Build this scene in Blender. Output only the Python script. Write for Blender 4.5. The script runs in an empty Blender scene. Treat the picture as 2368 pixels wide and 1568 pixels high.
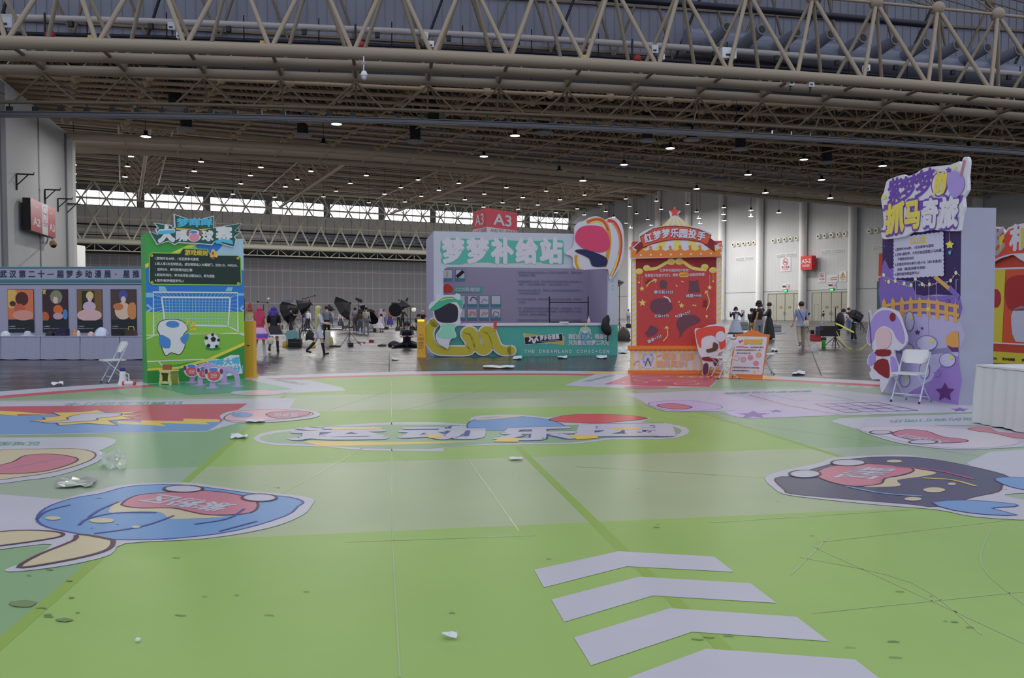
import bpy, bmesh, math, random
from math import sin, cos, tan, pi, radians, sqrt, atan2
from mathutils import Vector, Matrix
from mathutils.geometry import tessellate_polygon
random.seed(7)
sc = bpy.context.scene
COL = sc.collection

# ------------------------------------------------------------ camera, world, exposure
FPX, CX, CY, CAMH, PITCH = 1842.0, 1184.0, 784.0, 1.42, radians(1.93)
cam_d = bpy.data.cameras.new('camera'); cam_d.lens = 28.0; cam_d.sensor_width = 36.0
cam_d.clip_start = 0.05; cam_d.clip_end = 600
cam = bpy.data.objects.new('camera', cam_d); COL.objects.link(cam)
cam.location = (0, 0, CAMH); cam.rotation_euler = (pi/2 - PITCH, 0, 0)
sc.camera = cam
W = bpy.data.worlds.new('daylight'); sc.world = W; W.use_nodes = True
bg = W.node_tree.nodes['Background']
bg.inputs[1].default_value = 0.82
_n = W.node_tree; _tc = _n.nodes.new('ShaderNodeTexCoord'); _sx = _n.nodes.new('ShaderNodeSeparateXYZ'); _n.links.new(_tc.outputs['Generated'], _sx.inputs[0])
_a = _n.nodes.new('ShaderNodeMapRange'); _a.inputs[1].default_value = .35; _a.inputs[2].default_value = .7; _n.links.new(_sx.outputs['Y'], _a.inputs[0])     # brighter half of the sky, low over the far side
_b = _n.nodes.new('ShaderNodeMapRange'); _b.inputs[1].default_value = .42; _b.inputs[2].default_value = .3; _n.links.new(_sx.outputs['Z'], _b.inputs[0])
_m = _n.nodes.new('ShaderNodeMath'); _m.operation = 'MULTIPLY'; _n.links.new(_a.outputs[0], _m.inputs[0]); _n.links.new(_b.outputs[0], _m.inputs[1])
_x = _n.nodes.new('ShaderNodeMix'); _x.data_type = 'RGBA'; _x.inputs[6].default_value = (0.84, 0.89, 1.0, 1); _x.inputs[7].default_value = (6.2, 6.2, 6.8, 1)
_n.links.new(_m.outputs[0], _x.inputs[0]); _n.links.new(_x.outputs[2], bg.inputs[0])
sc.view_settings.view_transform = 'Standard'; sc.view_settings.look = 'None'
sc.view_settings.gamma = 1; sc.view_settings.use_curve_mapping = False
sc.view_settings.exposure = 0.0

# ------------------------------------------------------------ pixel -> place
def ray(x, y):
    X = (x-CX)/FPX; U = (CY-y)/FPX
    return Vector((X, cos(PITCH)+U*sin(PITCH), -sin(PITCH)+U*cos(PITCH)))
EYE = Vector((0, 0, CAMH))
def G(x, y, z=0.0):
    d = ray(x, y); t = (z-CAMH)/d.z
    return EYE + d*t
def AT(x, y, Y):
    d = ray(x, y); return EYE + d*(Y/d.y)
class Frame:
    """a plane: origin o, ex to the viewer's right, ey up, n towards the viewer"""
    def __init__(s, o, ex, ey=(0, 0, 1)):
        s.o = Vector(o); s.ex = Vector(ex).normalized(); s.ey = Vector(ey).normalized(); s.n = s.ex.cross(s.ey)
    def px(s, x, y):
        d = ray(x, y); t = (s.o-EYE).dot(s.n)/d.dot(s.n); p = EYE+d*t-s.o
        return (p.dot(s.ex), p.dot(s.ey))
    def pt(s, a, b, w=0.0): return s.o + s.ex*a + s.ey*b + s.n*w
FLOORF = Frame((0, 0, 0), (1, 0, 0), (0, 1, 0))
D1 = Vector((0.8988, 0.4384, 0)); D2 = Vector((-0.4384, 0.8988, 0))
def H(u, v, z=0.0): return D1*u + D2*v + Vector((0, 0, z))

# ------------------------------------------------------------ materials
def lin(c): c /= 255.0; return c/12.92 if c <= 0.04045 else ((c+0.055)/1.055)**2.4
MATS = {}; DESAT = .08
def M(name, rgb=(128, 128, 128), rough=0.6, gain=1.5, metal=0.0, bump=0.0, bscale=40, var=0.0, vscale=3, emit=0, coat=0.0, spec=0.5, trans=0.0, alpha=1.0):
    if name in MATS: return MATS[name]
    m = bpy.data.materials.new(name); m.use_nodes = True; nt = m.node_tree; b = nt.nodes['Principled BSDF']
    c = [min(0.88, lin(v)*gain) for v in rgb]
    if not emit: y_ = .3*c[0]+.6*c[1]+.1*c[2]; c = [q+(y_-q)*DESAT for q in c]
    b.inputs['Base Color'].default_value = (*c, 1); b.inputs['Roughness'].default_value = rough
    b.inputs['Metallic'].default_value = metal; b.inputs['Specular IOR Level'].default_value = spec
    b.inputs['Coat Weight'].default_value = coat; b.inputs['Coat Roughness'].default_value = 0.15
    b.inputs['Transmission Weight'].default_value = trans; b.inputs['Alpha'].default_value = alpha
    if emit:
        b.inputs['Emission Color'].default_value = (*[lin(v) for v in rgb], 1); b.inputs['Emission Strength'].default_value = emit
    tc = None
    if var or bump:
        tc = nt.nodes.new('ShaderNodeTexCoord')
    if var:
        n = nt.nodes.new('ShaderNodeTexNoise'); n.inputs['Scale'].default_value = vscale; n.inputs['Detail'].default_value = 4
        nt.links.new(tc.outputs['Object'], n.inputs['Vector'])
        mr = nt.nodes.new('ShaderNodeMapRange'); mr.inputs[1].default_value = .3; mr.inputs[2].default_value = .7
        mr.inputs[3].default_value = 1-var; mr.inputs[4].default_value = 1+var
        nt.links.new(n.outputs['Fac'], mr.inputs[0])
        mx = nt.nodes.new('ShaderNodeVectorMath'); mx.operation = 'SCALE'; mx.inputs[0].default_value = c
        nt.links.new(mr.outputs[0], mx.inputs['Scale']); nt.links.new(mx.outputs[0], b.inputs['Base Color'])
    if bump:
        n = nt.nodes.new('ShaderNodeTexNoise'); n.inputs['Scale'].default_value = bscale; n.inputs['Detail'].default_value = 3
        nt.links.new(tc.outputs['Object'], n.inputs['Vector'])
        bp = nt.nodes.new('ShaderNodeBump'); bp.inputs['Strength'].default_value = bump; bp.inputs['Distance'].default_value = 0.02
        nt.links.new(n.outputs['Fac'], bp.inputs['Height']); nt.links.new(bp.outputs[0], b.inputs['Normal'])
    MATS[name] = m
    return m

# ------------------------------------------------------------ mesh builder
def wloc(o):
    v = Vector((0, 0, 0))
    while o is not None: v += o.location; o = o.parent
    return v
class MB:
    def __init__(s): s.v = []; s.f = []; s.m = []; s.mats = []; s.smooth = []
    def mi(s, mat):
        if mat not in s.mats: s.mats.append(mat)
        return s.mats.index(mat)
    def add(s, verts, faces, mat, smooth=False):
        n = len(s.v); s.v += [Vector(p) for p in verts]; k = s.mi(mat)
        for f in faces: s.f.append([i+n for i in f]); s.m.append(k); s.smooth.append(smooth)
    def box(s, c, size, mat, rz=0.0, ex=None, tilt=None):
        cx = Vector(c); hx, hy, hz = [q/2 for q in size]
        R = Matrix.Rotation(rz, 3, 'Z')
        if tilt is not None: R = R @ tilt
        P = [cx + R @ Vector((a*hx, b*hy, d*hz)) for a, b, d in ((-1,-1,-1),(1,-1,-1),(1,1,-1),(-1,1,-1),(-1,-1,1),(1,-1,1),(1,1,1),(-1,1,1))]
        s.add(P, [(0,3,2,1),(4,5,6,7),(0,1,5,4),(1,2,6,5),(2,3,7,6),(3,0,4,7)], mat)
        return s
    def tube(s, p, q, r, mat, n=8, r2=None, cap=True):
        p = Vector(p); q = Vector(q); d = q-p
        if d.length < 1e-6: return s
        r2 = r if r2 is None else r2
        z = d.normalized(); a = z.orthogonal().normalized(); b = z.cross(a)
        V = [p+(a*cos(2*pi*i/n)+b*sin(2*pi*i/n))*r for i in range(n)] + [q+(a*cos(2*pi*i/n)+b*sin(2*pi*i/n))*r2 for i in range(n)]
        F = [(i, (i+1) % n, n+(i+1) % n, n+i) for i in range(n)]
        s.add(V, F, mat, True)
        if cap:
            s.add(V, [tuple(range(n-1, -1, -1)), tuple(range(n, 2*n))], mat)
        return s
    def path(s, pts, r, mat, n=6):
        for a, b in zip(pts[:-1], pts[1:]): s.tube(a, b, r, mat, n)
        return s
    def ball(s, c, r, mat, n=10, sc_=(1, 1, 1), top=1.0, bot=-1.0):
        c = Vector(c); R = n//2+1; V = []; F = []
        for i in range(R+1):
            z = bot+(top-bot)*i/R; z = sin(z*pi/2); q = sqrt(max(0, 1-z*z))
            for j in range(n): V.append(c+Vector((q*cos(2*pi*j/n)*r*sc_[0], q*sin(2*pi*j/n)*r*sc_[1], z*r*sc_[2])))
        for i in range(R):
            for j in range(n): F.append((i*n+j, i*n+(j+1) % n, (i+1)*n+(j+1) % n, (i+1)*n+j))
        s.add(V, F, mat, True)
        return s
    def rings(s, rings, mat, cap=True, smooth=True):
        """loft through rings of equal length"""
        n = len(rings[0]); V = [p for r in rings for p in r]
        F = [(i*n+j, i*n+(j+1) % n, (i+1)*n+(j+1) % n, (i+1)*n+j) for i in range(len(rings)-1) for j in range(n)]
        s.add(V, F, mat, smooth)
        if cap: s.add(V, [tuple(range(n-1, -1, -1)), tuple(range((len(rings)-1)*n, len(rings)*n))], mat)
        return s
    def lathe(s, c, prof, mat, n=16, sx=1, sy=1, fl=None):
        c = Vector(c); R = []
        for r, z in prof:
            ring = []
            for j in range(n):
                a = 2*pi*j/n; k = 1.0
                if fl: k = 1+fl[0]*cos(fl[1]*a)*(fl[2](z) if len(fl) > 2 else 1)
                ring.append(c+Vector((r*k*cos(a)*sx, r*k*sin(a)*sy, z)))
            R.append(ring)
        return s.rings(R, mat)
    def fill(s, pts3, mat):
        F = tessellate_polygon([[Vector(p) for p in pts3]])
        s.add(pts3, F, mat); return s
    def slab(s, fr, ab, w0, w1, mat, side=None):
        """extrude the outline ab (in frame coordinates) from w0 (back) to w1 (front)"""
        F = tessellate_polygon([[Vector((a, b, 0)) for a, b in ab]])
        fr_ = [fr.pt(a, b, w1) for a, b in ab]; bk = [fr.pt(a, b, w0) for a, b in ab]
        s.add(fr_, F, mat); s.add(bk, F, side or mat); n = len(ab)
        s.add(fr_+bk, [(i, (i+1) % n, n+(i+1) % n, n+i) for i in range(n)], side or mat)
        return s
    def build(s, name, parent=None, loc=None):
        me = bpy.data.meshes.new(name)
        base = wloc(parent) if parent is not None else Vector((0, 0, 0))
        if loc is not None: base = Vector(loc)+base
        me.from_pydata([tuple(p-base) for p in s.v], [], s.f)
        for m in s.mats: me.materials.append(m)
        me.polygons.foreach_set('material_index', s.m); me.polygons.foreach_set('use_smooth', s.smooth)
        me.validate(clean_customdata=False)
        bm = bmesh.new(); bm.from_mesh(me); bmesh.ops.recalc_face_normals(bm, faces=bm.faces) if s.solid else None
        bm.to_mesh(me); bm.free(); me.update()
        o = bpy.data.objects.new(name, me); COL.objects.link(o)
        if loc is not None: o.location = loc
        if parent is not None: o.parent = parent
        return o
    solid = False
def tag(o, label=None, cat=None, group=None, kind=None):
    for k, v in (('label', label), ('category', cat), ('group', group), ('kind', kind)):
        if v: o[k] = v
    return o
def empty(name, loc, label=None, cat=None, group=None, kind=None, rz=0.0):
    o = bpy.data.objects.new(name, None); COL.objects.link(o); o.location = loc; o.rotation_euler = (0, 0, rz)
    return tag(o, label, cat, group, kind)
def struct(o): o['kind'] = 'structure'; return o
def copy_tree(o, parent=None):
    c = o.copy(); COL.objects.link(c)
    if parent is not None: c.parent = parent
    for ch in o.children: copy_tree(ch, c)
    return c

# ------------------------------------------------------------ flat print on a plane
TXT = {}
def textmesh(s, off=0.0, res=3):
    k = (s, off, res)
    if k not in TXT:
        c = bpy.data.curves.new('t', 'FONT'); c.body = s; c.resolution_u = res
        o = bpy.data.objects.new('t', c); me = bpy.data.meshes.new_from_object(o)
        V = [(v.co.x, v.co.y, 1.0) for v in me.vertices]; F = [tuple(p.vertices) for p in me.polygons]
        bpy.data.meshes.remove(me); bpy.data.objects.remove(o); bpy.data.curves.remove(c)
        if off > 0:
            ec = {}
            for f in F:
                for i in range(len(f)): e = (f[i-1], f[i]); e = e if e[0] < e[1] else (e[1], e[0]); ec[e] = ec.get(e, 0)+1
            seen = set(); cnt = 0
            for (a, b), n in ec.items():
                if n != 1: continue
                A = Vector(V[a][:2]); B = Vector(V[b][:2]); d = B-A; cnt += 1; hh = (cnt % 5)*.1
                if d.length < 1e-6: continue
                d = d.normalized(); q = Vector((-d.y, d.x))*off; m = len(V)
                V += [(*v_, hh) for v_ in (A+q, A-q, B-q, B+q)]; F.append((m, m+1, m+2, m+3))
                if off > .028 and a not in seen:
                    seen.add(a); m = len(V); V += [(A.x+off*cos(pi*j/3), A.y+off*sin(pi*j/3), .5+(cnt % 5)*.1) for j in range(6)]; F.append(tuple(range(m, m+6)))
        TXT[k] = (V, F)
    return TXT[k]
def smooth2(pts, n=5):
    out = []; N = len(pts)
    for i in range(N):
        p0, p1, p2, p3 = pts[i-1], pts[i], pts[(i+1) % N], pts[(i+2) % N]
        for k in range(n):
            t = k/n; out.append(tuple(.5*((2*p1[j])+(-p0[j]+p2[j])*t+(2*p0[j]-5*p1[j]+4*p2[j]-p3[j])*t*t+(-p0[j]+3*p1[j]-3*p2[j]+p3[j])*t**3) for j in (0, 1)))
    return out
def smooth1(pts, n=5):
    q = [pts[0]]+list(pts)+[pts[-1]]; out = []
    for i in range(1, len(q)-2):
        p0, p1, p2, p3 = q[i-1], q[i], q[i+1], q[i+2]
        for k in range(n):
            t = k/n; out.append(tuple(.5*((2*p1[j])+(-p0[j]+p2[j])*t+(2*p0[j]-5*p1[j]+4*p2[j]-p3[j])*t*t+(-p0[j]+3*p1[j]-3*p2[j]+p3[j])*t**3) for j in (0, 1)))
    out.append(tuple(pts[-1])); return out
def star2(x, y, r, k=.45, n=5, a0=-pi/2):
    return [(x+cos(a0+pi*i/n)*(r if i % 2 == 0 else r*k), y+sin(a0+pi*i/n)*(r if i % 2 == 0 else r*k)) for i in range(2*n)]
def ell2(x, y, rx, ry, n=20, a=0): return [(x+rx*cos(t)*cos(a)-ry*sin(t)*sin(a), y+rx*cos(t)*sin(a)+ry*sin(t)*cos(a)) for t in [2*pi*i/n for i in range(n)]]
def rrect2(x0, y0, x1, y1, r):
    out = []
    for cx, cy, a0 in ((x1-r, y0+r, -90), (x1-r, y1-r, 0), (x0+r, y1-r, 90), (x0+r, y0+r, 180)):
        for k in range(5): a = radians(a0+k*22.5); out.append((cx+r*cos(a), cy+r*sin(a)))
    return out
class Print:
    """flat artwork laid in thin layers on a plane; shapes may be given in photograph pixels (px=True) or plane metres"""
    def __init__(s, fr, base=0.0, step=0.0012, px=True): s.fr = fr; s.mb = MB(); s.base = base; s.step = step; s.usepx = px
    def w(s, L): return s.base+s.step*L
    def c(s, p): return s.fr.px(*p) if s.usepx else p
    def poly(s, pts, mat, L=1, sm=0):
        if sm: pts = smooth2(pts, sm)
        ab = [s.c(p) for p in pts]; ab = [(a, b) for a, b in ab]
        F = tessellate_polygon([[Vector((a, b, 0)) for a, b in ab]])
        s.mb.add([s.fr.pt(a, b, s.w(L)) for a, b in ab], F, mat); return s
    def rect(s, x0, y0, x1, y1, mat, L=1): return s.poly([(x0, y0), (x1, y0), (x1, y1), (x0, y1)], mat, L)
    def line(s, pts, wd, mat, L=2, closed=False, sm=0):
        """stroke; wd in metres"""
        if sm: pts = smooth2(pts, sm) if closed else smooth1(pts, sm)
        ab = [Vector(s.c(p)) for p in pts]
        if closed: ab.append(ab[0])
        V = []; n = len(ab)
        for i, p in enumerate(ab):
            if closed: a = ab[i-1] if i else ab[-2]; b = ab[i+1] if i < n-1 else ab[1]
            else: a = ab[max(0, i-1)]; b = ab[min(n-1, i+1)]
            t = (b-a); t = t.normalized() if t.length > 1e-9 else Vector((1, 0)); q = Vector((-t.y, t.x))*wd/2
            V += [p+q, p-q]
        s.mb.add([s.fr.pt(p.x, p.y, s.w(L)) for p in V], [(2*i, 2*i+1, 2*i+3, 2*i+2) for i in range(n-1)], mat); return s
    def text(s, t, bl, br, tl, mat, L=3, off=0.012, fit=True):
        """bl, br, tl: bottom left, bottom right and top left corners of the line of characters"""
        V, F = textmesh(t, off)
        if not V: return s
        x0 = min(v[0] for v in V); x1 = max(v[0] for v in V)
        A = Vector(s.c(bl)); B = Vector(s.c(br)); T = Vector(s.c(tl))
        ex = (B-A)/(x1-x0) ; ey = (T-A)/0.88
        s.mb.add([s.fr.pt(*(A+ex*(v[0]-x0)+ey*(v[1]+0.09 if not t.isascii() else v[1]*1.2)), s.w(L+.8*v[2])) for v in V], F, mat); return s
    def otext(s, t, bl, br, tl, mat, edge, L=3, off=0.02, eo=0.06):
        s.text(t, bl, br, tl, edge, L, eo); return s.text(t, bl, br, tl, mat, L+1, off)
# ============================================================ the hall
m_floor = M('polished_concrete', (68, 66, 70), rough=0.22, gain=1.0, var=.22, vscale=.35)
def concrete():
    m = m_floor; nt = m.node_tree; b = nt.nodes['Principled BSDF']
    tc = nt.nodes.new('ShaderNodeTexCoord')
    n = nt.nodes.new('ShaderNodeTexNoise'); n.inputs['Scale'].default_value = 1.3; n.inputs['Detail'].default_value = 8
    mp = nt.nodes.new('ShaderNodeMapping'); mp.inputs['Scale'].default_value = (.25, 2.2, 1); mp.inputs['Rotation'].default_value = (0, 0, radians(4))
    nt.links.new(tc.outputs['Object'], mp.inputs[0]); nt.links.new(mp.outputs[0], n.inputs['Vector'])
    mr = nt.nodes.new('ShaderNodeMapRange'); mr.inputs[1].default_value = .3; mr.inputs[2].default_value = .7; mr.inputs[3].default_value = .15; mr.inputs[4].default_value = .36
    nt.links.new(n.outputs['Fac'], mr.inputs[0]); nt.links.new(mr.outputs[0], b.inputs['Roughness'])
    bp = nt.nodes.new('ShaderNodeBump'); bp.inputs['Strength'].default_value = .03; bp.inputs['Distance'].default_value = .006
    nt.links.new(n.outputs['Fac'], bp.inputs['Height']); nt.links.new(bp.outputs[0], b.inputs['Normal'])
concrete()
m_joint = M('floor_joint', (40, 40, 44), rough=.6, gain=1)
mb = MB(); mb.fill([(-130, -25, 0), (150, -25, 0), (150, 240, 0), (-130, 240, 0)], m_floor)
for x0, y0, x1, y1 in ((0, 880, 330, 822), (560, 817, 990, 817), (900, 817, 900, 862), (985, 824, 970, 817), (1440, 818, 2010, 818), (600, 790, 1000, 790), (1690, 793, 2000, 795), (1900, 870, 1850, 745)):
    p = G(x0, y0); q = G(x1, y1); d = (q-p).normalized(); nn = Vector((-d.y, d.x, 0))*.012
    mb.add([p+nn+Vector((0, 0, .0006)), q+nn+Vector((0, 0, .0006)), q-nn+Vector((0, 0, .0006)), p-nn+Vector((0, 0, .0006))], [(0, 1, 2, 3)], m_joint)
struct(mb.build('floor'))

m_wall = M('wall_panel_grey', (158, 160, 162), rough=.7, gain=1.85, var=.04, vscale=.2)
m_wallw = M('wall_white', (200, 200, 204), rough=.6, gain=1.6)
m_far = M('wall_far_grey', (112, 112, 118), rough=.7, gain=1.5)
m_farp = M('far_panel_daylit', (160, 160, 160), rough=.6, gain=2.2)  # lantern panel made lighter, daylight put into its colour
m_st3 = M('window_lit_steel', (196, 180, 164), rough=.45, gain=1.9)  # same steel made paler, its colour stands in for window light
m_sf = M('space_frame_lit', (150, 130, 104), rough=.5, gain=2.0)  # thin beige steel lightened, colour makes up for dim light under the roof
m_grid = M('wall_grid_strip', (150, 150, 156), rough=.6, gain=1.3)
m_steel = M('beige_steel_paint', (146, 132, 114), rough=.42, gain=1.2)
m_steelf = M('beige_steel_lit', (156, 142, 122), rough=.45, gain=1.9)  # beige steel brightened, colour stands in for light the far roof lacks
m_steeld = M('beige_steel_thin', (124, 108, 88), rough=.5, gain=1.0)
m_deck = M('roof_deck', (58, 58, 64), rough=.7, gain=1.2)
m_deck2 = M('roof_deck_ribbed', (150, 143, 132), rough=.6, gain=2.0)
m_lant = M('lantern_panel', (108, 112, 130), rough=.5, gain=1.5)
m_dark = M('dark_metal', (30, 30, 36), rough=.5, gain=1)
m_navy = M('navy_pipe', (26, 28, 48), rough=.4, gain=1)
m_pipe = M('white_pipe', (150, 146, 148), rough=.4, gain=1.5)
m_red = M('red_paint', (150, 30, 34), rough=.4, gain=1.3)
m_alu = M('aluminium_rail', (98, 100, 108), rough=.45, gain=1.2, metal=.1)
m_glass = M('window_glass', (235, 240, 250), rough=.05, alpha=.12)
m_frame = M('window_frame_grey', (90, 92, 100), rough=.5)
m_duct = M('duct_steel', (110, 116, 134), rough=.35, gain=1.5, metal=.2)
m_white = M('white_plain', (205, 206, 214), rough=.5, gain=1.3)
m_black = M('black_plain', (22, 22, 26), rough=.5, gain=1)

UR, VF, UL = 100.0, 172.0, -12.0
# ---- far wall with clerestory
far = Frame(H(UL, VF), D1)
mb = MB()
def fslab(u0, u1, z0, z1, m, w0=-.2, w1=0): mb.slab(far, [(u0-UL, z0), (u1-UL, z0), (u1-UL, z1), (u0-UL, z1)], w0, w1, m)
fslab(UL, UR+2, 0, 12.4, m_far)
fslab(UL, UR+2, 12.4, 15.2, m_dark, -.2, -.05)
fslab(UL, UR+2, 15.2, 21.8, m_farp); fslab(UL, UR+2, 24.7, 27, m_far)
for k in range(10): fslab(-9.4+12.1*k, -8.1+12.1*k, 21.8, 24.7, m_far)
fslab(UL, -9.4, 21.8, 24.7, m_far)
for k in range(69): fslab(UL+1.62*k, UL+1.62*k+.1, 0, 12.3, m_grid, 0, .03)
for z in (3.2, 6.6, 10.0): fslab(UL, UR, z, z+.16, m_grid, 0, .04)
for k in range(60): fslab(UL+1.9*k, UL+1.9*k+.05, 15.2, 21.8, m_dark, 0, .03)
struct(mb.build('wall_far'))
for k in range(9):
    u0 = -8.1+12.1*k; u1 = u0+10.8 if k < 8 else UR
    g = MB(); g.slab(far, [(u0-UL, 21.8), (u1-UL, 21.8), (u1-UL, 24.7), (u0-UL, 24.7)], -.12, -.1, m_glass)
    w = struct(g.build('window_%d' % (k+1)))
    g = MB()
    for j in range(6): a = u0+(u1-u0)*j/5-UL; g.slab(far, [(a-.06, 21.8), (a+.06, 21.8), (a+.06, 24.7), (a-.06, 24.7)], -.18, 0, m_frame)
    for z in (21.8, 23.2, 24.6): g.slab(far, [(u0-UL, z), (u1-UL, z), (u1-UL, z+.12), (u0-UL, z+.12)], -.18, 0, m_frame)
    g.build('window_frame', w)

# ---- right wall, columns, doors
rw = Frame(H(UR, VF), -D2)
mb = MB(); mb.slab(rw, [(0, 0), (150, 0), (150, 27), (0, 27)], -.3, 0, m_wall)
for k in range(190): mb.slab(rw, [(k*.78, 5.0), (k*.78+.03, 5.0), (k*.78+.03, 26), (k*.78, 26)], 0, .006, m_wall) if 20 < k < 150 else None
mb.slab(rw, [(0, 4.9), (150, 4.9), (150, 4.98), (0, 4.98)], 0, .03, m_frame)
struct(mb.build('wall_right'))
for k in range(11):
    v = 56.8+9.8*k
    if v > 168: break
    c = H(UR-.55, v); z1 = 26.5
    mb = MB(); mb.tube(c, c+Vector((0, 0, z1)), .62, m_wallw, 20); mb.tube(c, c+Vector((0, 0, .5)), .7, m_wallw, 20)
    struct(mb.build('wall_column'))
m_door = M('door_cream', (150, 150, 138), rough=.5, gain=1.5)
m_dkred = M('door_dark_trim', (60, 44, 48), rough=.5, gain=1)
di = 1
for x0, x1, yt in ((1777, 1858, 680), (1879, 1971, 677)):
    a0, b1 = rw.px(x0, yt); a1, _ = rw.px(x1, yt)
    root = empty('door_%d' % di, rw.pt((a0+a1)/2, 0), kind='structure'); di += 1
    g = MB(); g.slab(rw, [(a0-.15, 0), (a0, 0), (a0, b1), (a1, b1), (a1, 0), (a1+.15, 0), (a1+.15, b1+.2), (a0-.15, b1+.2)], 0, .14, m_door); g.build('door_frame', root)
    n = 4
    for j in range(n):
        p = a0+(a1-a0)*j/n; q = a0+(a1-a0)*(j+1)/n
        g = MB(); g.slab(rw, [(p+.04, .05), (q-.04, .05), (q-.04, b1-.05), (p+.04, b1-.05)], .02, .08, m_door)
        g.slab(rw, [(p-.04, 0), (p+.04, 0), (p+.04, b1), (p-.04, b1)], .02, .1, m_dkred)
        if j in (0, 3):
            for s_ in ((p+.5, .2, p+.54, 2.6), (p+1.35, .2, p+1.39, 2.6), (p+.5, 2.6, p+1.39, 2.64)):
                g.slab(rw, [(s_[0], s_[1]), (s_[2], s_[1]), (s_[2], s_[3]), (s_[0], s_[3])], .08, .09, m_frame)
        if j in (1, 2):
            g.slab(rw, [(p+.75, 2.05), (p+1.35, 2.05), (p+1.35, 2.4), (p+.75, 2.4)], .08, .1, m_dkred)
            g.slab(rw, [(p+.8, 2.1), (p+1.3, 2.1), (p+1.3, 2.35), (p+.8, 2.35)], .1, .11, M('sign_gold', (150, 130, 60)))
        pn = g.build('door_leaf', root)
        if j in (1, 2): h = MB(); e = q-.15 if j == 1 else p+.15; h.tube(rw.pt(e, 1.0, .2), rw.pt(e, 1.5, .2), .04, m_alu); h.build('door_handle', pn)
# round nozzles and grilles in each bay
m_cream = M('cream_nozzle', (206, 200, 180), rough=.4, gain=1.6)
def nozzle_row(x0, y0, x1, y1, n):
    for i in range(n):
        t = i/(n-1); a, b = rw.px(x0+(x1-x0)*t, y0+(y1-y0)*t); c = rw.pt(a, b, 0)
        o = MB(); o.tube(c, c+rw.n*.35, .48, m_cream, 16, .36); o.tube(c+rw.n*.34, c+rw.n*.36, .2, m_dark, 12)
        e = o.build('air_nozzle'); tag(e, 'round cream air nozzle in a row of five high on the grey wall', 'air nozzle', 'round air nozzles on the grey wall')
nozzle_row(1698, 566, 1746, 561, 5); nozzle_row(1791, 557, 1844, 551, 5); nozzle_row(1895, 547, 1956, 541, 5); nozzle_row(2013, 535, 2077, 528, 5)
for k, (x0, x1, y0, y1) in enumerate(((1701, 1744, 601, 597), (1795, 1842, 594, 589), (1898, 1953, 586, 579), (2016, 2073, 577, 569))):
    a0, b0 = rw.px(x0, y0); a1, b1 = rw.px(x1, y1); bb = (b0+b1)/2; g = MB()
    for j in range(2):
        p = a0+(a1-a0)*j/2+.05; q = a0+(a1-a0)*(j+1)/2-.05
        g.slab(rw, [(p, bb-.38), (q, bb-.38), (q, bb+.38), (p, bb+.38)], 0, .05, m_wallw)
        for i in range(5): z = bb-.28+i*.13; g.slab(rw, [(p+.1, z), (q-.1, z), (q-.1, z+.05), (p+.1, z+.05)], .05, .07, m_frame)
    tag(g.build('wall_grille'), ['pale twin air grille on the grey wall beside the red booth', 'pale twin air grille above the no smoking sign', 'pale twin air grille above the right hand pair of big doors', 'pale twin air grille partly hidden by the purple board'][k], 'air grille', kind='thing')

# ---- left tower wall
Cn = Vector((-34.3, 62.0, 0)); te = Vector((-.276, .961, 0)).normalized()
tf = Frame(Cn, te)   # a<0 towards the viewer
mb = MB(); bk = -tf.n*30
mb.slab(tf, [(-40, 0), (0, 0), (0, 15.2), (-40, 15.2)], -30, 0, m_wall)
for x, w_ in ((8.5, .42), (93, .12), (155, .3)):
    a, _ = tf.px(x, 560); mb.slab(tf, [(a-w_, 0), (a+w_, 0), (a+w_, 15.0), (a-w_, 15.0)], 0, .1 if w_ > .2 else .03, m_frame if w_ < .2 else m_far)
mb.slab(tf, [(-.9, 0), (0, 0), (0, 15.0), (-.9, 15.0)], 0, .5, m_wallw)
struct(mb.build('wall_left'))
mb = MB(); p = AT(177, 566, 100); q = AT(120, 566, 100)
mb.box(((p.x+q.x)/2, 101, p.z/2), (p.x-q.x, 2, p.z), m_wallw); struct(mb.build('wall_left_block'))
mb = MB(); mb.slab(Frame(H(UL, 80), D2), [(0, 0), (92, 0), (92, 27), (0, 27)], -.2, 0, m_far); struct(mb.build('wall_left_far'))

# ---- main trusses
L1o = Vector((-25.1, 39.05, 0)); L1d = Vector((.987, .161, 0)).normalized(); L1n = Vector((-L1d.y, L1d.x, 0))
def s1(i): return .55+4.13*i
def z1(s): return 14.5+.42*max(-.6, 1-((s-28)/28)**2)
def T1(i, off=0, dz=0): s = s1(i); return L1o+L1d*s+L1n*off+Vector((0, 0, z1(s)+dz))
def z2(u): return 15.9-1.0*((35-u)/38)**2 if u < 35 else 15.9-.25*((u-35)/60)**2
def u2(i): return -3.7+(UR+3.7)/25.5*i
def T2(i, off=0, dz=0): u = u2(i); return H(u, 70+off, z2(u)+dz)
NB = 26
mb = MB()
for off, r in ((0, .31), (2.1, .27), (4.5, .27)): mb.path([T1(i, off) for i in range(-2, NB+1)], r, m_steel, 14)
for i in range(-2, NB):
    ap = (T1(i, 2)+T1(i+1, 2))/2+Vector((0, 0, 5.4))
    mb.ball(ap, .42, m_steel, 12)
    if i < NB-1: ap2 = (T1(i+1, 2)+T1(i+2, 2))/2+Vector((0, 0, 5.4)); mb.tube(ap, ap2, .09, m_steel, 6)
    for off in (0, 4.2):
        for k in (i, i+1): mb.tube(T1(k, off), ap, .125 if off == 0 else .11, m_steel, 8)
    mb.tube(T1(i, 0), T1(i, 4.2), .1, m_steeld, 6)
    if i > 6:
        top = T1(i, 5.5, 9.5); mb.tube(ap, top, .05, m_steeld, 5); mb.tube(ap, top+Vector((2, 0, 0)), .05, m_steeld, 5); mb.tube(ap, top+L1n*3, .05, m_steeld, 5)
struct(mb.build('ceiling_truss_near'))
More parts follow.
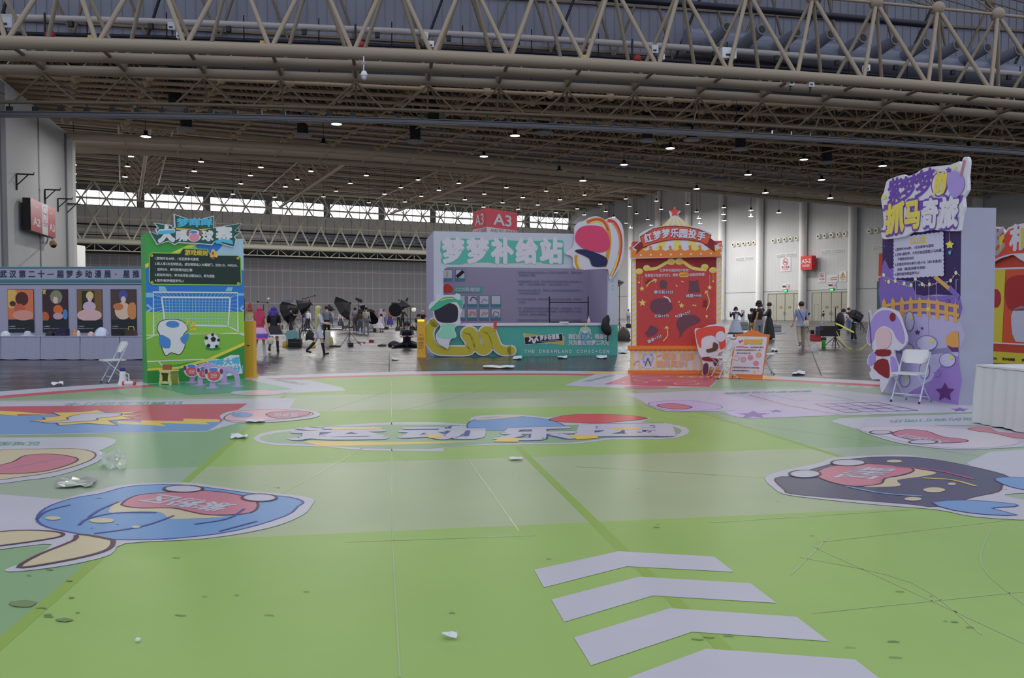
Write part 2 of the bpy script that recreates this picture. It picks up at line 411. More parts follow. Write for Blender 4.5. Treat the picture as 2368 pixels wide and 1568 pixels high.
mb = MB()   # lower hangers and rails under the near truss
for i in range(-2, NB):
    c = T1(i, 4.2, -.3)
    for d, o2 in ((-1.6, 0), (0, .6), (1.6, 0)): mb.tube(c, T1(i, 4.6+o2, -1.7)+L1d*d, .06, m_steeld, 6)
    mb.tube(c, T1(i, 7.5, -.5)+L1d*.8, .05, m_steeld, 5)
mb.path([T1(i, 4.6, -1.7) for i in range(-2, NB+1)], .1, m_steeld, 8)
struct(mb.build('ceiling_rail_truss'))
mb = MB()
P0 = T1(-2, 4.6, -2.35); P1 = T1(NB, 4.6, -2.35); pts = [T1(i, 4.6, -2.35) for i in range(-2, NB+1)]
for a, b in zip(pts[:-1], pts[1:]):
    d = (b-a).normalized(); n_ = Vector((-d.y, d.x, 0))
    for dz, hh, ww in ((0, .16, .09), (-.14, .04, .16), (.12, .04, .16)):
        q = [a+n_*ww+Vector((0, 0, dz)), b+n_*ww+Vector((0, 0, dz)), b-n_*ww+Vector((0, 0, dz)), a-n_*ww+Vector((0, 0, dz))]
        mb.rings([[v-Vector((0, 0, hh/2)) for v in q], [v+Vector((0, 0, hh/2)) for v in q]], m_alu, smooth=False)
for i in range(-6, int(NB*3.2)):
    s = i*1.3; p = L1o+L1d*s+L1n*4.6+Vector((0, 0, z1(s)-2.2)); mb.box(p+Vector((0, 0, .1)), (.28, .2, .3), m_dark); mb.tube(p, p+Vector((0, 0, .6)), .03, m_dark, 5)
struct(mb.build('ceiling_crane_rail'))
# pipes inside the lantern
mb = MB()
for off, dz, r, m in ((4.9, 2.9, .2, m_pipe), (4.6, 1.65, .2, m_steel), (5.2, 2.15, .12, m_navy), (5.0, 5.6, .22, m_navy), (3.6, .35, .07, m_navy)):
    mb.path([T1(i, off, dz) for i in range(-2, (NB if dz != 5.6 else 13)+1)], r, m, 8)
for i in range(-2, NB):
    for k in range(3):
        s = s1(i)+k*1.4; p = L1o+L1d*s+L1n*4.5+Vector((0, 0, z1(s)+1.5)); mb.tube(p, p-Vector((0, 0, .55)), .05, m_red if k != 1 else m_pipe, 5)
for i in (0, 4, 8): p = T1(i, 4.6, 1.9); mb.ball(p+Vector((.3, 0, 0)), .28, m_red, 8); mb.tube(p-Vector((0, 0, 1.4)), p+Vector((0, 0, 1.2)), .06, m_dark, 5)
for i in range(-2, NB):
    mb.tube(T1(i, 8.6, 3.2), T1(i+.5, 7.6, 8.6), .09, m_dark if i % 2 else m_steeld, 6); mb.tube(T1(i+1, 8.6, 3.2), T1(i+.5, 7.6, 8.6), .09, m_steeld, 6); mb.ball(T1(i+.5, 7.6, 8.6), .35, m_steeld, 8)
    for dz in (.9, 2.6): mb.box(T1(i+.3, 4.8, dz), (.25, .2, .3), m_dark); mb.tube(T1(i+.5, 4.8, .3), T1(i+.5, 4.8, 3.4), .035, m_dark, 5)
mb.path([T1(i, 8.6, 3.2) for i in range(-2, NB+1)], .08, m_steeld, 6); mb.path([T1(i, 5.6, 1.1) for i in range(-2, NB+1)], .14, m_dark, 6)
struct(mb.build('ceiling_pipes'))
# lantern walls and deck
mb = MB()
A0 = T1(-3, 9, .5); B0 = T1(NB+1, 9, .5); A0.z = B0.z = 15.2
lf = Frame(A0, (B0-A0)); Lw = (B0-A0).length
mb.slab(lf, [(0, 2.6), (Lw, 2.6), (Lw, 11), (0, 11)], -.2, 0, m_lant); mb.slab(lf, [(0, 1.2), (Lw, 1.2), (Lw, 2.6), (0, 2.6)], -.2, 0, m_deck)
for k in range(int(Lw/.6)): mb.slab(lf, [(k*.6, 2.6), (k*.6+.04, 2.6), (k*.6+.04, 11), (k*.6, 11)], 0, .04, m_far)
for z in (3.3, 6.4, 8.8): mb.slab(lf, [(0, z), (Lw, z), (Lw, z+.15), (0, z+.15)], 0, .2, m_steeld)
struct(mb.build('wall_lantern'))
mb = MB()
a, b = T1(-3, 9.2), T1(NB+1, 9.2); c, d = T1(NB+1, 6.2), T1(-3, 6.2)
mb.add([Vector((p.x, p.y, 26.2)) for p in (a, b, c, d)], [(0, 1, 2, 3)], m_lant); struct(mb.build('ceiling_lantern'))
mb = MB(); mb.add([Vector((p.x, p.y, 26.2)) for p in (d, c, T1(NB+1, -1), T1(-3, -1))], [(0, 1, 2, 3)], m_glass); wk = struct(mb.build('window_10'))
mb = MB(); [mb.tube(Vector((T1(i, 6.2).x, T1(i, 6.2).y, 26.2)), Vector((T1(i, -1).x, T1(i, -1).y, 26.2)), .08, m_frame, 5) for i in range(-3, NB+2)]; mb.build('window_frame', wk)
# near field: deck + space frame between the two main trusses
mb = MB()
def lerp(i, t, za, zb):
    p = T1(i, 9.1); q = T2(i, 0); r = p.lerp(q, t); r.z = za+(zb-za)*t; return r
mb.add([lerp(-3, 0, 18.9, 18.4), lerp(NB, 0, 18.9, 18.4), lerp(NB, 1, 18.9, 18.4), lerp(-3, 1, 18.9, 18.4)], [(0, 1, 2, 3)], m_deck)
NR = 10
for j in range(NR*2+1):
    t = j/(NR*2)
    mb.tube(lerp(-3, t, 18.6, 18.2), lerp(NB, t, 18.6, 18.2), .1, m_steeld, 4)
struct(mb.build('ceiling_deck'))
mb = MB()
def node(i, j): t = j/NR; return lerp(i, t, 15.7, 16.1)
def tnode(i, j): t = (j+.5)/NR; return lerp(i+.5, t, 18.2, 18.0)
for j in range(NR+1):
    for i in range(-2, NB):
        mb.tube(node(i, j), node(i+1, j), .13, m_sf, 6, cap=False)
        mb.ball(node(i, j), .28 if j < NR else .4, m_sf, 8)
        if j < NR:
            mb.tube(node(i, j), node(i, j+1), .065, m_sf, 6, cap=False)
            for a, b in ((i, j), (i+1, j), (i, j+1), (i+1, j+1)): mb.tube(tnode(i, j), node(a, b), .055, m_sf, 5, cap=False)
struct(mb.build('ceiling_space_frame'))
# second truss
mb = MB()
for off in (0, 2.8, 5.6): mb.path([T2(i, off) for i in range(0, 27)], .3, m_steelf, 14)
for i in range(0, 26):
    for off in (0, 2.8): mb.tube(T2(i, off), T2(i, off+2.8), .08, m_steelf, 5)
    for off in (0, 2.8, 5.6):
        for e in (-.2, .2): c = T2(i, off)+D1*e; mb.tube(c-D1*.03, c+D1*.03, .34, m_steelf, 12)
struct(mb.build('ceiling_truss_middle'))
mb = MB(); ff = Frame(H(-6, 72), D1); mb.slab(ff, [(0, 16.6), (108, 16.6), (108, 27), (0, 27)], -.1, 0, m_deck); struct(mb.build('ceiling_fascia'))
# far field
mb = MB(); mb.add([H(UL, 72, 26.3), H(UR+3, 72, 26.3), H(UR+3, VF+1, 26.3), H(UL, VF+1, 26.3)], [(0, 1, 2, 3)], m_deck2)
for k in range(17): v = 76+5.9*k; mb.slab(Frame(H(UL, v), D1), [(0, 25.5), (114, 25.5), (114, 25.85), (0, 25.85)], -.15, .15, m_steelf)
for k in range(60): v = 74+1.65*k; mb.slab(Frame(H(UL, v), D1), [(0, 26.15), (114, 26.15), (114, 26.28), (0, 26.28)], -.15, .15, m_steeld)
struct(mb.build('ceiling_far'))
for u in (3.0, 28.6, 51.7, 77.0):
    mb = MB(); n = 14
    for k in range(n):
        v0 = 77+(165-77)*k/n; v1 = 77+(165-77)*(k+1)/n; vm = (v0+v1)/2
        mb.tube(H(u, v0, 22.5), H(u, v1, 22.5), .26, m_steelf, 10)
        for s_ in (-3.2, 3.2):
            mb.tube(H(u+s_, v0, 25.4), H(u+s_, v1, 25.4), .14, m_steelf, 6)
            mb.tube(H(u, v0, 22.5), H(u+s_, vm, 25.4), .1, m_steelf, 6); mb.tube(H(u, v1, 22.5), H(u+s_, vm, 25.4), .1, m_steelf, 6)
        mb.tube(H(u-3.2, vm, 25.4), H(u+3.2, vm, 25.4), .08, m_steelf, 5)
    struct(mb.build('ceiling_cross_truss'))
mb = MB(); V3 = 166.0
def T3(k, h, off=0): return H(-4.6+4.15*k, V3+off, h)
for k in range(-2, 26):
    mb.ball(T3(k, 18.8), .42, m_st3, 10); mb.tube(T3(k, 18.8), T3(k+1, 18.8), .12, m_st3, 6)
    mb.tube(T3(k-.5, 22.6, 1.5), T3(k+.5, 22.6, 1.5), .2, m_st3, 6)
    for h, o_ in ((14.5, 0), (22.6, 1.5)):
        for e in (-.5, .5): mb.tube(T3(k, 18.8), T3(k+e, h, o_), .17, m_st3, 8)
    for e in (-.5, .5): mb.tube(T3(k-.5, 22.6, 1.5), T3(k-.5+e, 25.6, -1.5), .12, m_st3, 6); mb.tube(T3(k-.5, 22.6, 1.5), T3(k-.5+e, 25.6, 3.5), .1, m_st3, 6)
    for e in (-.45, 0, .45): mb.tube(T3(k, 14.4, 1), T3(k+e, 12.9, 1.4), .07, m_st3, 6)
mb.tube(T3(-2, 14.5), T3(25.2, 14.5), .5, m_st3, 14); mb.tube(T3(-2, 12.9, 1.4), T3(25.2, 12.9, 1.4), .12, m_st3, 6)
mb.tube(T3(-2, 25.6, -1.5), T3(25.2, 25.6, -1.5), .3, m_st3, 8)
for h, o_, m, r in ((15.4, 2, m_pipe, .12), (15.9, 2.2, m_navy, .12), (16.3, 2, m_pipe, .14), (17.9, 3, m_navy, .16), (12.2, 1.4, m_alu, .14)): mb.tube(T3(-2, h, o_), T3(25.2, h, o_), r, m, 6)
struct(mb.build('ceiling_truss_far'))
# far air duct with nozzles
root = empty('air_duct', T3(10, 16.9, 2.5), 'long pale air duct with round nozzles behind the far truss', 'air duct')
mb = MB(); mb.tube(T3(9, 16.9, 2.6), T3(19.2, 16.9, 2.6), .75, m_duct, 14); mb.build('duct_body', root)
for k in range(22):
    c = T3(9.4+.5*k, 16.7, 2.2); mb = MB(); mb.tube(c, c-D2*1.5, .36, m_duct, 12); mb.tube(c-D2*1.5, c-D2*1.52, .2, m_black, 10); mb.build('nozzle', root)
# near air duct on the right with ten nozzles
root = empty('air_duct', T1(10, 7, 4), 'large ribbed air duct with jet nozzles inside the roof lantern', 'air duct')
mb = MB(); pts = [T1(9.1+i*.5, 7.4, 4.3-.12*i*.5) for i in range(30)]
mb.path(pts, .85, m_duct, 18); mb.build('duct_body', root)
nz = [(1682, 62), (1762, 68), (1843, 74), (1921, 79), (1996, 87), (2070, 92), (2143, 99), (2214, 104), (2284, 110), (2356, 115)]
for x, y in nz:
    c = AT(x, y, (L1o+L1n*5.2+L1d*30).y + (x-1500)/FPX*10); d = (Vector((.35, -1, .18))).normalized(); mb = MB()
    mb.tube(c, c-d*2.2, .33, m_duct, 14, .42); mb.tube(c+d*.02, c-d*.05, .38, m_alu, 14); mb.tube(c+d*.05, c+d*.02, .24, m_black, 12); mb.build('nozzle', root)

# ---- lamps
m_lamp = M('lamp_lit', (255, 252, 244), emit=9, rough=.4)
m_lampoff = M('lamp_unlit', (110, 108, 100), rough=.4)
def make_lamp(lit, L_):
    r = empty('pendant_lamp', (0, 0, 0)); g = MB(); g.lathe((0, 0, 0), [(.36, 0), (.36, .05), (.2, .12), (.14, .16), (.14, .42), (0, .42)], m_dark, 16); g.build('housing', r)
    g = MB(); g.tube((0, 0, -.005), (0, 0, .01), .34, m_lamp if lit else m_lampoff, 20); g.build('diffuser', r)
    g = MB(); g.tube((0, 0, .42), (0, 0, L_), .02, m_dark, 5); g.build('cord', r)
    if lit:
        L = bpy.data.lights.new('lamp_light', 'AREA'); L.shape = 'DISK'; L.size = .6; L.energy = lit; L.color = (1, .97, .93)
        o = bpy.data.objects.new('lamp_light', L); COL.objects.link(o); o.parent = r; o.location = (0, 0, -.02)
    return r
protos = {}
def put_lamp(x, y, z, label, group, lit=680, roof=26.4):
    p = G(x, y, z)
    while z > 10 and y > 360 and lit > 400 and p.dot(D1) > 90.5: z -= .25; p = G(x, y, z); lit_ = 1
    if z < 21 and lit > 400: lit = 300
    k = (lit, round(roof-z, 1))
    if k not in protos: o = protos[k] = make_lamp(lit, roof-z)
    else: o = copy_tree(protos[k])
    o.location = p; tag(o, label, 'pendant lamp', group)
FARL = [(303,362),(295,385),(289,409),(465,374),(449,396),(433,434),(419,443),(579,406),(557,425),(538,449),(171,353),(171,381),(171,402),(171,421),(603,387),(719,396),(687,415),(660,432),(635,456),(847,406),(810,424),(777,442),(748,455),(967,416),(927,434),(889,449),(853,469),(1061,424),(1015,440),(974,454),(936,467),(1034,473),(1075,462),(1171,434),(1120,449),(1118,479),(1263,442),(1209,457),(1162,469),(1198,484),(1352,451),(1295,462),(1244,474),(1447,460),(1388,472),(1335,483),(1286,492),(1518,465),(1456,477),(1401,489),(1351,497),(1590,473),(1529,484),(1472,494),(1419,502),(1498,508),(1448,516),(1506,521),(1459,527),(1611,490),(1616,505),(1619,517),(1674,480),(1673,496),(1675,510),(1737,486),(1736,501),(1801,492)]
for x, y in FARL: put_lamp(x, y, 21.0, 'small lit pendant lamp under the pale far roof beyond the triple pipe beam', 'lamps under the far roof')
NEARL = [(337,316),(778,287),(1191,314),(1119,362),(1348,418),(1443,381),(1550,343),(1703,287),(1611,437),(1770,446),(1859,369),(1730,404),(1900,416),(2041,384),(1920,458),(2240,342)]
for x, y in NEARL: put_lamp(x, y, 14.1 if y < 360 else 14.9, 'lit round pendant lamp under the dark space frame roof', 'lamps under the dark near roof', 380, 18.8)
for x, y in ((748, 333), (1293, 395)): put_lamp(x, y, 14.3, 'unlit dark pendant lamp among the lit ones under the near roof', 'unlit lamps under the near roof', 0, 18.8)
m_diff = M('diffuser_ring', (120, 120, 122), rough=.5, gain=1.6)
for x, y in ((431, 301), (405, 252), (700, 315), (960, 330), (1002, 288), (1258, 310), (1497, 327), (1712, 347), (1912, 378), (1600, 325)):
    p = G(x, y, 14.9); g = MB(); g.tube(p, p+Vector((0, 0, .12)), .62, m_diff, 20, .7); g.tube(p+Vector((0, 0, .1)), p+Vector((0, 0, 3.4)), .42, M('dark_duct', (40, 42, 46), gain=1), 16)
    tag(g.build('ceiling_diffuser'), 'round air diffuser at the foot of a dark vertical duct under the roof', 'air diffuser', 'round diffusers under the dark roof', 'thing')
# boxes and cameras on the near truss
m_box = M('grey_box', (170, 172, 182), gain=1.4); m_yel = M('yellow_box', (180, 150, 60), gain=1.4)
def bxp(x, y, w, h, m, name, label, Y=41.5):
    p = AT(x, y, Y); g = MB(); s_ = Y/FPX; g.box(p, (w*s_, .35, h*s_), m, rz=.15); g.box(p-Vector((0, .0, h*s_*.5+.08)), (.08, .08, .2), m_dark); g.box(p+Vector((0, -.19, -h*s_*.2)), (w*s_*.5, .03, h*s_*.2), m_dark); g.tube(p-Vector((0, 0, h*s_*.5+.1)), p-Vector((0, -.1, h*s_*.5+.45)), .03, m_dark, 5)
    tag(g.build(name), label, 'fixture')
bxp(12, 53, 34, 24, m_box, 'access_point', 'large pale box on the near truss at the upper left corner')
bxp(48, 116, 16, 18, m_white, 'junction_box', 'small white box on the front pipe near the upper left corner')
bxp(211, 90, 10, 13, m_yel, 'junction_box', 'small tan box standing at the first truss joint from the left')
bxp(398, 62, 16, 17, m_box, 'access_point', 'grey box in the cluster above the second truss joint', 42)
bxp(417, 83, 14, 14, m_white, 'access_point', 'white box low in the cluster above the second truss joint')
bxp(609, 103, 13, 13, m_yel, 'junction_box', 'yellow box at the joint right of the box cluster')
bxp(982, 84, 16, 16, m_box, 'access_point', 'grey box above the truss joint right of the hanging camera', 43)
bxp(997, 104, 13, 14, m_white, 'access_point', 'white box just over the pipe right of the hanging camera', 43)
bxp(1351, 136, 10, 14, m_yel, 'junction_box', 'yellow box on the joint above the star topped booth side', 44)
bxp(1513, 115, 15, 18, m_box, 'access_point', 'grey box with a yellow cap above the front pipe', 45)
bxp(1529, 133, 12, 12, m_white, 'access_point', 'white box beside the yellow capped grey box', 45)
bxp(1684, 124, 34, 24, m_white, 'access_point', 'large white tilted box by the first jet nozzles', 46)
bxp(1688, 157, 10, 13, m_yel, 'junction_box', 'yellow box on the pipe below the large white tilted box', 46)
bxp(1828, 190, 12, 18, m_white, 'junction_box', 'white box strapped on the front pipe under the jet nozzles', 46)
bxp(1874, 194, 12, 16, m_white, 'junction_box', 'second white box strapped on the front pipe under the jet nozzles', 46)
bxp(2003, 158, 12, 14, m_white, 'access_point', 'white box left of the red sprinkler valve', 48)
root = empty('dome_camera', AT(841, 118, 41.9), 'white dome security camera hanging below the front pipe', 'security camera')
g = MB(); g.tube(AT(841, 128, 41.75), AT(841, 165, 41), .03, m_white, 6); g.tube(AT(841, 145, 41), AT(841, 149, 41), .16, m_white, 12, .05); g.build('pole', root)
g = MB(); g.ball(AT(842, 173, 41), .17, m_white, 12); g.tube(AT(842, 165, 41), AT(842, 175, 41), .12, m_white, 12, .2); g.build('body', root)
g = MB(); g.ball(AT(842, 180, 40.95), .13, m_box, 12); g.build('dome', root)
# big "A2 / A3" sign on the left wall, brackets, ball camera
m_sred = M('sign_red', (176, 58, 66), rough=.25, gain=1.5); m_swht = M('sign_white', (200, 200, 206), rough=.3, gain=1.4)
sf = Frame(tf.pt(0, 0, .7), te); root = empty('direction_sign', sf.pt(*sf.px(98, 500)), 'red and white hall direction sign on the left wall', 'sign')
q = [sf.px(70, 456), sf.px(127, 484), sf.px(127, 551), sf.px(70, 531)]
a0, a1 = q[0][0], q[1][0]; b0, b1 = (q[2][1]+q[3][1])/2, (q[0][1]+q[1][1])/2
g = MB(); g.slab(sf, [(a0, b0), (a1, b0), (a1, b1), (a0, b1)], -.45, 0, m_swht, m_black)
for t in (.15, .85): g.tube(sf.pt(a0+(a1-a0)*t, b1-.3, -.2), sf.pt(a0+(a1-a0)*t, b1-.3, -.7), .05, m_dark)
g.build('sign_box', root)
pr = Print(sf, .003, px=False); A = a1-a0; B = b1-b0
pr.rect(a0, b0, a0+A*.44, b1, m_sred, 1); pr.rect(a0+A*.68, b0, a1, b1, m_sred, 1)
pr.text('A2', (a0+A*.09, b0+B*.2), (a0+A*.36, b0+B*.2), (a0+A*.09, b0+B*.45), m_swht, 3, .03)
pr.text('A3', (a0+A*.74, b0+B*.2), (a0+A*.97, b0+B*.2), (a0+A*.74, b0+B*.45), m_swht, 3, .03)
for cx, d in ((.22, -1), (.84, 1)): pr.line([(a0+A*(cx-.06*d), b0+B*.78), (a0+A*(cx+.06*d), b0+B*.78), (a0+A*(cx+.02*d), b0+B*.83)], .05, m_swht, 3)
pr.line(ell2(a0+A*.56, b0+B*.68, A*.085, A*.085), .05, m_sred, 2, closed=True); pr.line([(a0+A*.5, b0+B*.74), (a0+A*.62, b0+B*.62)], .05, m_sred, 3); pr.line([(a0+A*.5, b0+B*.68), (a0+A*.62, b0+B*.68)], .07, m_black, 2)
pr.text('禁止吸烟', (a0+A*.48, b0+B*.34), (a0+A*.66, b0+B*.34), (a0+A*.48, b0+B*.4), m_sred, 2); pr.text('NO SMOKING', (a0+A*.48, b0+B*.28), (a0+A*.66, b0+B*.28), (a0+A*.48, b0+B*.31), m_black, 2)
pr.mb.build('sign_print', root)
for k, (x0, y0, x1, yb) in enumerate(((36, 402, 69, 428), (102, 438, 129, 461), (132, 459, 152, 480), (152, 471, 174, 493))):
    a, b = tf.px(x0, y0); _, b2 = tf.px(x0, yb); L_ = .5; a2, _ = tf.px(x1, y0); g = MB(); L_ = max(1.0, (b-b2)*1.1)
    p = tf.pt(a, b, .05); r_ = tf.pt(a, b, L_); s_ = tf.pt(a, b2, .05)
    g.tube(p, r_, .05, m_dark, 6); g.tube(p, s_-Vector((0, 0, .3)), .05, m_dark, 6); g.tube(s_, p.lerp(r_, .7), .035, m_dark, 6); g.tube(r_, r_+Vector((0, 0, .15)), .03, m_dark, 5)
    tag(g.build('wall_bracket'), ['dark triangular wall bracket above and left of the direction sign', 'dark triangular wall bracket just above the direction sign', 'thin wall bracket right of the direction sign', 'dark bracket at the corner of the left wall'][k], 'bracket', kind='thing')
root = empty('ball_camera', tf.pt(*tf.px(118, 562), .9), 'brass coloured ball camera under the direction sign', 'security camera')
c = AT(123, 564, 51.5); g = MB(); g.path([tf.pt(*tf.px(108, 562), 0), c+Vector((-.3, 0, .5)), c+Vector((0, 0, .3))], .04, m_alu); g.build('arm', root)
g = MB(); g.ball(c, .23, M('brass_ball', (150, 130, 70), rough=.3, gain=1.4), 14); g.build('shell', root)
g = MB(); g.ball(c+Vector((.03, -.03, -.09)), .18, m_black, 12); g.build('lens', root)
# signs on the right wall
def wsign(x0, y0, x1, y1, label, fn, m=m_swht, w=.08):
    (a0, bt), (a1, bb) = rw.px(x0, y0), rw.px(x1, y1)
    root = empty('wall_notice', rw.pt((a0+a1)/2, (bb+bt)/2), label, 'notice'); g = MB(); g.slab(rw, [(a0, bb), (a1, bb), (a1, bt), (a0, bt)], 0, w, m); g.build('plate', root)
    p = Print(rw, w+.01, .01, px=False); fn(p, a0, bb, a1-a0, bt-bb); p.mb.build('print', root); root['kind'] = 'thing'
def nosmoke(p, a, b, w, h):
    r = w*.24; cy = b+h*.7
    p.line(ell2(a+w/2, cy, r, r), w*.05, m_sred, 1, closed=True); p.line([(a+w/2-r*.7, cy+r*.7), (a+w/2+r*.7, cy-r*.7)], w*.05, m_sred, 2); p.line([(a+w/2-r*.6, cy-r*.1), (a+w/2+r*.5, cy-r*.1)], w*.07, m_black, 1)
    p.text('禁止吸烟', (a+w*.12, b+h*.22), (a+w*.88, b+h*.22), (a+w*.12, b+h*.4), m_sred, 1); p.text('NO SMOKING', (a+w*.2, b+h*.1), (a+w*.8, b+h*.1), (a+w*.2, b+h*.16), m_sred, 1)
def warn(p, a, b, w, h):
    p.poly([(a+w*.12, b+h*.35), (a+w*.88, b+h*.35), (a+w*.5, b+h*.9)], M('sign_yellow', (215, 160, 30), gain=1.3), 1); p.line([(a+w*.12, b+h*.35), (a+w*.88, b+h*.35), (a+w*.5, b+h*.9)], w*.05, m_black, 2, closed=True)
    p.rect(a+w*.47, b+h*.5, a+w*.53, b+h*.74, m_black, 2); p.rect(a+w*.47, b+h*.41, a+w*.53, b+h*.46, m_black, 2); p.text('注意安全', (a+w*.2, b+h*.12), (a+w*.8, b+h*.12), (a+w*.2, b+h*.24), m_sred, 1)
def small(p, a, b, w, h):
    p.line([(a+w*.06, b+h*.3), (a+w*.26, b+h*.3), (a+w*.16, b+h*.68)], h*.04, m_sred, 1, closed=True)
    p.text('小心地滑请注意', (a+w*.33, b+h*.55), (a+w*.93, b+h*.55), (a+w*.33, b+h*.73), m_sred, 1); p.text('通道禁止堆放杂物', (a+w*.33, b+h*.27), (a+w*.93, b+h*.27), (a+w*.33, b+h*.45), m_sred, 1)
def limit(p, a, b, w, h):
    p.text('限高', (a+w*.05, b+h*.35), (a+w*.48, b+h*.35), (a+w*.05, b+h*.7), m_black, 1, .03); p.line(ell2(a+w*.73, b+h*.5, h*.38, h*.38), h*.07, m_sred, 1, closed=True); p.text('4.0m', (a+w*.56, b+h*.42), (a+w*.9, b+h*.42), (a+w*.56, b+h*.58), m_black, 1)
wsign(1806, 597, 1829, 627, 'white no smoking sign high on the grey wall, the larger one', nosmoke)
wsign(1894, 630, 1909, 653, 'small white no smoking sign above the right pair of doors', nosmoke)
wsign(1913, 637, 1938, 652, 'low wide white notice between two small signs over the doors', small)
wsign(1942, 628, 1958, 651, 'white sign with a yellow warning triangle on the grey wall', warn)
wsign(1810, 657, 1826, 669, 'white height limit sign over the left pair of big doors', limit)
wsign(1916, 654, 1934, 666, 'white height limit sign over the right pair of big doors', limit)
m_exit = M('exit_green', (60, 220, 110), emit=1.2)
for k, (x, y) in enumerate(((1818, 672.5), (1925, 670))):
    a, b = rw.px(x, y); root = empty('exit_light', rw.pt(a, b), ['green running man exit light over the left pair of doors', 'green running man exit light over the right pair of doors'][k], 'exit light')
    g = MB(); g.slab(rw, [(a-.34, b-.17), (a+.34, b-.17), (a+.34, b+.17), (a-.34, b+.17)], 0, .12, m_black); g.build('case', root)
    p = Print(rw, .13, .01, px=False); p.rect(a-.3, b-.14, a+.3, b+.14, m_exit, 0); p.poly([(a-.2, b), (a-.08, b+.09), (a-.08, b-.09)], m_swht, 1); p.poly([(a+.2, b), (a+.08, b+.09), (a+.08, b-.09)], m_swht, 1); p.line([(a, b+.1), (a, b-.02), (a-.05, b-.1)], .03, m_swht, 1); p.mb.build('face', root)
# A3-2 sign on a column
cf = Frame(H(UR-1.4, 92), -D2); (a0, bt), (a1, bb) = cf.px(1852, 593), cf.px(1877, 623)
root = empty('gate_sign', cf.pt((a0+a1)/2, (bt+bb)/2), 'red sign reading A3-2 on a white wall column', 'sign')
g = MB(); g.slab(cf, [(a0, bb), (a1, bb), (a1, bt), (a0, bt)], -.9, 0, M('gate_red', (190, 22, 30), gain=1.5)); g.build('sign_box', root)
p = Print(cf, .01, .01, px=False); A = a1-a0; B = bt-bb
p.text('A3-2', (a0+A*.08, bb+B*.48), (a0+A*.92, bb+B*.48), (a0+A*.08, bb+B*.8), m_swht, 1, .03); p.text('货运通道', (a0+A*.14, bb+B*.2), (a0+A*.82, bb+B*.2), (a0+A*.14, bb+B*.38), m_swht, 1, .02); p.mb.build('print', root)
# A3 totem behind the middle booth
root = empty('hall_totem', (AT(1126, 560, 48).x, 48, 0), 'tall red and white box sign reading A3 behind the white booth', 'sign')
c0 = AT(1126, 533, 48); l0 = AT(1093, 533, 49.8); r0 = AT(1196, 533, 50.3)
zt = AT(1126, 481, 48).z; zb = AT(1126, 524.5, 48).z
g = MB()
fl = Frame((l0.x, l0.y, 0), Vector((c0.x-l0.x, c0.y-l0.y, 0))); fr2 = Frame((c0.x, c0.y, 0), Vector((r0.x-c0.x, r0.y-c0.y, 0)))
wl = Vector((c0.x-l0.x, c0.y-l0.y)).length; wr = Vector((r0.x-c0.x, r0.y-c0.y)).length
for z0_, z1_, m in ((0, zb, m_swht), (zb, zt, M('totem_red', (214, 66, 78), gain=1.5))):
    o4 = Vector((l0.x+r0.x-c0.x, l0.y+r0.y-c0.y, 0)); ring = [Vector((l0.x, l0.y, 0)), Vector((c0.x, c0.y, 0)), Vector((r0.x, r0.y, 0)), o4]
    g.rings([[v+Vector((0, 0, z0_)) for v in ring], [v+Vector((0, 0, z1_)) for v in ring]], m, smooth=False)
g.build('box', root)
for f_, w_ in ((fl, wl), (fr2, wr)):
    p = Print(f_, .01, .005, px=False); h = zt-zb
    p.text('A3', (w_*.2, zb+h*.18), (w_*.8, zb+h*.18), (w_*.2, zb+h*.8), m_swht, 1, .02); p.text('A1A2 出口 货运通道', (w_*.12, zb-.28), (w_*.97, zb-.28), (w_*.12, zb-.03), m_sred, 1, 0)
    p.mb.build('print', root)
# ============================================================ printed floor mat
cw = dict(rough=.33, coat=.0)
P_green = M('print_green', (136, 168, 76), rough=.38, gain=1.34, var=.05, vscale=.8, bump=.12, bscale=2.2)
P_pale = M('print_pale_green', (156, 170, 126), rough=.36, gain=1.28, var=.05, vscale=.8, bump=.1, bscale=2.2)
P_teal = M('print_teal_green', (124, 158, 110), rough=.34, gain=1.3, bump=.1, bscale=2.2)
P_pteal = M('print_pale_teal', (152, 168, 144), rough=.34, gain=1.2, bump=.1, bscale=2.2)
P_white = M('print_white', (172, 170, 180), rough=.36, gain=1.4, var=.04, vscale=1.2)
P_red = M('print_red', (178, 64, 80), rough=.35, gain=1.4); P_seam = M('print_seam_green', (134, 166, 54), rough=.38, gain=1.2)
P_blue = M('print_blue', (98, 136, 180), rough=.36, gain=1.4); P_dblue = M('print_ink_blue', (60, 66, 140), rough=.4, gain=1.2)
P_pink = M('print_pink', (186, 108, 124), rough=.35, gain=1.3); P_cream = M('print_cream', (190, 176, 140), rough=.35, gain=1.3)
P_ink = M('print_ink_brown', (90, 52, 72), rough=.4, gain=1); P_yel = M('print_yellow', (214, 178, 60), rough=.35, gain=1.3)
P_navy = M('print_navy', (74, 74, 100), rough=.35, gain=1.2); P_lil = M('print_lilac', (182, 164, 200), rough=.35, gain=1.3)
P_pur = M('print_purple', (126, 78, 160), rough=.35, gain=1.3); P_tl = M('print_teal', (70, 160, 130), rough=.35, gain=1.2)
P_fieldteal = M('print_field_teal', (56, 140, 100), rough=.3, gain=1.4); P_lpink = M('print_light_pink', (206, 160, 168), rough=.35, gain=1.3)
P_line = M('print_fold_line', (150, 172, 112), rough=.25, gain=1.4); P_dirt = M('print_scuff', (110, 128, 78), rough=.6, gain=1.2)
am = radians(9.4); m1 = Vector((cos(am), sin(am))); m2 = Vector((-sin(am), cos(am)))
MC = m1*1.42+m2*8.12; RM = 11.0
def mrow(x, y): p = G(x, y); return Vector((p.x, p.y)).dot(m2)-8.12
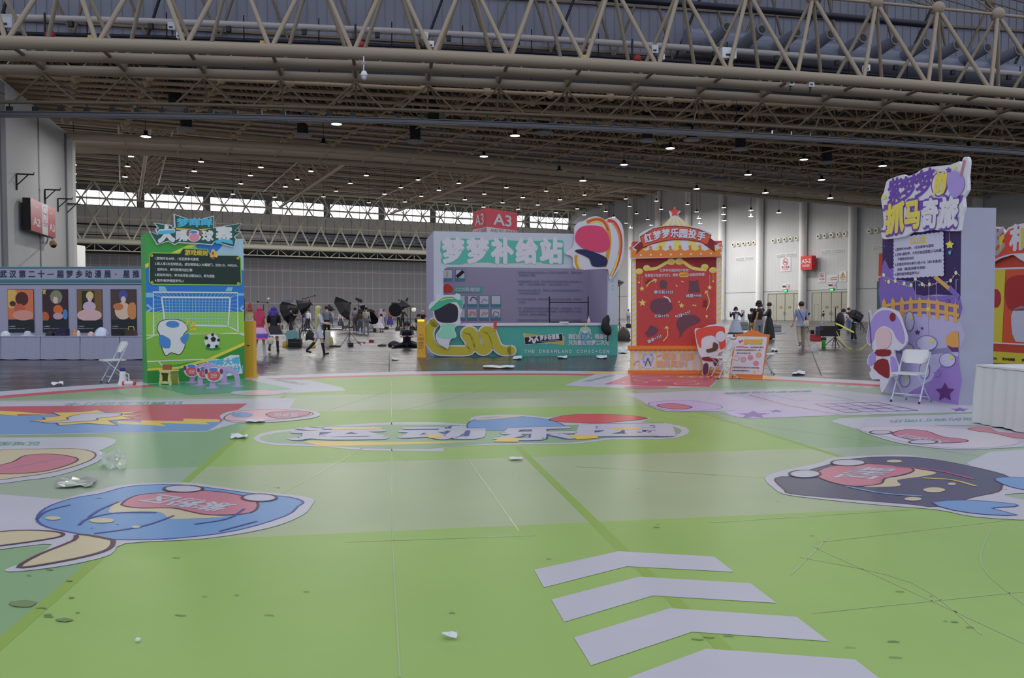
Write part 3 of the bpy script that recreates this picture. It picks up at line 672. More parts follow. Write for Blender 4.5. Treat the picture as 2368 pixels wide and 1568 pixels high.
rows = [-RM, mrow(1360, 1209), mrow(1217, 1058), mrow(1200, 943), mrow(1200, 906), RM]
pm = Print(FLOORF, .002, .0007, px=False)
def zone(c0, c1, r0, r1, R, mat, L):
    N = 28; lo = []; hi = []
    r0 = max(r0, -R*.9999); r1 = min(r1, R*.9999)
    for i in range(N+1):
        r = r0+(r1-r0)*i/N; h = sqrt(max(0, R*R-r*r)); a = max(c0, -h); b = min(c1, h)
        if a < b: lo.append((a, r)); hi.append((b, r))
    if len(lo) < 2: return
    pts = lo+hi[::-1]; pm.poly([tuple(MC+m1*a+m2*b) for a, b in pts], mat, L)
circ = lambda R, n=96: [tuple(MC+Vector((R*cos(2*pi*i/n), R*sin(2*pi*i/n)))) for i in range(n)]
pm.mb.slab(Frame((0, 0, 0), (1, 0, 0), (0, 1, 0)), circ(RM), 0, .002, P_white)
pm.poly(circ(10.2), P_red, 1)
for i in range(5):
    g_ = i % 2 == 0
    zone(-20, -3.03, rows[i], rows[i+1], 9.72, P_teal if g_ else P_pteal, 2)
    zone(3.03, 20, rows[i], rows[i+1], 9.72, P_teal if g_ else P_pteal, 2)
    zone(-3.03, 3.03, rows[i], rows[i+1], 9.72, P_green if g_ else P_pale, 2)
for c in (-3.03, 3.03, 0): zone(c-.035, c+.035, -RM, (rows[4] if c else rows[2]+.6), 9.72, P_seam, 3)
pm.usepx = True
# thin folds and scuffs
for pts in (((905, 868), (906, 1060), (908, 1250), (925, 1568)), ((1080, 1060), (1200, 1230)), ((1568, 960), (2368, 1070)), ((1900, 1255), (2368, 1200)), ((1880, 1265), (2368, 1490)), ((1830, 1330), (1920, 1240)), ((1880, 1420), (2368, 1370)), ((1640, 1210), (2110, 1180)), ((2290, 1225), (2270, 1310), (2368, 1400)), ((1850, 1290), (2110, 1350), (2270, 1470)), ((800, 1255), (1240, 1240)), ((640, 1150), (905, 1000)), ((1330, 1080), (2000, 1120)), ((340, 1110), (210, 1240)), ((760, 950), (900, 905)), ((930, 950), (1130, 900))):
    pm.line(pts, .009, P_line, 4, sm=4)
random.seed(3)
for k in range(70):
    x = random.uniform(30, 2330); y = 890+650*random.random()**1.3; a = random.uniform(-.4, .4); L_ = random.uniform(4, 16)*(y-700)/700
    pm.line([(x, y), (x+L_*cos(a), y+L_*sin(a)*.35), (x+L_*1.6, y+L_*.1)], random.uniform(.004, .012), P_dirt, 8)
for x, y, r in ((150, 1437, 20), (115, 1320, 8), (160, 1346, 8), (55, 1398, 34), (110, 1425, 10), (165, 1385, 7)): pm.poly([(a+random.uniform(-.2, .2)*r, b+random.uniform(-.08, .08)*r) for a, b in ell2(x, y, r, r*.2, 9)], P_dirt, 8, 2)
Z = lambda pts, s, ox, oy: [(x/s+ox, y/s+oy) for x, y in pts]
# chevrons
for c in ([(1235, 1320), (1430, 1277), (1651, 1289), (1698, 1325), (1449, 1312), (1258, 1361)], [(1275, 1389), (1478, 1336), (1735, 1351), (1796, 1397), (1510, 1380), (1305, 1441)],
          [(1327, 1477), (1550, 1409), (1842, 1429), (1917, 1486), (1601, 1464), (1367, 1542)], [(1395, 1592), (1633, 1503), (1977, 1528), (2075, 1604), (1702, 1577), (1445, 1680)]):
    pm.poly(c, P_white, 5)
# football pad
pm.poly([(585, 876), (720, 880), (792, 897), (800, 904), (675, 910), (560, 900)], P_white, 4); pm.poly([(341, 889), (567, 877), (679, 901), (436, 914)], P_fieldteal, 5)
pm.text('大嘴球赛', (700, 892), (630, 880), (712, 889), P_tl, 5)
pm.poly(ell2(595, 909, 62, 6), P_white, 6); pm.poly(ell2(610, 909, 44, 4), P_lpink, 7)
for p in ([(468, 897), (600, 893)], [(455, 889), (545, 885)]): pm.line(p, .04, P_white, 6)
# red and blue pad
pm.poly([(0, 929), (550, 923), (686, 921), (668, 946), (480, 999), (0, 1008)], P_white, 4)
pm.poly([(0, 941), (572, 934), (480, 997), (0, 1006)], P_red, 5)
pm.poly([(0, 960), (45, 963), (130, 958), (250, 972), (330, 974), (515, 976), (480, 997), (0, 1006)], P_blue, 6)
z4 = lambda q: Z(q, 3.82, 0, 920)
pm.poly(z4([(1040, 210), (1250, 222), (1245, 203), (1620, 212), (1620, 188), (1940, 195), (1940, 218), (1810, 220), (1850, 240), (1410, 228), (1470, 255), (1040, 232)]), P_yel, 7)
pm.poly(z4([(0, 118), (170, 128), (460, 152), (150, 150), (155, 163), (0, 150)]), P_yel, 7)
bs = z4([(380, 180), (530, 165), (460, 135), (720, 130), (870, 112), (940, 135), (1250, 125), (1090, 150), (1240, 165), (1090, 170), (1180, 190), (960, 205), (1040, 250), (760, 230), (520, 250), (500, 230), (260, 210), (400, 197)])
pm.poly(bs, P_yel, 8); pm.line(bs, .03, P_dblue, 9, closed=True)
s_ = z4([(590, 182), (700, 152), (860, 140), (1040, 140), (1075, 150), (1040, 168), (860, 186), (840, 205), (500, 228), (380, 222), (600, 200)])
pm.poly(s_, P_white, 10, 3); pm.line(s_, .025, P_dblue, 11, closed=True, sm=3)
pm.text('比赛区活动打卡', (424, 929), (157, 932), (420, 936), P_tl, 5)
# smaller heads: plain rounded stickers
def sticker(out, body, pink, mb_, edge, txt=None, tb=None, L=9, pm_=P_pink):
    pm.poly(out, P_white, L, 3)
    if body: pm.poly(body, mb_, L+1, 3); pm.line(body, .018, edge, L+2, closed=True, sm=3)
    pm.poly(pink, pm_, L+3, 3); pm.line(pink, .02, P_ink, L+4, closed=True, sm=3)
    if txt: pm.text(txt, *tb, P_white, L+5, .03)
sticker([(508, 966), (530, 953), (600, 946), (680, 946), (735, 955), (728, 967), (640, 977), (540, 978)], [(520, 965), (560, 951), (650, 948), (722, 956), (700, 966), (600, 975), (530, 974)], [(615, 960), (640, 953), (700, 952), (718, 957), (690, 966), (640, 969)], P_lpink, P_ink, '蓝梦区', ((690, 958), (634, 957), (688, 966)))
pm.poly(ell2(560, 961, 25, 6), P_blue, 12)
pm.poly([(0, 1013), (240, 1012), (268, 1017), (266, 1027), (235, 1042), (180, 1050), (0, 1046)], P_white, 5); pm.text('区域图', (93, 1023), (0, 1023), (88, 1031), P_tl, 6)
sticker([(-20, 1040), (120, 1032), (200, 1038), (238, 1048), (225, 1070), (140, 1100), (60, 1112), (-20, 1115)], [(-20, 1048), (90, 1040), (180, 1040), (220, 1050), (205, 1068), (130, 1092), (40, 1106), (-20, 1108)],
        [(-20, 1085), (30, 1070), (60, 1055), (120, 1052), (165, 1058), (180, 1066), (150, 1080), (90, 1094), (0, 1098)], P_cream, P_ink, '加梦区', ((150, 1058), (20, 1085), (118, 1066)), 7)
z5 = lambda q: Z(q, 2.76, 0, 1000)
# wide pale pad edge at far left
pm.poly([(-60, 1140), (90, 1152), (240, 1165), (240, 1235), (-60, 1240)], P_white, 5)
sticker(z5([(110, 895), (30, 885), (160, 830), (330, 722), (100, 740), (-60, 750), (-60, 620), (225, 625), (222, 530), (380, 440), (640, 370), (830, 335), (1190, 325), (1360, 345), (1600, 380), (1780, 395), (1990, 425), (1990, 470), (1920, 540), (1700, 620), (1300, 685), (800, 715), (700, 790), (430, 855)]),
        z5([(235, 560), (290, 490), (450, 430), (650, 395), (830, 350), (1150, 340), (1600, 395), (1850, 420), (1935, 450), (1900, 480), (1820, 540), (1500, 635), (1100, 685), (700, 690), (500, 655), (300, 612)]),
        z5([(780, 460), (870, 410), (1060, 390), (1280, 378), (1500, 400), (1640, 450), (1600, 520), (1350, 535), (1200, 510), (1100, 490), (900, 490), (800, 478)]), P_blue, P_dblue, '紫粉区',
        ((552, 1170), (371, 1146), (500, 1186)), 7)
cr = z5([(700, 500), (760, 440), (900, 412), (1100, 385), (1000, 385), (860, 395), (740, 420)]); 
pm.poly(z5([(715, 520), (700, 495), (760, 450), (860, 478), (900, 492), (1100, 492), (1220, 515), (1380, 540), (1440, 548), (1250, 556), (1090, 560), (1030, 520), (900, 510)]), P_cream, 9, 3)
for a, b, rx, ry in ((1170, 368, 125, 22), (1655, 425, 110, 24)): e = z5(ell2(a, b, rx, ry)); pm.poly(e, P_white, 13); pm.line(e, .025, P_ink, 14, closed=True)
for q in ([(235, 560), (300, 510), (450, 470)], [(505, 600), (560, 560), (740, 522), (1000, 520)], [(600, 655), (900, 610), (1110, 540)], [(1240, 595), (1450, 560), (1560, 495)], [(1400, 640), (1640, 575)], [(565, 550), (640, 500), (760, 450)]): pm.line(z5(q), .022, P_dblue, 12, sm=4)
for a, b, rx, ry in ((338, 557, 50, 12), (650, 572, 80, 16), (868, 613, 30, 8)): pm.poly(z5(ell2(a, b, rx, ry)), P_cream, 13)
rb = z5([(120, 870), (250, 790), (470, 700), (500, 660), (690, 690), (722, 708), (690, 755), (550, 800), (300, 850)]); pm.poly(rb, P_cream, 11, 3); pm.line(rb, .03, P_ink, 12, closed=True, sm=3)
rb = z5([(-40, 655), (120, 635), (300, 638), (400, 655), (350, 682), (60, 725), (-40, 728)]); pm.poly(rb, P_cream, 11, 3); pm.line(rb, .025, P_ink, 12, closed=True, sm=3)
z6 = lambda q: Z(q, 2.76, 1568, 1000)
pm.poly([(2235, 1072), (2290, 1046), (2380, 1040), (2420, 1110), (2300, 1120)], P_white, 5); 
sticker(z6([(555, 300), (640, 255), (900, 200), (1000, 165), (1300, 150), (1480, 150), (1800, 205), (2120, 265), (2300, 290), (2300, 380), (2090, 400), (2150, 425), (2300, 460), (2300, 560), (1900, 545), (1660, 500), (1300, 470), (900, 430), (680, 400), (610, 360)]),
        z6([(618, 310), (660, 288), (720, 285), (860, 240), (1130, 172), (1430, 160), (1650, 180), (1950, 240), (2110, 290), (2070, 340), (2040, 385), (1880, 420), (1650, 480), (1480, 465), (1000, 425), (720, 398), (680, 372)]),
        z6([(870, 270), (960, 225), (1140, 205), (1350, 215), (1480, 232), (1500, 255), (1420, 280), (1320, 300), (1290, 335), (1130, 350), (1000, 330), (900, 295)]), P_navy, P_ink, '黑粉区',
        ((1985, 1082), (1922, 1107), (2072, 1086)), 7)
pm.poly(z6([(1420, 285), (1500, 260), (1480, 235), (1560, 245), (1650, 265), (1540, 290), (1400, 310), (1420, 345), (1290, 355), (1180, 352), (1290, 338), (1330, 300)]), P_cream, 9, 3)
for a, b, rx, ry in ((1088, 200, 110, 20), (810, 272, 100, 24)): e = z6(ell2(a, b, rx, ry)); pm.poly(e, P_white, 13); pm.line(e, .022, P_ink, 14, closed=True)
for q, m in (([(1070, 350), (1300, 395), (1560, 415)], P_blue), ([(1380, 225), (1650, 250), (1880, 303)], P_red), ([(1560, 298), (1750, 310), (1900, 350)], P_yel)): pm.line(z6(q), .035, m, 12, sm=4)
for a, b, rx, ry in ((1635, 375, 70, 16), (1500, 433, 55, 12), (1748, 336, 26, 8), (1380, 190, 50, 9)): pm.poly(z6(ell2(a, b, rx, ry)), P_cream, 12)
for q in ([(2020, 300), (2150, 292), (2320, 310), (2320, 375), (2180, 368), (2070, 335)], [(1620, 455), (1850, 440), (2150, 465), (2140, 482), (2000, 492), (2165, 535), (1980, 533), (1760, 505)]):
    pm.poly(z6(q), P_blue, 11, 2); pm.line(z6(q), .015, P_dblue, 12, closed=True, sm=2)
# centre lettering
z3 = lambda q: Z(q, 2.277, 580, 940)
lo_ = z3([(20, 160), (120, 130), (420, 105), (740, 85), (1000, 85), (1140, 95), (1160, 60), (1250, 47), (1440, 45), (1560, 60), (1760, 38), (2000, 50), (2110, 65), (2060, 85), (2250, 100), (2310, 130), (2270, 160), (2150, 175), (1900, 175), (1700, 200), (1250, 205), (1020, 222), (1020, 238), (920, 238), (600, 233), (380, 215), (120, 205), (30, 185)])
pm.poly(lo_, P_white, 4, 2)
pm.poly(z3([(50, 162), (150, 138), (420, 115), (740, 97), (1150, 102), (1180, 110), (1660, 100), (2060, 95), (2220, 108), (2270, 130), (2230, 155), (2130, 167), (1880, 168), (1690, 192), (1250, 197), (940, 226), (600, 222), (380, 205), (140, 195), (60, 180)]), P_teal, 5, 2)
b_ = z3([(1150, 125), (1150, 85), (1230, 62), (1400, 55), (1560, 70), (1650, 105), (1560, 125), (1400, 130), (1250, 128)]); pm.poly(b_, P_blue, 6, 3); pm.line(b_, .02, P_dblue, 7, closed=True, sm=3)
b_ = z3([(1570, 75), (1640, 52), (1760, 42), (1960, 47), (2090, 65), (1960, 80), (1850, 90), (1700, 88)]); pm.poly(b_, M('print_bright_red', (200, 60, 56), rough=.35, gain=1.3), 6, 3); pm.line(b_, .02, P_ink, 7, closed=True, sm=3)
pm.poly(z3([(1180, 68), (1300, 58), (1440, 45), (1430, 55), (1300, 68), (1210, 75)]), P_cream, 8, 2)
pm.poly(z3([(270, 185), (700, 190), (1230, 186), (900, 200), (600, 208), (370, 213)]), P_yel, 6)
for t, x0, x1, y0 in (('运', 185, 735, 180), ('动', 755, 1250, 178), ('乐', 1265, 1740, 182), ('园', 1700, 2240, 164)):
    pm.otext(t, z3([(x0, y0)])[0], z3([(x1, y0-6)])[0], z3([(x0+30, y0-64)])[0], P_white, P_dblue, 9, .05, .085)
for q in ([(415, 117), (690, 115), (690, 125), (430, 127)], [(910, 158), (1000, 150), (1010, 168), (950, 172)], [(1270, 190), (1330, 168), (1430, 172), (1400, 192)], [(1670, 155), (1820, 155), (1830, 172), (1720, 178)], [(1900, 118), (2060, 116), (2040, 126), (1920, 128)]): pm.poly(z3(q), P_yel, 12)
# red pad of the red booth
z7 = lambda q: Z(q, 3.947, 1200, 840)
pm.poly(z7([(410, 206), (700, 100), (1040, 95), (1870, 95), (1750, 222), (1100, 235), (800, 225)]), P_white, 4); pm.poly(z7([(1030, 100), (1860, 100), (1740, 220), (780, 195)]), P_red, 5)
pm.text('红梦梦乐园', z7([(900, 112)])[0], z7([(650, 168)])[0], z7([(830, 112)])[0], P_tl, 5)
for x, y, rx, ry in ((1200, 120, 170, 12), (1170, 155, 120, 10), (1060, 178, 110, 8), (1440, 165, 170, 9), (1530, 190, 110, 10)): pm.line(z7(ell2(x, y, rx, ry)), .04, P_lpink, 6, closed=True)
pm.text('10分', z7([(1820, 122)])[0], z7([(1440, 118)])[0], z7([(1815, 136)])[0], P_yel, 6, .03); pm.poly(z7(ell2(1160, 222, 205, 16)), P_pink, 6)
pm.poly(z7([(1870, 95), (2360, 130), (2360, 150), (1900, 135)]), P_yel, 4); pm.poly(z7([(580, 82), (720, 78), (1000, 88), (1000, 98), (700, 98)]), P_yel, 4)
# purple pad
pm.poly([(1446, 911), (1600, 905), (1880, 899), (1960, 905), (2060, 916), (2262, 939), (2255, 954), (1945, 961), (1740, 969), (1690, 957), (1500, 935)], P_lil if False else P_white, 4)
pm.poly([(1640, 912), (1800, 908), (1900, 918), (1990, 940), (1960, 955), (1780, 966), (1690, 952)], M('print_pale_lilac', (176, 164, 184), rough=.35, gain=1.4), 5, 3)
pm.poly([(1690, 945), (1800, 950), (1945, 959), (1740, 968), (1680, 957)], P_lil, 6, 3)
A_, B_, C_, D_ = (1885, 935), (2027, 931), (2123, 950), (1955, 955)
mixp = lambda p, q, t: (p[0]+(q[0]-p[0])*t, p[1]+(q[1]-p[1])*t)
for k in range(5): pm.line([mixp(A_, B_, k/4), mixp(D_, C_, k/4)], .03, P_pur, 7)
for k in range(4): pm.line([mixp(A_, D_, k/3), mixp(B_, C_, k/3)], .03, P_pur, 7)
pm.line([(1782, 914), (1892, 911), (1976, 927), (1845, 928)], .02, P_pur, 7, closed=True); pm.line([(1732, 914), (1820, 938), (1942, 960)], .035, P_pink, 7)
for x, y, r in ((1742, 960, 42), (1795, 952, 18), (2220, 948, 22)): pm.poly([(a, y+(b-y)*.22) for a, b in star2(x, y, r)], P_pur, 8)
pm.text('紫梦梦抓马奇旅', (1880, 903), (1680, 908), (1878, 907), P_tl, 6)
for k in range(4): x = 1905+k*32; pm.poly([(x, 889+k*1.6), (x+22, 890+k*1.7), (x+10, 893+k*1.7), (x-8, 892+k*1.6)], P_white, 4)
# pad with pink head on the right
pm.poly([(1920, 975), (1945, 968), (2100, 962), (2262, 957), (2368, 975), (2368, 985), (2150, 985), (1975, 992)], P_white, 4); pm.text('我的我们同乐', (2256, 966), (2058, 972), (2258, 972), P_tl, 5)
z8 = lambda q: Z(q, 3.545, 1700, 840)
sticker(z8([(1000, 540), (1150, 515), (1500, 512), (1900, 525), (2100, 520), (2460, 590), (2400, 680), (2200, 700), (1800, 712), (1400, 670), (1150, 605)]),
        z8([(1020, 545), (1150, 525), (1500, 520), (1900, 545), (2250, 610), (2330, 655), (2150, 690), (1800, 702), (1450, 660), (1250, 610)]),
        z8([(1290, 580), (1400, 550), (1560, 560), (1700, 608), (1880, 630), (1890, 650), (1700, 660), (1500, 642), (1350, 612)]), M('print_skin_white', (190, 180, 186), rough=.35, gain=1.35), P_lil, '白粉区',
        ((2096, 1007), (2206, 1024), (2068, 1011)), 7)
for a, b, rx, ry in ((1195, 573, 90, 15), (1540, 653, 115, 16)): e = z8(ell2(a, b, rx, ry)); pm.poly(e, P_white, 13); pm.line(e, .02, P_ink, 14, closed=True)
b_ = z8([(1910, 542), (2000, 527), (2080, 533), (2160, 572), (2400, 590), (2400, 622), (2260, 612), (2120, 578), (1980, 562)]); pm.poly(b_, P_pink, 11, 3); pm.line(b_, .02, P_red, 12, closed=True, sm=3)
sticker(z7([(1140, 365), (1300, 345), (1500, 338), (1700, 350), (1960, 420), (1900, 440), (1500, 448), (1300, 435)]), z7([(1180, 370), (1350, 348), (1550, 345), (1800, 380), (1850, 415), (1650, 440), (1400, 438), (1250, 410)]),
        z7([(1260, 390), (1360, 372), (1450, 375), (1580, 405), (1500, 425), (1350, 418)]), P_lil, P_pur, None, None, 9)
pm.line([(2040, 905), (2230, 935), (2280, 942)], .06, P_white, 5)
mat = pm.mb.build('printed_floor_mat', loc=(0, 0, 0)); tag(mat, 'huge round green printed vinyl mat covering the near floor', 'floor mat', kind='thing')

# ============================================================ football board (left)
B_green = M('board_green', (44, 142, 52), gain=1.6, rough=.5); B_dgreen = M('board_deep_green', (26, 122, 44), gain=1.6, rough=.5); B_sgreen = M('board_side_green', (54, 142, 66), gain=1.6, rough=.5)
B_blue = M('board_blue', (24, 104, 186), gain=1.6); B_lblue = M('board_light_blue', (120, 170, 214), gain=1.5); B_pblue = M('board_pale_blue', (154, 184, 222), gain=1.4)
B_grass = M('board_grass', (124, 176, 44), gain=1.6); B_grass2 = M('board_grass_dark', (108, 162, 40), gain=1.6); B_yel = M('board_yellow', (206, 190, 40), gain=1.5); B_gold = M('board_gold', (226, 176, 44), gain=1.4)
B_pan = M('board_panel_green', (26, 48, 46), gain=1.3); B_lime = M('board_lime', (120, 180, 50), gain=1.5); B_wht = M('board_white', (206, 206, 216), gain=1.35); B_cy = M('board_cyan', (66, 166, 204), gain=1.5)
B_tdk = M('header_dark_teal', (24, 84, 78), gain=1.4); B_pk = M('board_pink', (222, 130, 150), gain=1.4); B_net = M('board_net', (150, 200, 226), gain=1.4); B_dk = M('board_black', (36, 30, 44), gain=1.1); B_br = M('board_brown', (150, 90, 96), gain=1.3)
b0 = G(341, 887); b1 = G(565, 876); bf = Frame(b0, b1-b0); BW = (b1-b0).length; BH = bf.px(341, 540)[1]
root = empty('game_board', bf.pt(BW/2, 0, -.2), 'tall green football game board with dark rules panel', 'game board')
g = MB(); g.slab(bf, [(0, 0), (BW, 0), (BW, BH), (0, BH)], -.42, 0, B_green, B_sgreen); g.build('board_body', root)
p = Print(bf, .002, .0015)
zb_ = lambda q: Z(q, 3.563, 300, 480)
p.poly(zb_([(130, 330), (935, 260), (942, 860), (135, 860)]), B_blue, 1)
p.poly(zb_([(500, 300), (935, 255), (938, 520), (700, 420)]), B_pblue, 2); p.poly(zb_([(130, 480), (500, 300), (690, 310), (420, 380), (160, 470)]), B_lblue, 2); p.poly(zb_([(560, 300), (760, 290), (700, 370), (580, 360)]), B_blue, 3, 3)
p.poly(zb_([(125, 215), (560, 235), (520, 305), (128, 490)]), B_green, 3); p.poly(zb_([(125, 468), (490, 305), (560, 305), (128, 500)]), B_yel, 4)
p.poly(zb_([(130, 860), (942, 860), (945, 1130), (560, 1260), (145, 1340)]), B_grass, 2); p.poly(zb_([(132, 1040), (945, 1040), (945, 1120), (700, 1230), (145, 1330)]), B_grass2, 3)
p.poly(zb_([(145, 1328), (400, 1310), (650, 1240), (944, 1108), (944, 1135), (650, 1265), (400, 1330), (146, 1345)]), B_yel, 5)
p.poly(zb_([(146, 1345), (400, 1330), (650, 1265), (944, 1135), (946, 1412), (146, 1452)]), B_dgreen, 4)
for q in ([(132, 712), (190, 712)], [(132, 730), (190, 730)], [(890, 716), (940, 716)], [(140, 800), (180, 832), (140, 860)], [(935, 810), (912, 835), (940, 855)]): p.line(zb_(q), .05, B_lblue, 3)
for q in ([(238, 648), (290, 650), (308, 690), (240, 688)], [(785, 690), (805, 655), (848, 657), (838, 690)]): p.poly(zb_(q), B_lblue, 3)
# goal and net
for k in range(21): x = 268+ (818-268)*k/20; x_ = 205+(885-205)*k/20; p.line(zb_([(x_, 700), (x, 745)]), .007, B_net, 4); p.line(zb_([(x, 742), (x+8*(1-k/10), 960)]), .008, B_net, 4)
for k in range(10): y = 745+k*24; p.line(zb_([(268, y), (820, y+3)]), .008, B_net, 4)
for k in range(9): y = 720+k*38; p.line(zb_([(196, y), (275, 745+k*24)]), .008, B_net, 4); p.line(zb_([(888, y), (820, 748+k*24)]), .008, B_net, 4)
for q in ([(195, 1060), (193, 697), (887, 702), (890, 1025)], [(262, 742), (286, 925)], [(826, 745), (808, 978), (888, 1018)], [(262, 738), (822, 742)], [(808, 978), (520, 970)]): p.line(zb_(q), .032, B_wht, 6)
for q in ([(138, 1052), (500, 1040), (900, 1036), (942, 1040)], [(500, 1042), (820, 1036)], [(138, 1080), (210, 1052)], [(142, 1268), (620, 1250)], [(235, 1265), (260, 1295), (330, 1315)], [(895, 1036), (940, 1054)]): p.line(zb_(q), .022, B_wht, 4)
# rules panel
pn = zb_([(180, 372), (410, 378), (438, 336), (640, 345), (660, 392), (890, 395), (912, 415), (918, 620), (905, 640), (185, 632), (160, 610), (160, 390)])
p.poly(pn, B_pan, 6); p.line(pn, .022, B_lime, 7, closed=True)
for a, b in ((180, 395), (183, 615), (890, 418), (893, 626)): p.poly(zb_(ell2(a, b, 11, 11, 14)), B_gold, 8); p.poly(zb_(ell2(a, b, 4, 4, 8)), B_pan, 9)
p.otext('游戏规则', *zb_([(450, 392), (640, 398), (450, 350)]), B_gold, B_pan, 8, .035, .06)
for t, x0, x1, y in (('1.游戏时长40秒，1名玩家参与游戏', 205, 565, 430), ('2.每人享3次击球机会，成功将球击入大嘴球门，近的1分，中的2分，', 205, 888, 474), ('远的3分，即可获得对应分数', 225, 515, 521), ('3.规定时间内，单次击球总分超过6分，即为获胜', 205, 697, 566), ('4.胜利者获得蓝梦币x1', 205, 442, 612)):
    dy = (x1-x0)*.024; p.text(t, *zb_([(x0, y), (x1, y+dy), (x0, y-23)]), B_wht, 8, .018)
p.poly(zb_([(660, 400), (672, 350), (690, 342), (726, 395), (712, 412), (690, 405), (668, 412)]), B_gold, 9, 2); p.poly(zb_(ell2(684, 378, 10, 15, 12)), P_red, 10); p.poly(zb_(ell2(684, 418, 14, 7, 12)), P_red, 10)
# white rounded shape with blue jacket colours (plain), ball, rays
q = zb_([(225, 1000), (250, 940), (330, 920), (430, 935), (480, 1000), (440, 1050), (455, 1130), (430, 1190), (400, 1212), (340, 1195), (295, 1220), (262, 1150), (250, 1060)]); p.poly(q, B_wht, 7, 3); p.line(q, .012, B_dk, 8, closed=True, sm=3)
p.poly(zb_([(248, 1050), (300, 1065), (335, 1095), (325, 1160), (250, 1140)]), B_cy if False else M('jacket_blue', (60, 120, 190), gain=1.5), 9, 2); p.poly(zb_([(415, 1075), (460, 1040), (490, 1045), (455, 1125), (425, 1105)]), M('jacket_blue'), 9, 2); p.poly(zb_(ell2(352, 962, 56, 28, 16, .05)), M('jacket_blue'), 9)
for q in ([(455, 965), (475, 915), (490, 925), (470, 972)], [(490, 985), (520, 935), (550, 960), (505, 990)], [(490, 1000), (550, 990), (545, 1012), (500, 1012)]): p.poly(zb_(q), B_gold, 8)
bx, by = 675, 1100
p.poly(zb_(ell2(bx+10, by+62, 62, 16)), B_grass2 if False else B_dgreen, 5); p.poly(zb_(ell2(bx, by, 62, 60, 28)), B_wht, 8)
p.poly(zb_(star2(bx+12, by-15, 24, .81, 5)), B_dk, 9)
for a, b, r in ((-45, -25, 17), (5, -52, 14), (54, -8, 14), (-28, 38, 18), (38, 44, 15)): p.poly(zb_(star2(bx+a, by+b, r, .81, 5)), B_dk, 9)
q = zb_([(632, 1268), (700, 1245), (755, 1250), (830, 1215), (900, 1215), (910, 1290), (930, 1365), (790, 1392), (640, 1330)]); p.poly(q, B_wht, 6)
p.text('咩咩大嘴', *zb_([(645, 1318), (905, 1285), (645, 1265)]), B_cy, 8, .05); p.text('踢高分！', *zb_([(720, 1378), (935, 1352), (718, 1322)]), B_cy, 8, .05)
p.mb.build('printed_face', root)
# header cut-out
hf = Frame(bf.pt(0, 0, .06), bf.ex); zh = lambda q: Z(q, 3.563, 300, 480)
out = [(365, 52), (525, 108), (693, 68), (692, 165), (925, 128), (870, 190), (918, 200), (865, 240), (880, 262), (862, 330), (700, 285), (680, 310), (560, 300), (400, 292), (370, 310), (320, 280), (225, 308), (160, 195), (230, 220), (212, 175), (232, 168), (200, 125), (345, 145), (355, 165), (370, 160)]
ab = [hf.px(*q) for q in zh(out)]; g = MB(); g.slab(hf, ab, -.05, 0, B_wht)
cen = Vector((sum(a for a, b in ab)/len(ab), sum(b for a, b in ab)/len(ab)))
g2 = Print(hf, .003, .002); g2.usepx = False
def inset(ab, d):
    out = []; n = len(ab)
    for i in range(n):
        a, b, c = Vector(ab[i-1]), Vector(ab[i]), Vector(ab[(i+1) % n]); e1 = (b-a).normalized(); e2 = (c-b).normalized(); nn = (Vector((-e1.y, e1.x))+Vector((-e2.y, e2.x)))
        nn = nn.normalized() if nn.length > 1e-6 else Vector((-e1.y, e1.x)); out.append(tuple(b+nn*d))
    return out
area = sum(ab[i-1][0]*ab[i][1]-ab[i][0]*ab[i-1][1] for i in range(len(ab)))
g2.poly(inset(ab, .022*(1 if area > 0 else -1)), B_tdk, 1); g2.usepx = True
g2.text('梦咩咩', *zh([(385, 160), (682, 158), (385, 92)]), B_cy, 3, .05)
g2.poly(zh([(378, 168), (530, 178), (450, 188), (380, 182)]), B_gold, 3); g2.poly(zh([(560, 180), (680, 168), (600, 190)]), B_gold, 3)
g2.otext('大', *zh([(228, 285), (375, 275), (228, 160)]), B_wht, B_tdk, 3, .09, .12); g2.poly(zh([(235, 192), (365, 183), (367, 212), (238, 222)]), B_cy, 6)
g2.text('嘴', *zh([(378, 280), (480, 272), (378, 195)]), B_wht, 4, .04); g2.text('球', *zh([(590, 275), (690, 275), (590, 195)]), B_wht, 4, .05); g2.text('赛', *zh([(705, 285), (845, 285), (705, 165)]), B_wht, 4, .05)
g2.poly(zh([(700, 272), (770, 258), (845, 272), (850, 305), (765, 285), (715, 300)]), B_cy, 5)
g2.poly(zh(ell2(528, 232, 60, 50, 24)), B_wht, 5); g2.poly(zh(ell2(530, 245, 42, 33, 20)), B_pk, 6); g2.poly(zh(ell2(524, 203, 32, 11, 16)), M('jacket_blue'), 7); 
for a in (478, 580): g2.poly(zh(ell2(a, 212, 12, 24, 14)), B_br, 6)
hd = g.build('header_sign', root); g2.mb.build('header_lettering', hd)

# ============================================================ middle booth
T_pale = M('booth_pale', (176, 182, 194), gain=1.45, rough=.5); T_teal = M('booth_teal', (62, 152, 140), gain=1.5, rough=.5, var=.04, vscale=6); T_lil = M('booth_inside', (150, 140, 166), gain=1.5)
T_olive = M('booth_mustard', (172, 160, 20), gain=1.5); T_txt = M('booth_text_blue', (96, 110, 150), gain=1.3); T_tt = M('booth_sign_teal', (72, 168, 150), gain=1.45); T_let = M('booth_letter', (200, 196, 206), gain=1.4); T_side = M('booth_side', (150, 146, 176), gain=1.5)
c0 = G(1004, 826); c1 = G(1428, 821.6); cf_ = Frame(c0, c1-c0); CW = (c1-c0).length; CH = cf_.px(1004, 534.6)[1]
root = empty('photo_booth', cf_.pt(CW/2, 0, -1.5), 'big white and teal supply booth with an open counter window', 'booth')
x0, yb_ = cf_.px(1025.5, 752); x1, yt_ = cf_.px(1407, 621.5); DP = 3.0
g = MB()
r_ = .17
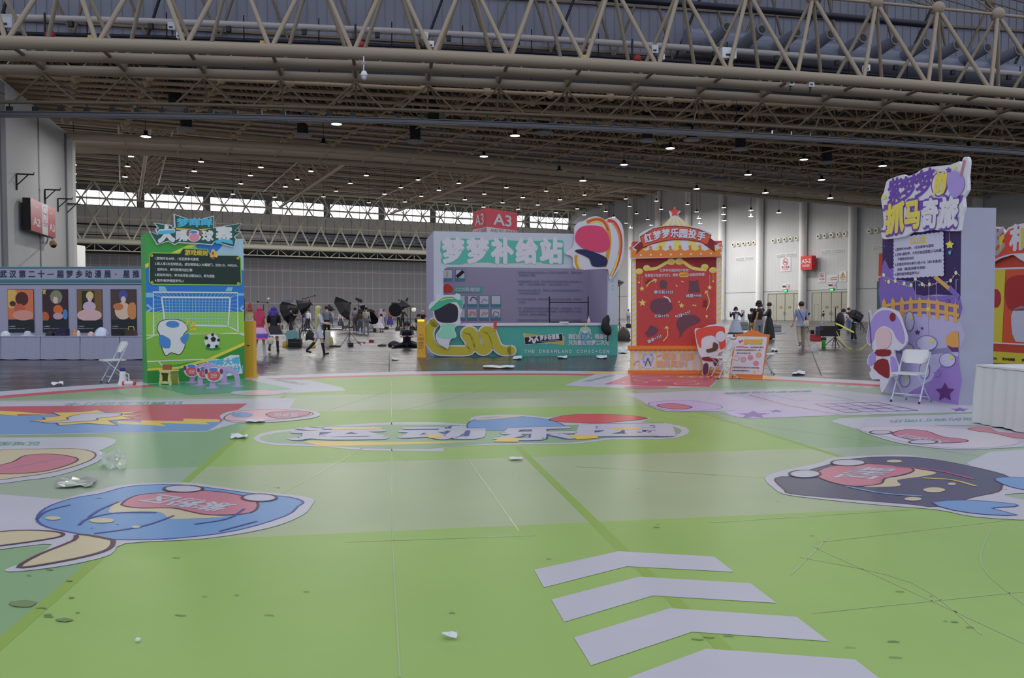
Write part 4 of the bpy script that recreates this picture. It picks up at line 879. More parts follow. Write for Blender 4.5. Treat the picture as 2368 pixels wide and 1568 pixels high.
arc = lambda cx, cy, a0, a1: [(cx+r_*cos(radians(a0+(a1-a0)*k/5)), cy+r_*sin(radians(a0+(a1-a0)*k/5))) for k in range(6)]
g.slab(cf_, [(0, yb_), (x0, yb_), (x0, yt_-r_)]+arc(x0+r_, yt_-r_, 180, 90)+[(x0+r_, CH), (0, CH)], -.12, 0, T_pale)
g.slab(cf_, [(x0+r_, yt_), (x1-r_, yt_), (x1-r_, CH), (x0+r_, CH)], -.12, 0, T_pale)
g.slab(cf_, arc(x1-r_, yt_-r_, 90, 0)+[(x1, yb_), (CW, yb_), (CW, CH), (x1-r_, CH)], -.12, 0, T_pale)
g.slab(cf_, [(0, 0), (CW, 0), (CW, yb_), (0, yb_)], -.12, 0, T_teal); g.build('front_panel', root)
g = MB(); g.slab(cf_, [(0, 0), (.1, 0), (.1, CH), (0, CH)], -DP, -.12, T_side); g.slab(cf_, [(.1, .1), (.11, .1), (.11, CH), (.1, CH)], -DP, -.12, T_lil); g.build('side_wall', root); g = MB(); g.slab(cf_, [(CW-.1, 0), (CW, 0), (CW, CH), (CW-.1, CH)], -DP, -.12, T_lil); g.build('side_wall', root)
g = MB(); g.slab(cf_, [(0, 0), (CW, 0), (CW, CH), (0, CH)], -DP-.1, -DP, T_lil); g.build('back_wall', root)
g = MB(); _, yct = cf_.px(1200, 747.5); g.slab(cf_, [(x0-.1, yct-.08), (x1+.1, yct-.08), (x1+.1, yct), (x0-.1, yct)], -.6, .05, T_let); g.build('counter_top', root)
p = Print(cf_, .003, .003); zc = lambda q: Z(q, 4.356, 980, 480)
# rounded title
tb = zc([(170, 380), (170, 340), (205, 322), (235, 330), (270, 308), (330, 312), (360, 328), (400, 310), (480, 325), (520, 308), (590, 312), (640, 330), (720, 320), (760, 312), (860, 330), (960, 335), (1000, 325), (1090, 335), (1180, 335), (1230, 325), (1300, 322), (1370, 330), (1408, 350), (1410, 540), (1385, 570), (1200, 562), (1180, 550), (1000, 555), (930, 560), (700, 562), (640, 550), (420, 560), (390, 572), (210, 570), (172, 540), (185, 480), (165, 440)])
p.poly(tb, T_tt, 1, 2)
for k, t in enumerate('梦梦补给站'): x = 180+k*247; p.text(t, *zc([(x, 555), (x+232, 557), (x, 325)]), T_let, 3, .06)
for y in (743, 785, 824): p.poly(zc(ell2(1903, y, 7, 7, 12)), T_tt, 1)
# lower counter print
dg = Print(cf_, .003, .003)
p.poly(zc([(1003, 1290), (1002, 1268), (1240, 1290), (1418, 1300), (1412, 1385), (1200, 1368), (1022, 1378)]), T_let, 1); p.poly(zc([(1006, 1272), (1200, 1284), (1100, 1330), (1010, 1340)]), T_olive, 2); p.poly(zc([(1240, 1372), (1390, 1300), (1414, 1304), (1408, 1382)]), T_olive, 2)
p.poly(zc([(1010, 1305), (1396, 1268), (1402, 1345), (1018, 1385)]), T_let, 3); p.poly(zc([(1014, 1308), (1392, 1272), (1398, 1341), (1022, 1380)]), B_dk, 4)
p.text('梦乡动漫展', *zc([(1168, 1340), (1365, 1322), (1165, 1295)]), T_let, 5, .05); p.text('mengxiangcomicexpo', *zc([(1168, 1356), (1365, 1340), (1167, 1345)]), T_let, 5, .0)
p.line(zc([(1060, 1352), (1075, 1325), (1090, 1320), (1102, 1355), (1118, 1352), (1125, 1318), (1140, 1325), (1150, 1345)]), .06, T_let, 5, sm=3); p.poly(zc(ell2(1068, 1312, 10, 10, 12)), T_let, 5); p.poly(zc(ell2(1138, 1300, 10, 9, 12)), T_let, 5)
p.text('我们在梦乡，相遇吧！', *zc([(1455, 1325), (1868, 1322), (1455, 1278)]), T_let, 3, .04); p.text('只为最初的梦二次元', *zc([(1455, 1385), (1866, 1383), (1455, 1340)]), T_let, 3, .04)
for k, ch in enumerate('THE DREAMLAND COMIC-CON'):
    if ch == ' ': continue
    x = 1012+k*37.6; w_ = 26 if ch not in 'I-' else 8; x += 0 if ch not in 'I-' else 9; p.text(ch, *zc([(x, 1466), (x+w_, 1465), (x, 1432)]), T_let, 3, .03) if ch != '-' else p.line(zc([(x-6, 1449), (x+12, 1449)]), .04, T_let, 3)
p.mb.build('front_print', root)
# mustard curl cut-out
ribf = Frame(cf_.pt(0, 0, .12), cf_.ex)
def ribbon(fr, pts, wd, w0, w1, mat, edge, name, root, sm=6):
    q = [Vector(fr.px(*a)) for a in smooth1(pts, sm)]; n = len(q)
    for mt, ww, a_, b_ in ((edge, wd+.09, w0, w1-.008), (mat, wd, w1-.008, w1)):
        L_ = []; R_ = []
        for i in range(n):
            t = (q[min(n-1, i+1)]-q[max(0, i-1)]).normalized(); m_ = Vector((-t.y, t.x))*ww/2; L_.append(q[i]+m_); R_.append(q[i]-m_)
        g = name; V = [fr.pt(v.x, v.y, b_) for v in L_+R_]+[fr.pt(v.x, v.y, a_) for v in L_+R_]
        F = []
        for i in range(n-1): F += [(i, i+1, n+i+1, n+i), (2*n+i, 3*n+i, 3*n+i+1, 2*n+i+1), (i, 2*n+i, 2*n+i+1, i+1), (n+i, n+i+1, 3*n+i+1, 3*n+i)]
        F += [(0, n, 3*n, 2*n), (n-1, 3*n-1, 4*n-1, 2*n-1)]
        root.add(V, F, mt)
        for e, s in ((0, 1), (n-1, 1)):
            c = q[e]; k = 14; ring = [fr.pt(c.x+ww/2*cos(2*pi*j/k), c.y+ww/2*sin(2*pi*j/k), b_) for j in range(k)]; rb_ = [v-fr.n*(b_-a_) for v in ring]
            root.add(ring+rb_, [tuple(range(k))]+[(j, (j+1) % k, k+(j+1) % k, k+j) for j in range(k)], mt)
g = MB(); ribbon(ribf, zc([(105, 1160), (70, 1200), (50, 1270), (70, 1360), (130, 1425), (220, 1440), (440, 1440), (475, 1400), (455, 1330), (420, 1280), (440, 1250), (480, 1250), (510, 1290), (540, 1380), (580, 1435), (630, 1430), (650, 1390), (630, 1320), (600, 1270), (620, 1240), (670, 1245), (700, 1300), (740, 1400), (800, 1440), (880, 1440)]), .27, -.04, .0, T_olive, T_let, 'x', g, 4)
g.build('ribbon_cutout', root)
# flame cut-out on the top right corner
sf_ = Frame(cf_.pt(0, 0, .1), cf_.ex)
def cutout(fr, outpx, name, root, mat=T_let, th=.05, sm=3):
    ab = [fr.px(*q) for q in (smooth2(outpx, sm) if sm else outpx)]; g = MB(); g.slab(fr, ab, -th, 0, mat); return g.build(name, root)
fo = zc([(1420, 460), (1500, 400), (1520, 300), (1520, 200), (1560, 150), (1620, 130), (1680, 95), (1760, 90), (1830, 120), (1870, 100), (1930, 100), (1990, 160), (2015, 260), (2018, 420), (1990, 560), (1930, 670), (1875, 725), (1862, 640), (1820, 618), (1530, 618), (1500, 500)])
ct = cutout(sf_, fo, 'flame_cutout', root)
F_o = M('flame_orange', (240, 130, 20), gain=1.5); F_r = M('flame_red', (220, 50, 30), gain=1.5); F_y = M('flame_yellow', (240, 200, 60), gain=1.4); F_pk = M('plain_rose', (206, 50, 96), gain=1.5); F_nv = M('plain_navy', (30, 36, 84), gain=1.2)
q_ = Print(sf_, .003, .003)
for pts, w_, m, L in (([(1640, 150), (1720, 120), (1800, 130), (1850, 200), (1870, 330), (1855, 460), (1820, 600)], .12, F_o, 1), ([(1650, 145), (1740, 118), (1810, 140), (1860, 230)], .05, F_r, 3), ([(1680, 155), (1760, 140), (1820, 210)], .04, F_y, 3),
                      ([(1850, 130), (1920, 150), (1975, 260), (1985, 400), (1950, 560), (1885, 690)], .1, F_r, 1), ([(1900, 150), (1960, 250), (1975, 400), (1940, 560), (1885, 680)], .05, F_o, 3), ([(1960, 480), (1930, 590), (1885, 690)], .06, F_y, 4),
                      ([(1535, 480), (1535, 540), (1560, 618)], .1, F_o, 1), ([(1550, 500), (1550, 560), (1575, 618)], .05, F_y, 3)): q_.line(zc(pts), w_, m, L, sm=5)
q_.poly(zc([(1525, 330), (1540, 240), (1600, 190), (1700, 180), (1800, 200), (1860, 290), (1870, 400), (1800, 450), (1700, 440), (1600, 410)]), F_pk, 5, 3)
q_.poly(zc([(1520, 440), (1600, 420), (1720, 450), (1840, 510), (1830, 590), (1700, 590), (1660, 510)]), F_nv, 6, 3)
q_.mb.build('flame_print', ct)
# plain standee with a green sun hat
s0 = Frame(cf_.pt(0, 0, .2), cf_.ex)
ct = cutout(s0, zc([(50, 1020), (70, 960), (120, 930), (120, 880), (180, 885), (250, 880), (310, 880), (330, 865), (370, 880), (365, 920), (398, 960), (385, 1030), (365, 1100), (370, 1170), (310, 1215), (330, 1300), (270, 1330), (245, 1420), (215, 1410), (150, 1370), (120, 1290), (170, 1200), (110, 1130), (90, 1050)]), 'standee_cutout', root)
q_ = Print(s0, .003, .003); H_g = M('hat_green', (48, 160, 124), gain=1.5); H_dk = M('plain_charcoal', (42, 36, 54), gain=1.2)
q_.poly(zc([(105, 1040), (150, 980), (240, 960), (330, 990), (345, 1080), (320, 1150), (200, 1160), (130, 1130)]), H_dk, 1, 3)
q_.poly(zc([(58, 1028), (100, 985), (160, 930), (200, 905), (290, 900), (330, 925), (385, 935), (392, 985), (375, 1020), (330, 950), (240, 970), (150, 1020), (90, 1042)]), H_g, 2, 3); q_.line(zc([(165, 935), (230, 918), (300, 915)]), .03, F_y, 3)
q_.poly(zc([(170, 1180), (240, 1170), (330, 1180), (290, 1220), (320, 1300), (200, 1320), (130, 1285), (180, 1220)]), M('mint', (130, 200, 170), gain=1.4), 1, 2)
q_.mb.build('standee_print', ct)
# inside back wall print
kf = Frame(cf_.pt(0, 0, -DP+.01), cf_.ex); p = Print(kf, .003, .003)
p.rect(*Z([(296, 795)], 4.356, 980, 480)[0], *Z([(590, 855)], 4.356, 980, 480)[0], T_tt, 1); p.text('COS补给站', *zc([(318, 845), (565, 847), (318, 805)]), T_let, 3, .04)
p.poly(zc([(200, 850), (200, 790), (240, 768), (285, 800), (285, 855)]), F_r, 1, 2)
for r0_, cs in (((883, 1000), (200, 318, 437, 557, 677)), ((1018, 1135), (318, 437, 557, 677)), ((622, 740), (190, 316))):
    for x in cs:
        y0_, y1_ = r0_; p.rect(*zc([(x, y0_)])[0], *zc([(x+100, y1_)])[0], T_txt if False else M('tile_teal', (66, 132, 150), gain=1.4), 1); p.rect(*zc([(x+6, y0_+6)])[0], *zc([(x+94, y1_-28)])[0], T_let if (x % 7) else T_lil, 2)
ic = [([(470, 940), (480, 910), (500, 900), (522, 912), (530, 930)], H_dk, .03), ([(690, 1100), (710, 1050), (750, 1055), (760, 1085), (730, 1105), (700, 1090)], H_dk, .02), ([(590, 1090), (600, 1050), (625, 1075), (640, 1055)], M('skin_pink', (200, 140, 120)), .06), ([(580, 960), (600, 920), (640, 940)], T_lil, .04), ([(235, 700), (238, 645)], B_gold, .05), ([(330, 700), (400, 640)], B_dk, .12), ([(460, 1090), (480, 1050), (510, 1060), (515, 1090)], M('skin_pink'), .09)]
for pts, m, w_ in ic: p.line(zc(pts), w_, m, 4)
for t, x0_, x1_, y in (('3.使用胶水类物品(如502胶水,UHU胶)时注意使用安全，避免灼伤皮', 940, 1590, 665), ('肤或者滴入眼睛。', 960, 1130, 693), ('4.使用道具修补工具时，如针线,剪刀等带有危险性的工具时请小心', 940, 1590, 756), ('操作，一定要注意操作规范，保护自身和他人安全。', 960, 1470, 785), ('5.补给站内禁止追逐打闹，避免对正在进行妆造整理或道具维修的小', 940, 1590, 846), ('伙伴造成伤害或影响。', 960, 1175, 875), ('6.产生的垃圾请带走，保护区域环境卫生不影响他人使用，不随意丢', 940, 1590, 935), ('弃垃圾', 960, 1025, 965), ('7.请一定注意看管好保护好设备财产安全，贵重物品如：手机,钱', 940, 1590, 1026), ('包,相机等拿在手中或放在视线范围内，离开时请带好个人物品', 960, 1590, 1057), ('逛展齐全，避免遗失贵重物品。', 960, 1250, 1088), ('8.感谢各位参展游玩的小伙伴们对武汉梦乡动漫展的支持和理解', 940, 1590, 1146)):
    p.text(t, *zc([(x0_, y), (x1_, y+2), (x0_, y-22)]), T_txt, 1, .0)
p.mb.build('back_wall_print', root)
# things at the booth
def pbox(x0_, y0_, x1_, y1_, Y, d, m, name, label, cat, rz=0, **k):
    a = AT(x0_, y1_, Y); b = AT(x1_, y0_, Y); g = MB(); g.box(((a.x+b.x)/2, Y+d/2, (a.z+b.z)/2), (b.x-a.x, d, b.z-a.z), m, rz); return tag(g.build(name), label, cat, **k)
Yc = c0.y+.6
root = empty('garment_rack', (AT(1325, 750, 27.6).x, 27.6, 0), 'dark empty garment rail standing inside the booth window', 'rack')
pt_ = lambda x, y, Y=27.6: AT(x, y, Y)
g = MB(); [g.tube(Vector((pt_(x, 740).x, 27.6, .0)), pt_(x, 686), .022, m_dark, 6) for x in (1270.5, 1360)]; g.build('post', root)
g = MB(); g.tube(pt_(1271, 699), pt_(1360, 699), .02, m_dark, 6); g.tube(pt_(1271, 745), pt_(1360, 745), .015, m_dark, 6); g.build('rail', root)
pbox(1295, 744, 1315, 748, Yc+1.0-.9, .3, m_white, 'paper_stack', 'white flat paper stack on the booth counter', 'paper stack')
g = MB(); c = AT(1361.5, 748, Yc-.25); g.lathe((c.x, c.y, yct), [(.045, 0), (.05, .08), (.03, .15), (.012, .17), (.02, .22)], M('lotion', (220, 170, 170), gain=1.4), 12); tag(g.build('lotion_bottle'), 'small white and pink pump bottle at the right end of the booth counter', 'bottle')
g = MB(); c = AT(1145, 752, c0.y-.1); g.box(c, (.1, .05, .24), F_r); g.tube(c-Vector((0, 0, .12)), c-Vector((0, 0, .2)), .008, m_dark, 5); tag(g.build('red_tag'), 'small red box hanging from the booth counter edge', 'tag')
root = empty('folded_umbrella', AT(1404, 770, c0.y+.55), 'black folded cloth and strap hanging over the booth counter', 'umbrella')
g = MB(); cc = lambda x, y: AT(x, y, c1.y-.25)
g.rings([[cc(x, y)+Vector((r*cos(a), r*sin(a)*.5, 0)) for a in [2*pi*k/8 for k in range(8)]] for x, y, r in ((1406, 728, .02), (1402, 738, .12), (1400, 750, .13), (1402, 762, .17), (1405, 772, .12), (1407, 776, .04))], m_black); g.build('cloth', root)
g = MB(); g.tube(cc(1406, 770), cc(1405, 789), .025, m_black, 6); g.build('strap', root)
root = empty('fan_whisk', AT(1353, 780, c0.y-.1), 'wispy clear and blue tassel hanging in front of the booth counter', 'tassel')
g = MB(); cc = lambda x, y: AT(x, y, c1.y-.35)
for k in range(26): a = -pi*.95+k*pi*.9/25; g.path([cc(1353, 772), cc(1353+12*cos(a), 764+9*sin(a)), cc(1353+15*cos(a), 775+3*sin(a))], .004, M('clear_fibre', (190, 215, 225), gain=1.4), 4)
g.build('fibre', root); g = MB(); g.path([cc(1353, 770), cc(1352, 777), cc(1354, 783), cc(1352, 792)], .035, M('plain_sky_blue', (90, 150, 200)), 6); g.build('tassel_core', root); g = MB(); g.path([cc(1354, 746), cc(1351, 750), cc(1355, 755), cc(1353, 764)], .018, B_yel, 6); g.build('hook', root)
# ============================================================ red fairground booth
R_red = M('fair_red', (186, 44, 40), gain=1.6); R_red2 = M('fair_red_diamond', (172, 52, 52), gain=1.5); R_dk = M('fair_dark_red', (128, 20, 28), gain=1.4); R_or = M('fair_orange', (206, 112, 16), gain=1.5); R_bar = M('fair_orange_bar', (232, 110, 16), gain=1.5)
R_y = M('fair_pale_yellow', (204, 186, 96), gain=1.45); R_w = M('fair_white', (196, 192, 208), gain=1.4); R_hole = M('fair_hole', (104, 62, 80), gain=1.2); R_band = M('fair_band', (204, 68, 40), gain=1.6); R_side = M('fair_side', (186, 112, 122), gain=1.5); R_tan = M('fair_tan', (216, 148, 100), gain=1.5)
r0 = G(1456, 864.6); r1 = G(1670, 866); rf = Frame(r0, r1-r0); RWd = (r1-r0).length
root = empty('throwing_booth', rf.pt(RWd/2, 0, -.2), 'red and yellow fairground throwing booth with a star on top', 'game booth')
bfm = Frame(rf.pt(0, 0, -.12), rf.ex); zr = lambda q: Z(q, 3.733, 1430, 470); zq = lambda q: Z(q, 8.77, 1430, 540)
a0, _ = bfm.px(1462, 700); a1, _ = bfm.px(1668, 700); _, bt = bfm.px(1660, 557)
g = MB(); g.slab(bfm, [(a0, 0), (a1, 0), (a1, bt), (a0, bt)], -.45, 0, R_red, R_side); g.build('booth_body', root)
p = Print(bfm, .003, .002)
p.poly(zr([(150, 470), (848, 465), (845, 1235), (160, 1235)]), R_red, 1)
for j in range(13):
    for i in range(10):
        x = 160+i*76+(38 if j % 2 else 0); y = 500+j*58
        if x < 830 and 540 < y < 1230: p.poly(zr([(x, y-54), (min(845, x+36), y), (x, y+54), (max(158, x-36), y)]), R_red2, 2)
for xa, xb in ((118, 156), (845, 887)):
    p.poly(zr([(xa, 470), (xb, 468), (xb, 1235), (xa, 1235)]), R_w, 1)
    for k in range(17): y = 500+k*46; p.poly(zr([(xa, y), (xb, y-24), (xb, y), (xa, y+24)]), R_y, 2)
p.poly(zr([(150, 480), (845, 470), (845, 545), (800, 570), (700, 560), (620, 520), (560, 490), (420, 495), (360, 545), (250, 585), (150, 570)]), R_dk, 3)
p.line(zr([(250, 570), (330, 560), (420, 510)]), .07, R_y, 4, sm=4); p.line(zr([(560, 505), (640, 560), (760, 575)]), .07, R_y, 4, sm=4)
for x, y, s_ in ((180, 588, 1), (245, 560, 1), (455, 505, 1.1), (525, 503, 1.1), (745, 550, 1), (815, 578, 1)): p.poly(zr(ell2(x, y, 33*s_, 26*s_, 14)), R_y, 5); p.poly(zr(ell2(x+6, y+10, 20*s_, 12*s_, 12)), B_gold, 6)
for x, y, l in ((178, 684, 60), (203, 738, 110), (818, 674, 60), (788, 728, 110)): p.line(zr([(x, y-l), (x, y)]), .006, R_y, 4); p.poly(zr(star2(x, y, 13 if l < 80 else 24)), R_y, 5)
for x, y, r in ((208, 860, 34), (545, 884, 25), (522, 852, 12)): p.poly(zr(star2(x, y, r)), R_y, 5)
p.text('红梦梦乐园游戏开张啦！', *zr([(358, 592), (612, 590), (358, 570)]), R_w, 6, .02); p.text('用星星沙包投中它们，攒够', *zr([(228, 637), (515, 633), (228, 612)]), R_w, 6, .02); p.text('就能获胜喔！', *zr([(612, 631), (750, 628), (612, 606)]), R_w, 6, .02)
p.poly(zr(rrect2(522, 598, 607, 638, 18)), B_gold, 6); p.text('10分', *zr([(530, 632), (600, 631), (530, 606)]), F_r, 7, .03)
p.poly(zr([(355, 735), (362, 715), (352, 695), (362, 670), (388, 662), (415, 675), (422, 700), (412, 715), (420, 735)]), R_hole, 6); p.poly(zr([(605, 768), (612, 700), (612, 660), (628, 672), (665, 672), (688, 658), (690, 700), (705, 768)]), R_hole, 6)
p.poly(zr([(275, 900), (285, 850), (330, 825), (400, 822), (450, 850), (466, 900), (440, 935), (370, 960), (300, 940)]), R_hole, 6, 3); p.poly(zr([(500, 1040), (540, 980), (600, 970), (650, 965), (705, 1000), (690, 1030), (620, 1060), (560, 1110), (540, 1150), (525, 1150), (530, 1110)]), R_hole, 6, 3); p.poly(zr([(232, 1120), (255, 1095), (275, 1055), (330, 1075), (345, 1100), (300, 1145), (250, 1152)]), R_hole, 6, 2)
for t, q in (('摩天轮+5分', [(307, 783), (472, 783), (307, 754)]), ('城堡+4分', [(582, 814), (717, 812), (582, 786)]), ('云朵+1分', [(312, 988), (438, 985), (308, 962)]), ('气球+2分', [(492, 1000), (626, 950), (484, 972)]), ('糖果+3分', [(258, 1212), (376, 1156), (248, 1186)])): p.otext(t, *zr(q), R_w, H_dk, 7, .025, .07)
p.text('xiu', *zr([(240, 698), (282, 660), (226, 676)]), R_dk, 6, .03); p.text('发射', *zr([(762, 905), (765, 835), (728, 900)]), R_dk, 6, .03)
for q in ([(240, 722), (275, 680), (325, 662)], [(300, 655), (328, 662), (315, 685)], [(758, 922), (785, 850), (758, 762)], [(748, 782), (755, 757), (775, 770)], [(386, 1190), (425, 1140), (415, 1068)], [(400, 1085), (415, 1063), (432, 1082)]): p.line(zr(q), .022, R_y, 7, sm=3)
p.line(zr([(390, 805), (430, 820), (450, 855)]), .03, R_w, 7, sm=3); p.poly(zr([(748, 965), (776, 968), (760, 998)]), B_gold, 6)
for q in ([(540, 672), (562, 682)], [(495, 705), (508, 722)], [(638, 880), (672, 884)]): p.line(zr(q), .03, R_tan, 7)
p.mb.build('booth_face_print', root)
# counter front
g = MB(); cb = [rf.px(*q) for q in zr([(103, 1262), (905, 1262), (905, 1442), (103, 1442)])]; g.slab(rf, [(a, b) for a, b in cb], -.12, 0, R_w)
c_ = [rf.px(*q) for q in zr([(85, 1232), (905, 1232), (905, 1262), (85, 1262)])]; g.slab(rf, c_, -.12, .08, R_or); c_ = [rf.px(*q) for q in zr([(85, 1442), (905, 1442), (905, 1475), (85, 1472)])]; c_ = [(a, max(0, b)) for a, b in c_]; g.slab(rf, c_, -.12, .06, R_bar)
p = Print(rf, .003, .002)
for k in range(12): x = 106+k*67; p.poly(zr([(x, 1262), (x+26, 1262), (x+26, 1440), (x, 1440)]), R_y, 1)
for k in range(20): p.poly(zr(ell2(108+k*42, 1262, 21, 14, 12)), R_or, 2); p.poly(zr(ell2(108+k*42, 1258, 5, 5, 8)), R_y, 3)
p.otext('瞄准', *zr([(385, 1348), (498, 1350), (387, 1298)]), R_tan, R_w, 4, .05, .1); p.otext('投掷', *zr([(535, 1350), (650, 1352), (535, 1298)]), R_tan, R_w, 4, .05, .1); p.otext('投出高分！', *zr([(332, 1412), (590, 1410), (332, 1362)]), R_tan, R_w, 4, .05, .1)
p.poly(zr([(190, 1330), (215, 1290), (265, 1278), (315, 1300), (325, 1350), (300, 1420), (195, 1410)]), R_w, 3, 3); p.line(zr(ell2(255, 1340, 44, 44, 20)), .02, M('wheel_blue', (120, 150, 210)), 5, closed=True)
for k in range(8): a = k*pi/4; p.poly(zr(ell2(255+44*cos(a), 1340+44*sin(a), 12, 12, 10)), (R_tan, P_lil, F_y, B_cy)[k % 4], 6); p.line(zr([(255, 1340), (255+44*cos(a), 1340+44*sin(a))]), .008, P_lil, 5)
p.line(zr([(255, 1340), (230, 1405)]), .02, P_dblue, 6); p.line(zr([(255, 1340), (282, 1405)]), .02, P_dblue, 6)
p.line(zr([(130, 1400), (150, 1370), (180, 1362)]), .02, R_or, 4); p.line(zr([(372, 1312), (330, 1326)]), .02, R_or, 4)
cn = g.build('counter', root); p.mb.build('counter_print', cn)
# roof header
hfr = Frame(rf.pt(0, 0, .02), rf.ex)
hd = cutout(hfr, zr([(103, 478), (100, 405), (90, 385), (105, 370), (125, 378), (180, 330), (178, 270), (230, 235), (300, 208), (385, 195), (450, 120), (438, 65), (475, 62), (487, 30), (502, 62), (540, 68), (515, 95), (525, 118), (600, 190), (700, 210), (805, 260), (795, 305), (860, 350), (880, 340), (905, 365), (892, 460)]), 'roof_header', root, R_w, .06, 0)
p = Print(hfr, .003, .002)
for k in range(9):
    x0_ = 455+k*8.5; x1_ = 130+k*85; p.poly(zr([(455+k*8.2, 120), (455+(k+1)*8.2, 120), (140+(k+1)*83, 420), (140+k*83, 420)]), R_y if k % 2 == 0 else R_w, 1)
p.poly(zq([(258, 490), (2085, 465), (2085, 300), (2040, 310), (2000, 340)]+[q for k in range(9) for q in ((1900-k*200+60, 350), (1900-k*200, 335), (1860-k*200, 270), (1820-k*200, 330))]+[(258, 320)]), R_or, 2)
for k in range(9): p.poly(zq(ell2(455+k*203, 440-k*5, 20, 20, 12)), R_w, 3)
for k in range(8): p.poly(zq(ell2(250+k*200+(0 if k else 5), 290-k*4, 30, 30, 12)), R_or, 3)
p.poly(zq(ell2(2070, 240, 32, 32, 12)), R_or, 3)
p.poly(zr([(130, 385), (185, 335), (240, 330), (248, 378), (200, 395), (152, 442), (160, 400)]), R_dk, 4); p.poly(zr([(795, 300), (860, 355), (828, 360), (835, 425), (770, 378), (730, 350), (740, 310)]), R_dk, 4)
arcp = zr([(188, 290), (300, 222), (400, 202), (490, 198), (590, 205), (700, 230), (800, 280), (768, 360), (700, 332), (600, 318), (490, 314), (390, 326), (300, 348), (215, 380)])
p.poly(arcp, R_band, 5); p.line(arcp, .02, R_dk, 6, closed=True)
for t, x, y, a in (('红', 258, 302, -14), ('梦', 335, 278, -10), ('梦', 410, 262, -5), ('乐', 485, 258, 0), ('园', 560, 262, 4), ('投', 637, 268, 9), ('手', 714, 286, 14)):
    h = 36; c, s_ = cos(radians(a)), sin(radians(a)); f = lambda u, v: (x+u*c-v*s_, y+u*s_+v*c)
    p.otext(t, *zr([f(-h, h), f(h, h), f(-h, -h)]), R_w, R_dk, 8, .045, .1)
p.poly(zr(star2(487, 78, 44, .48)), F_r, 4)
p.mb.build('header_print', hd)
# plain red standee
sdf = Frame(rf.pt(0, 0, .24), rf.ex)
sd = cutout(sdf, zr([(660, 1110), (672, 1080), (720, 1080), (780, 1055), (840, 1045), (880, 1035), (922, 1065), (925, 1110), (940, 1160), (940, 1230), (910, 1275), (870, 1290), (862, 1320), (905, 1340), (880, 1400), (830, 1420), (790, 1410), (770, 1480), (725, 1482), (735, 1420), (720, 1340), (695, 1290), (680, 1230)]), 'standee_cutout', root)
p = Print(sdf, .003, .003)
p.poly(zr([(668, 1110), (700, 1085), (780, 1065), (850, 1060), (915, 1075), (920, 1150), (925, 1230), (880, 1262), (860, 1180), (800, 1140), (720, 1170), (715, 1250), (685, 1210)]), M('plain_orange_red', (200, 60, 40), gain=1.5), 1, 3); p.poly(zr(ell2(882, 1150, 44, 46, 16)), R_tan if False else R_w, 3); p.poly(zr([(820, 1200), (860, 1220), (850, 1270), (770, 1290), (760, 1260), (810, 1250)]), M('plain_brown', (96, 60, 44), gain=1.3), 3, 2); p.poly(zr([(725, 1330), (880, 1320), (895, 1345), (840, 1365), (740, 1360)]), R_dk, 3, 2); p.poly(zr([(735, 1390), (775, 1385), (770, 1470), (730, 1475)]), M('plain_plum', (90, 40, 70)), 3, 2); p.poly(zr([(820, 1370), (865, 1360), (860, 1405), (830, 1405)]), M('plain_plum'), 3, 2)
p.mb.build('standee_print', sd)

# ============================================================ orange rules sign on an easel
O_or = M('sign_orange', (232, 100, 18), gain=1.55)
of0 = G(1686, 872); of1 = G(1762, 876); ex_ = (of1-of0); lean = Vector((0, .24, 1)).normalized()
of = Frame(of0, ex_, (lean-ex_.normalized()*lean.dot(ex_.normalized())).normalized()); zo = lambda q: Z(q, 7.84, 1640, 690)
root = empty('easel_sign', of0+ex_/2+Vector((0, .15, 0)), 'orange framed game rules sign leaning on a wooden easel', 'sign')
g = MB(); ab = [of.px(*q) for q in zo([(355, 1430), (480, 650), (640, 635), (700, 595), (800, 572), (900, 600), (960, 640), (1095, 655), (955, 1450)])]; g.slab(of, ab, -.03, 0, O_or); g.build('board', root)
p = Print(of, .002, .0015)
p.poly(zo([(385, 1350), (500, 705), (515, 690), (1040, 700), (1052, 720), (965, 1370), (940, 1385), (400, 1368)]), R_w, 1)
p.otext('游戏规则', *zo([(618, 835), (960, 840), (632, 748)]), B_gold, R_or, 3, .03, .07); p.poly(zo([(535, 760), (575, 770), (620, 748), (615, 790), (585, 790), (560, 825), (545, 800)]), F_pk, 3)
for k in range(4): p.poly(zo(ell2(572+k*40, 716, 12, 13, 10)), F_y, 2); p.poly(zo(ell2(860+k*40, 718, 12, 13, 10)), F_y, 2)
p.line(zo([(490, 882), (600, 880), (712, 892)]), .022, F_r, 3); S_tx = M('sign_text_brown', (120, 60, 70))
for t, q in (('1名玩家参与游戏', [(738, 905), (985, 905), (740, 875)]), ('②玩家将沙包投掷到洞口中，每个', [(480, 950), (955, 955), (484, 925)]), ('洞口对应相应分数', [(498, 1008), (752, 1010), (502, 982)]), ('③规定时间内玩家达到10分即为获胜', [(420, 1265), (908, 1278), (424, 1238)]), ('④胜利者获得蓝梦币x1', [(408, 1322), (730, 1330), (412, 1295)])): p.text(t, *zo(q), S_tx, 3, .025)
for x, y, m in ((500, 1085, R_w), (620, 1110, P_lil), (750, 1075, M('plain_pink', (220, 110, 150))), (850, 1180, M('plain_pink')), (900, 1030, R_tan)): p.line(zo(ell2(x, y, 48, 44, 14)), .012, R_or, 3, closed=True); p.poly(zo(ell2(x, y, 40, 34, 12)), m, 2)
p.poly(zo(star2(820, 1345, 42)), B_gold, 3); p.poly(zo(star2(890, 1320, 24)), B_gold, 3); p.mb.build('board_print', root)
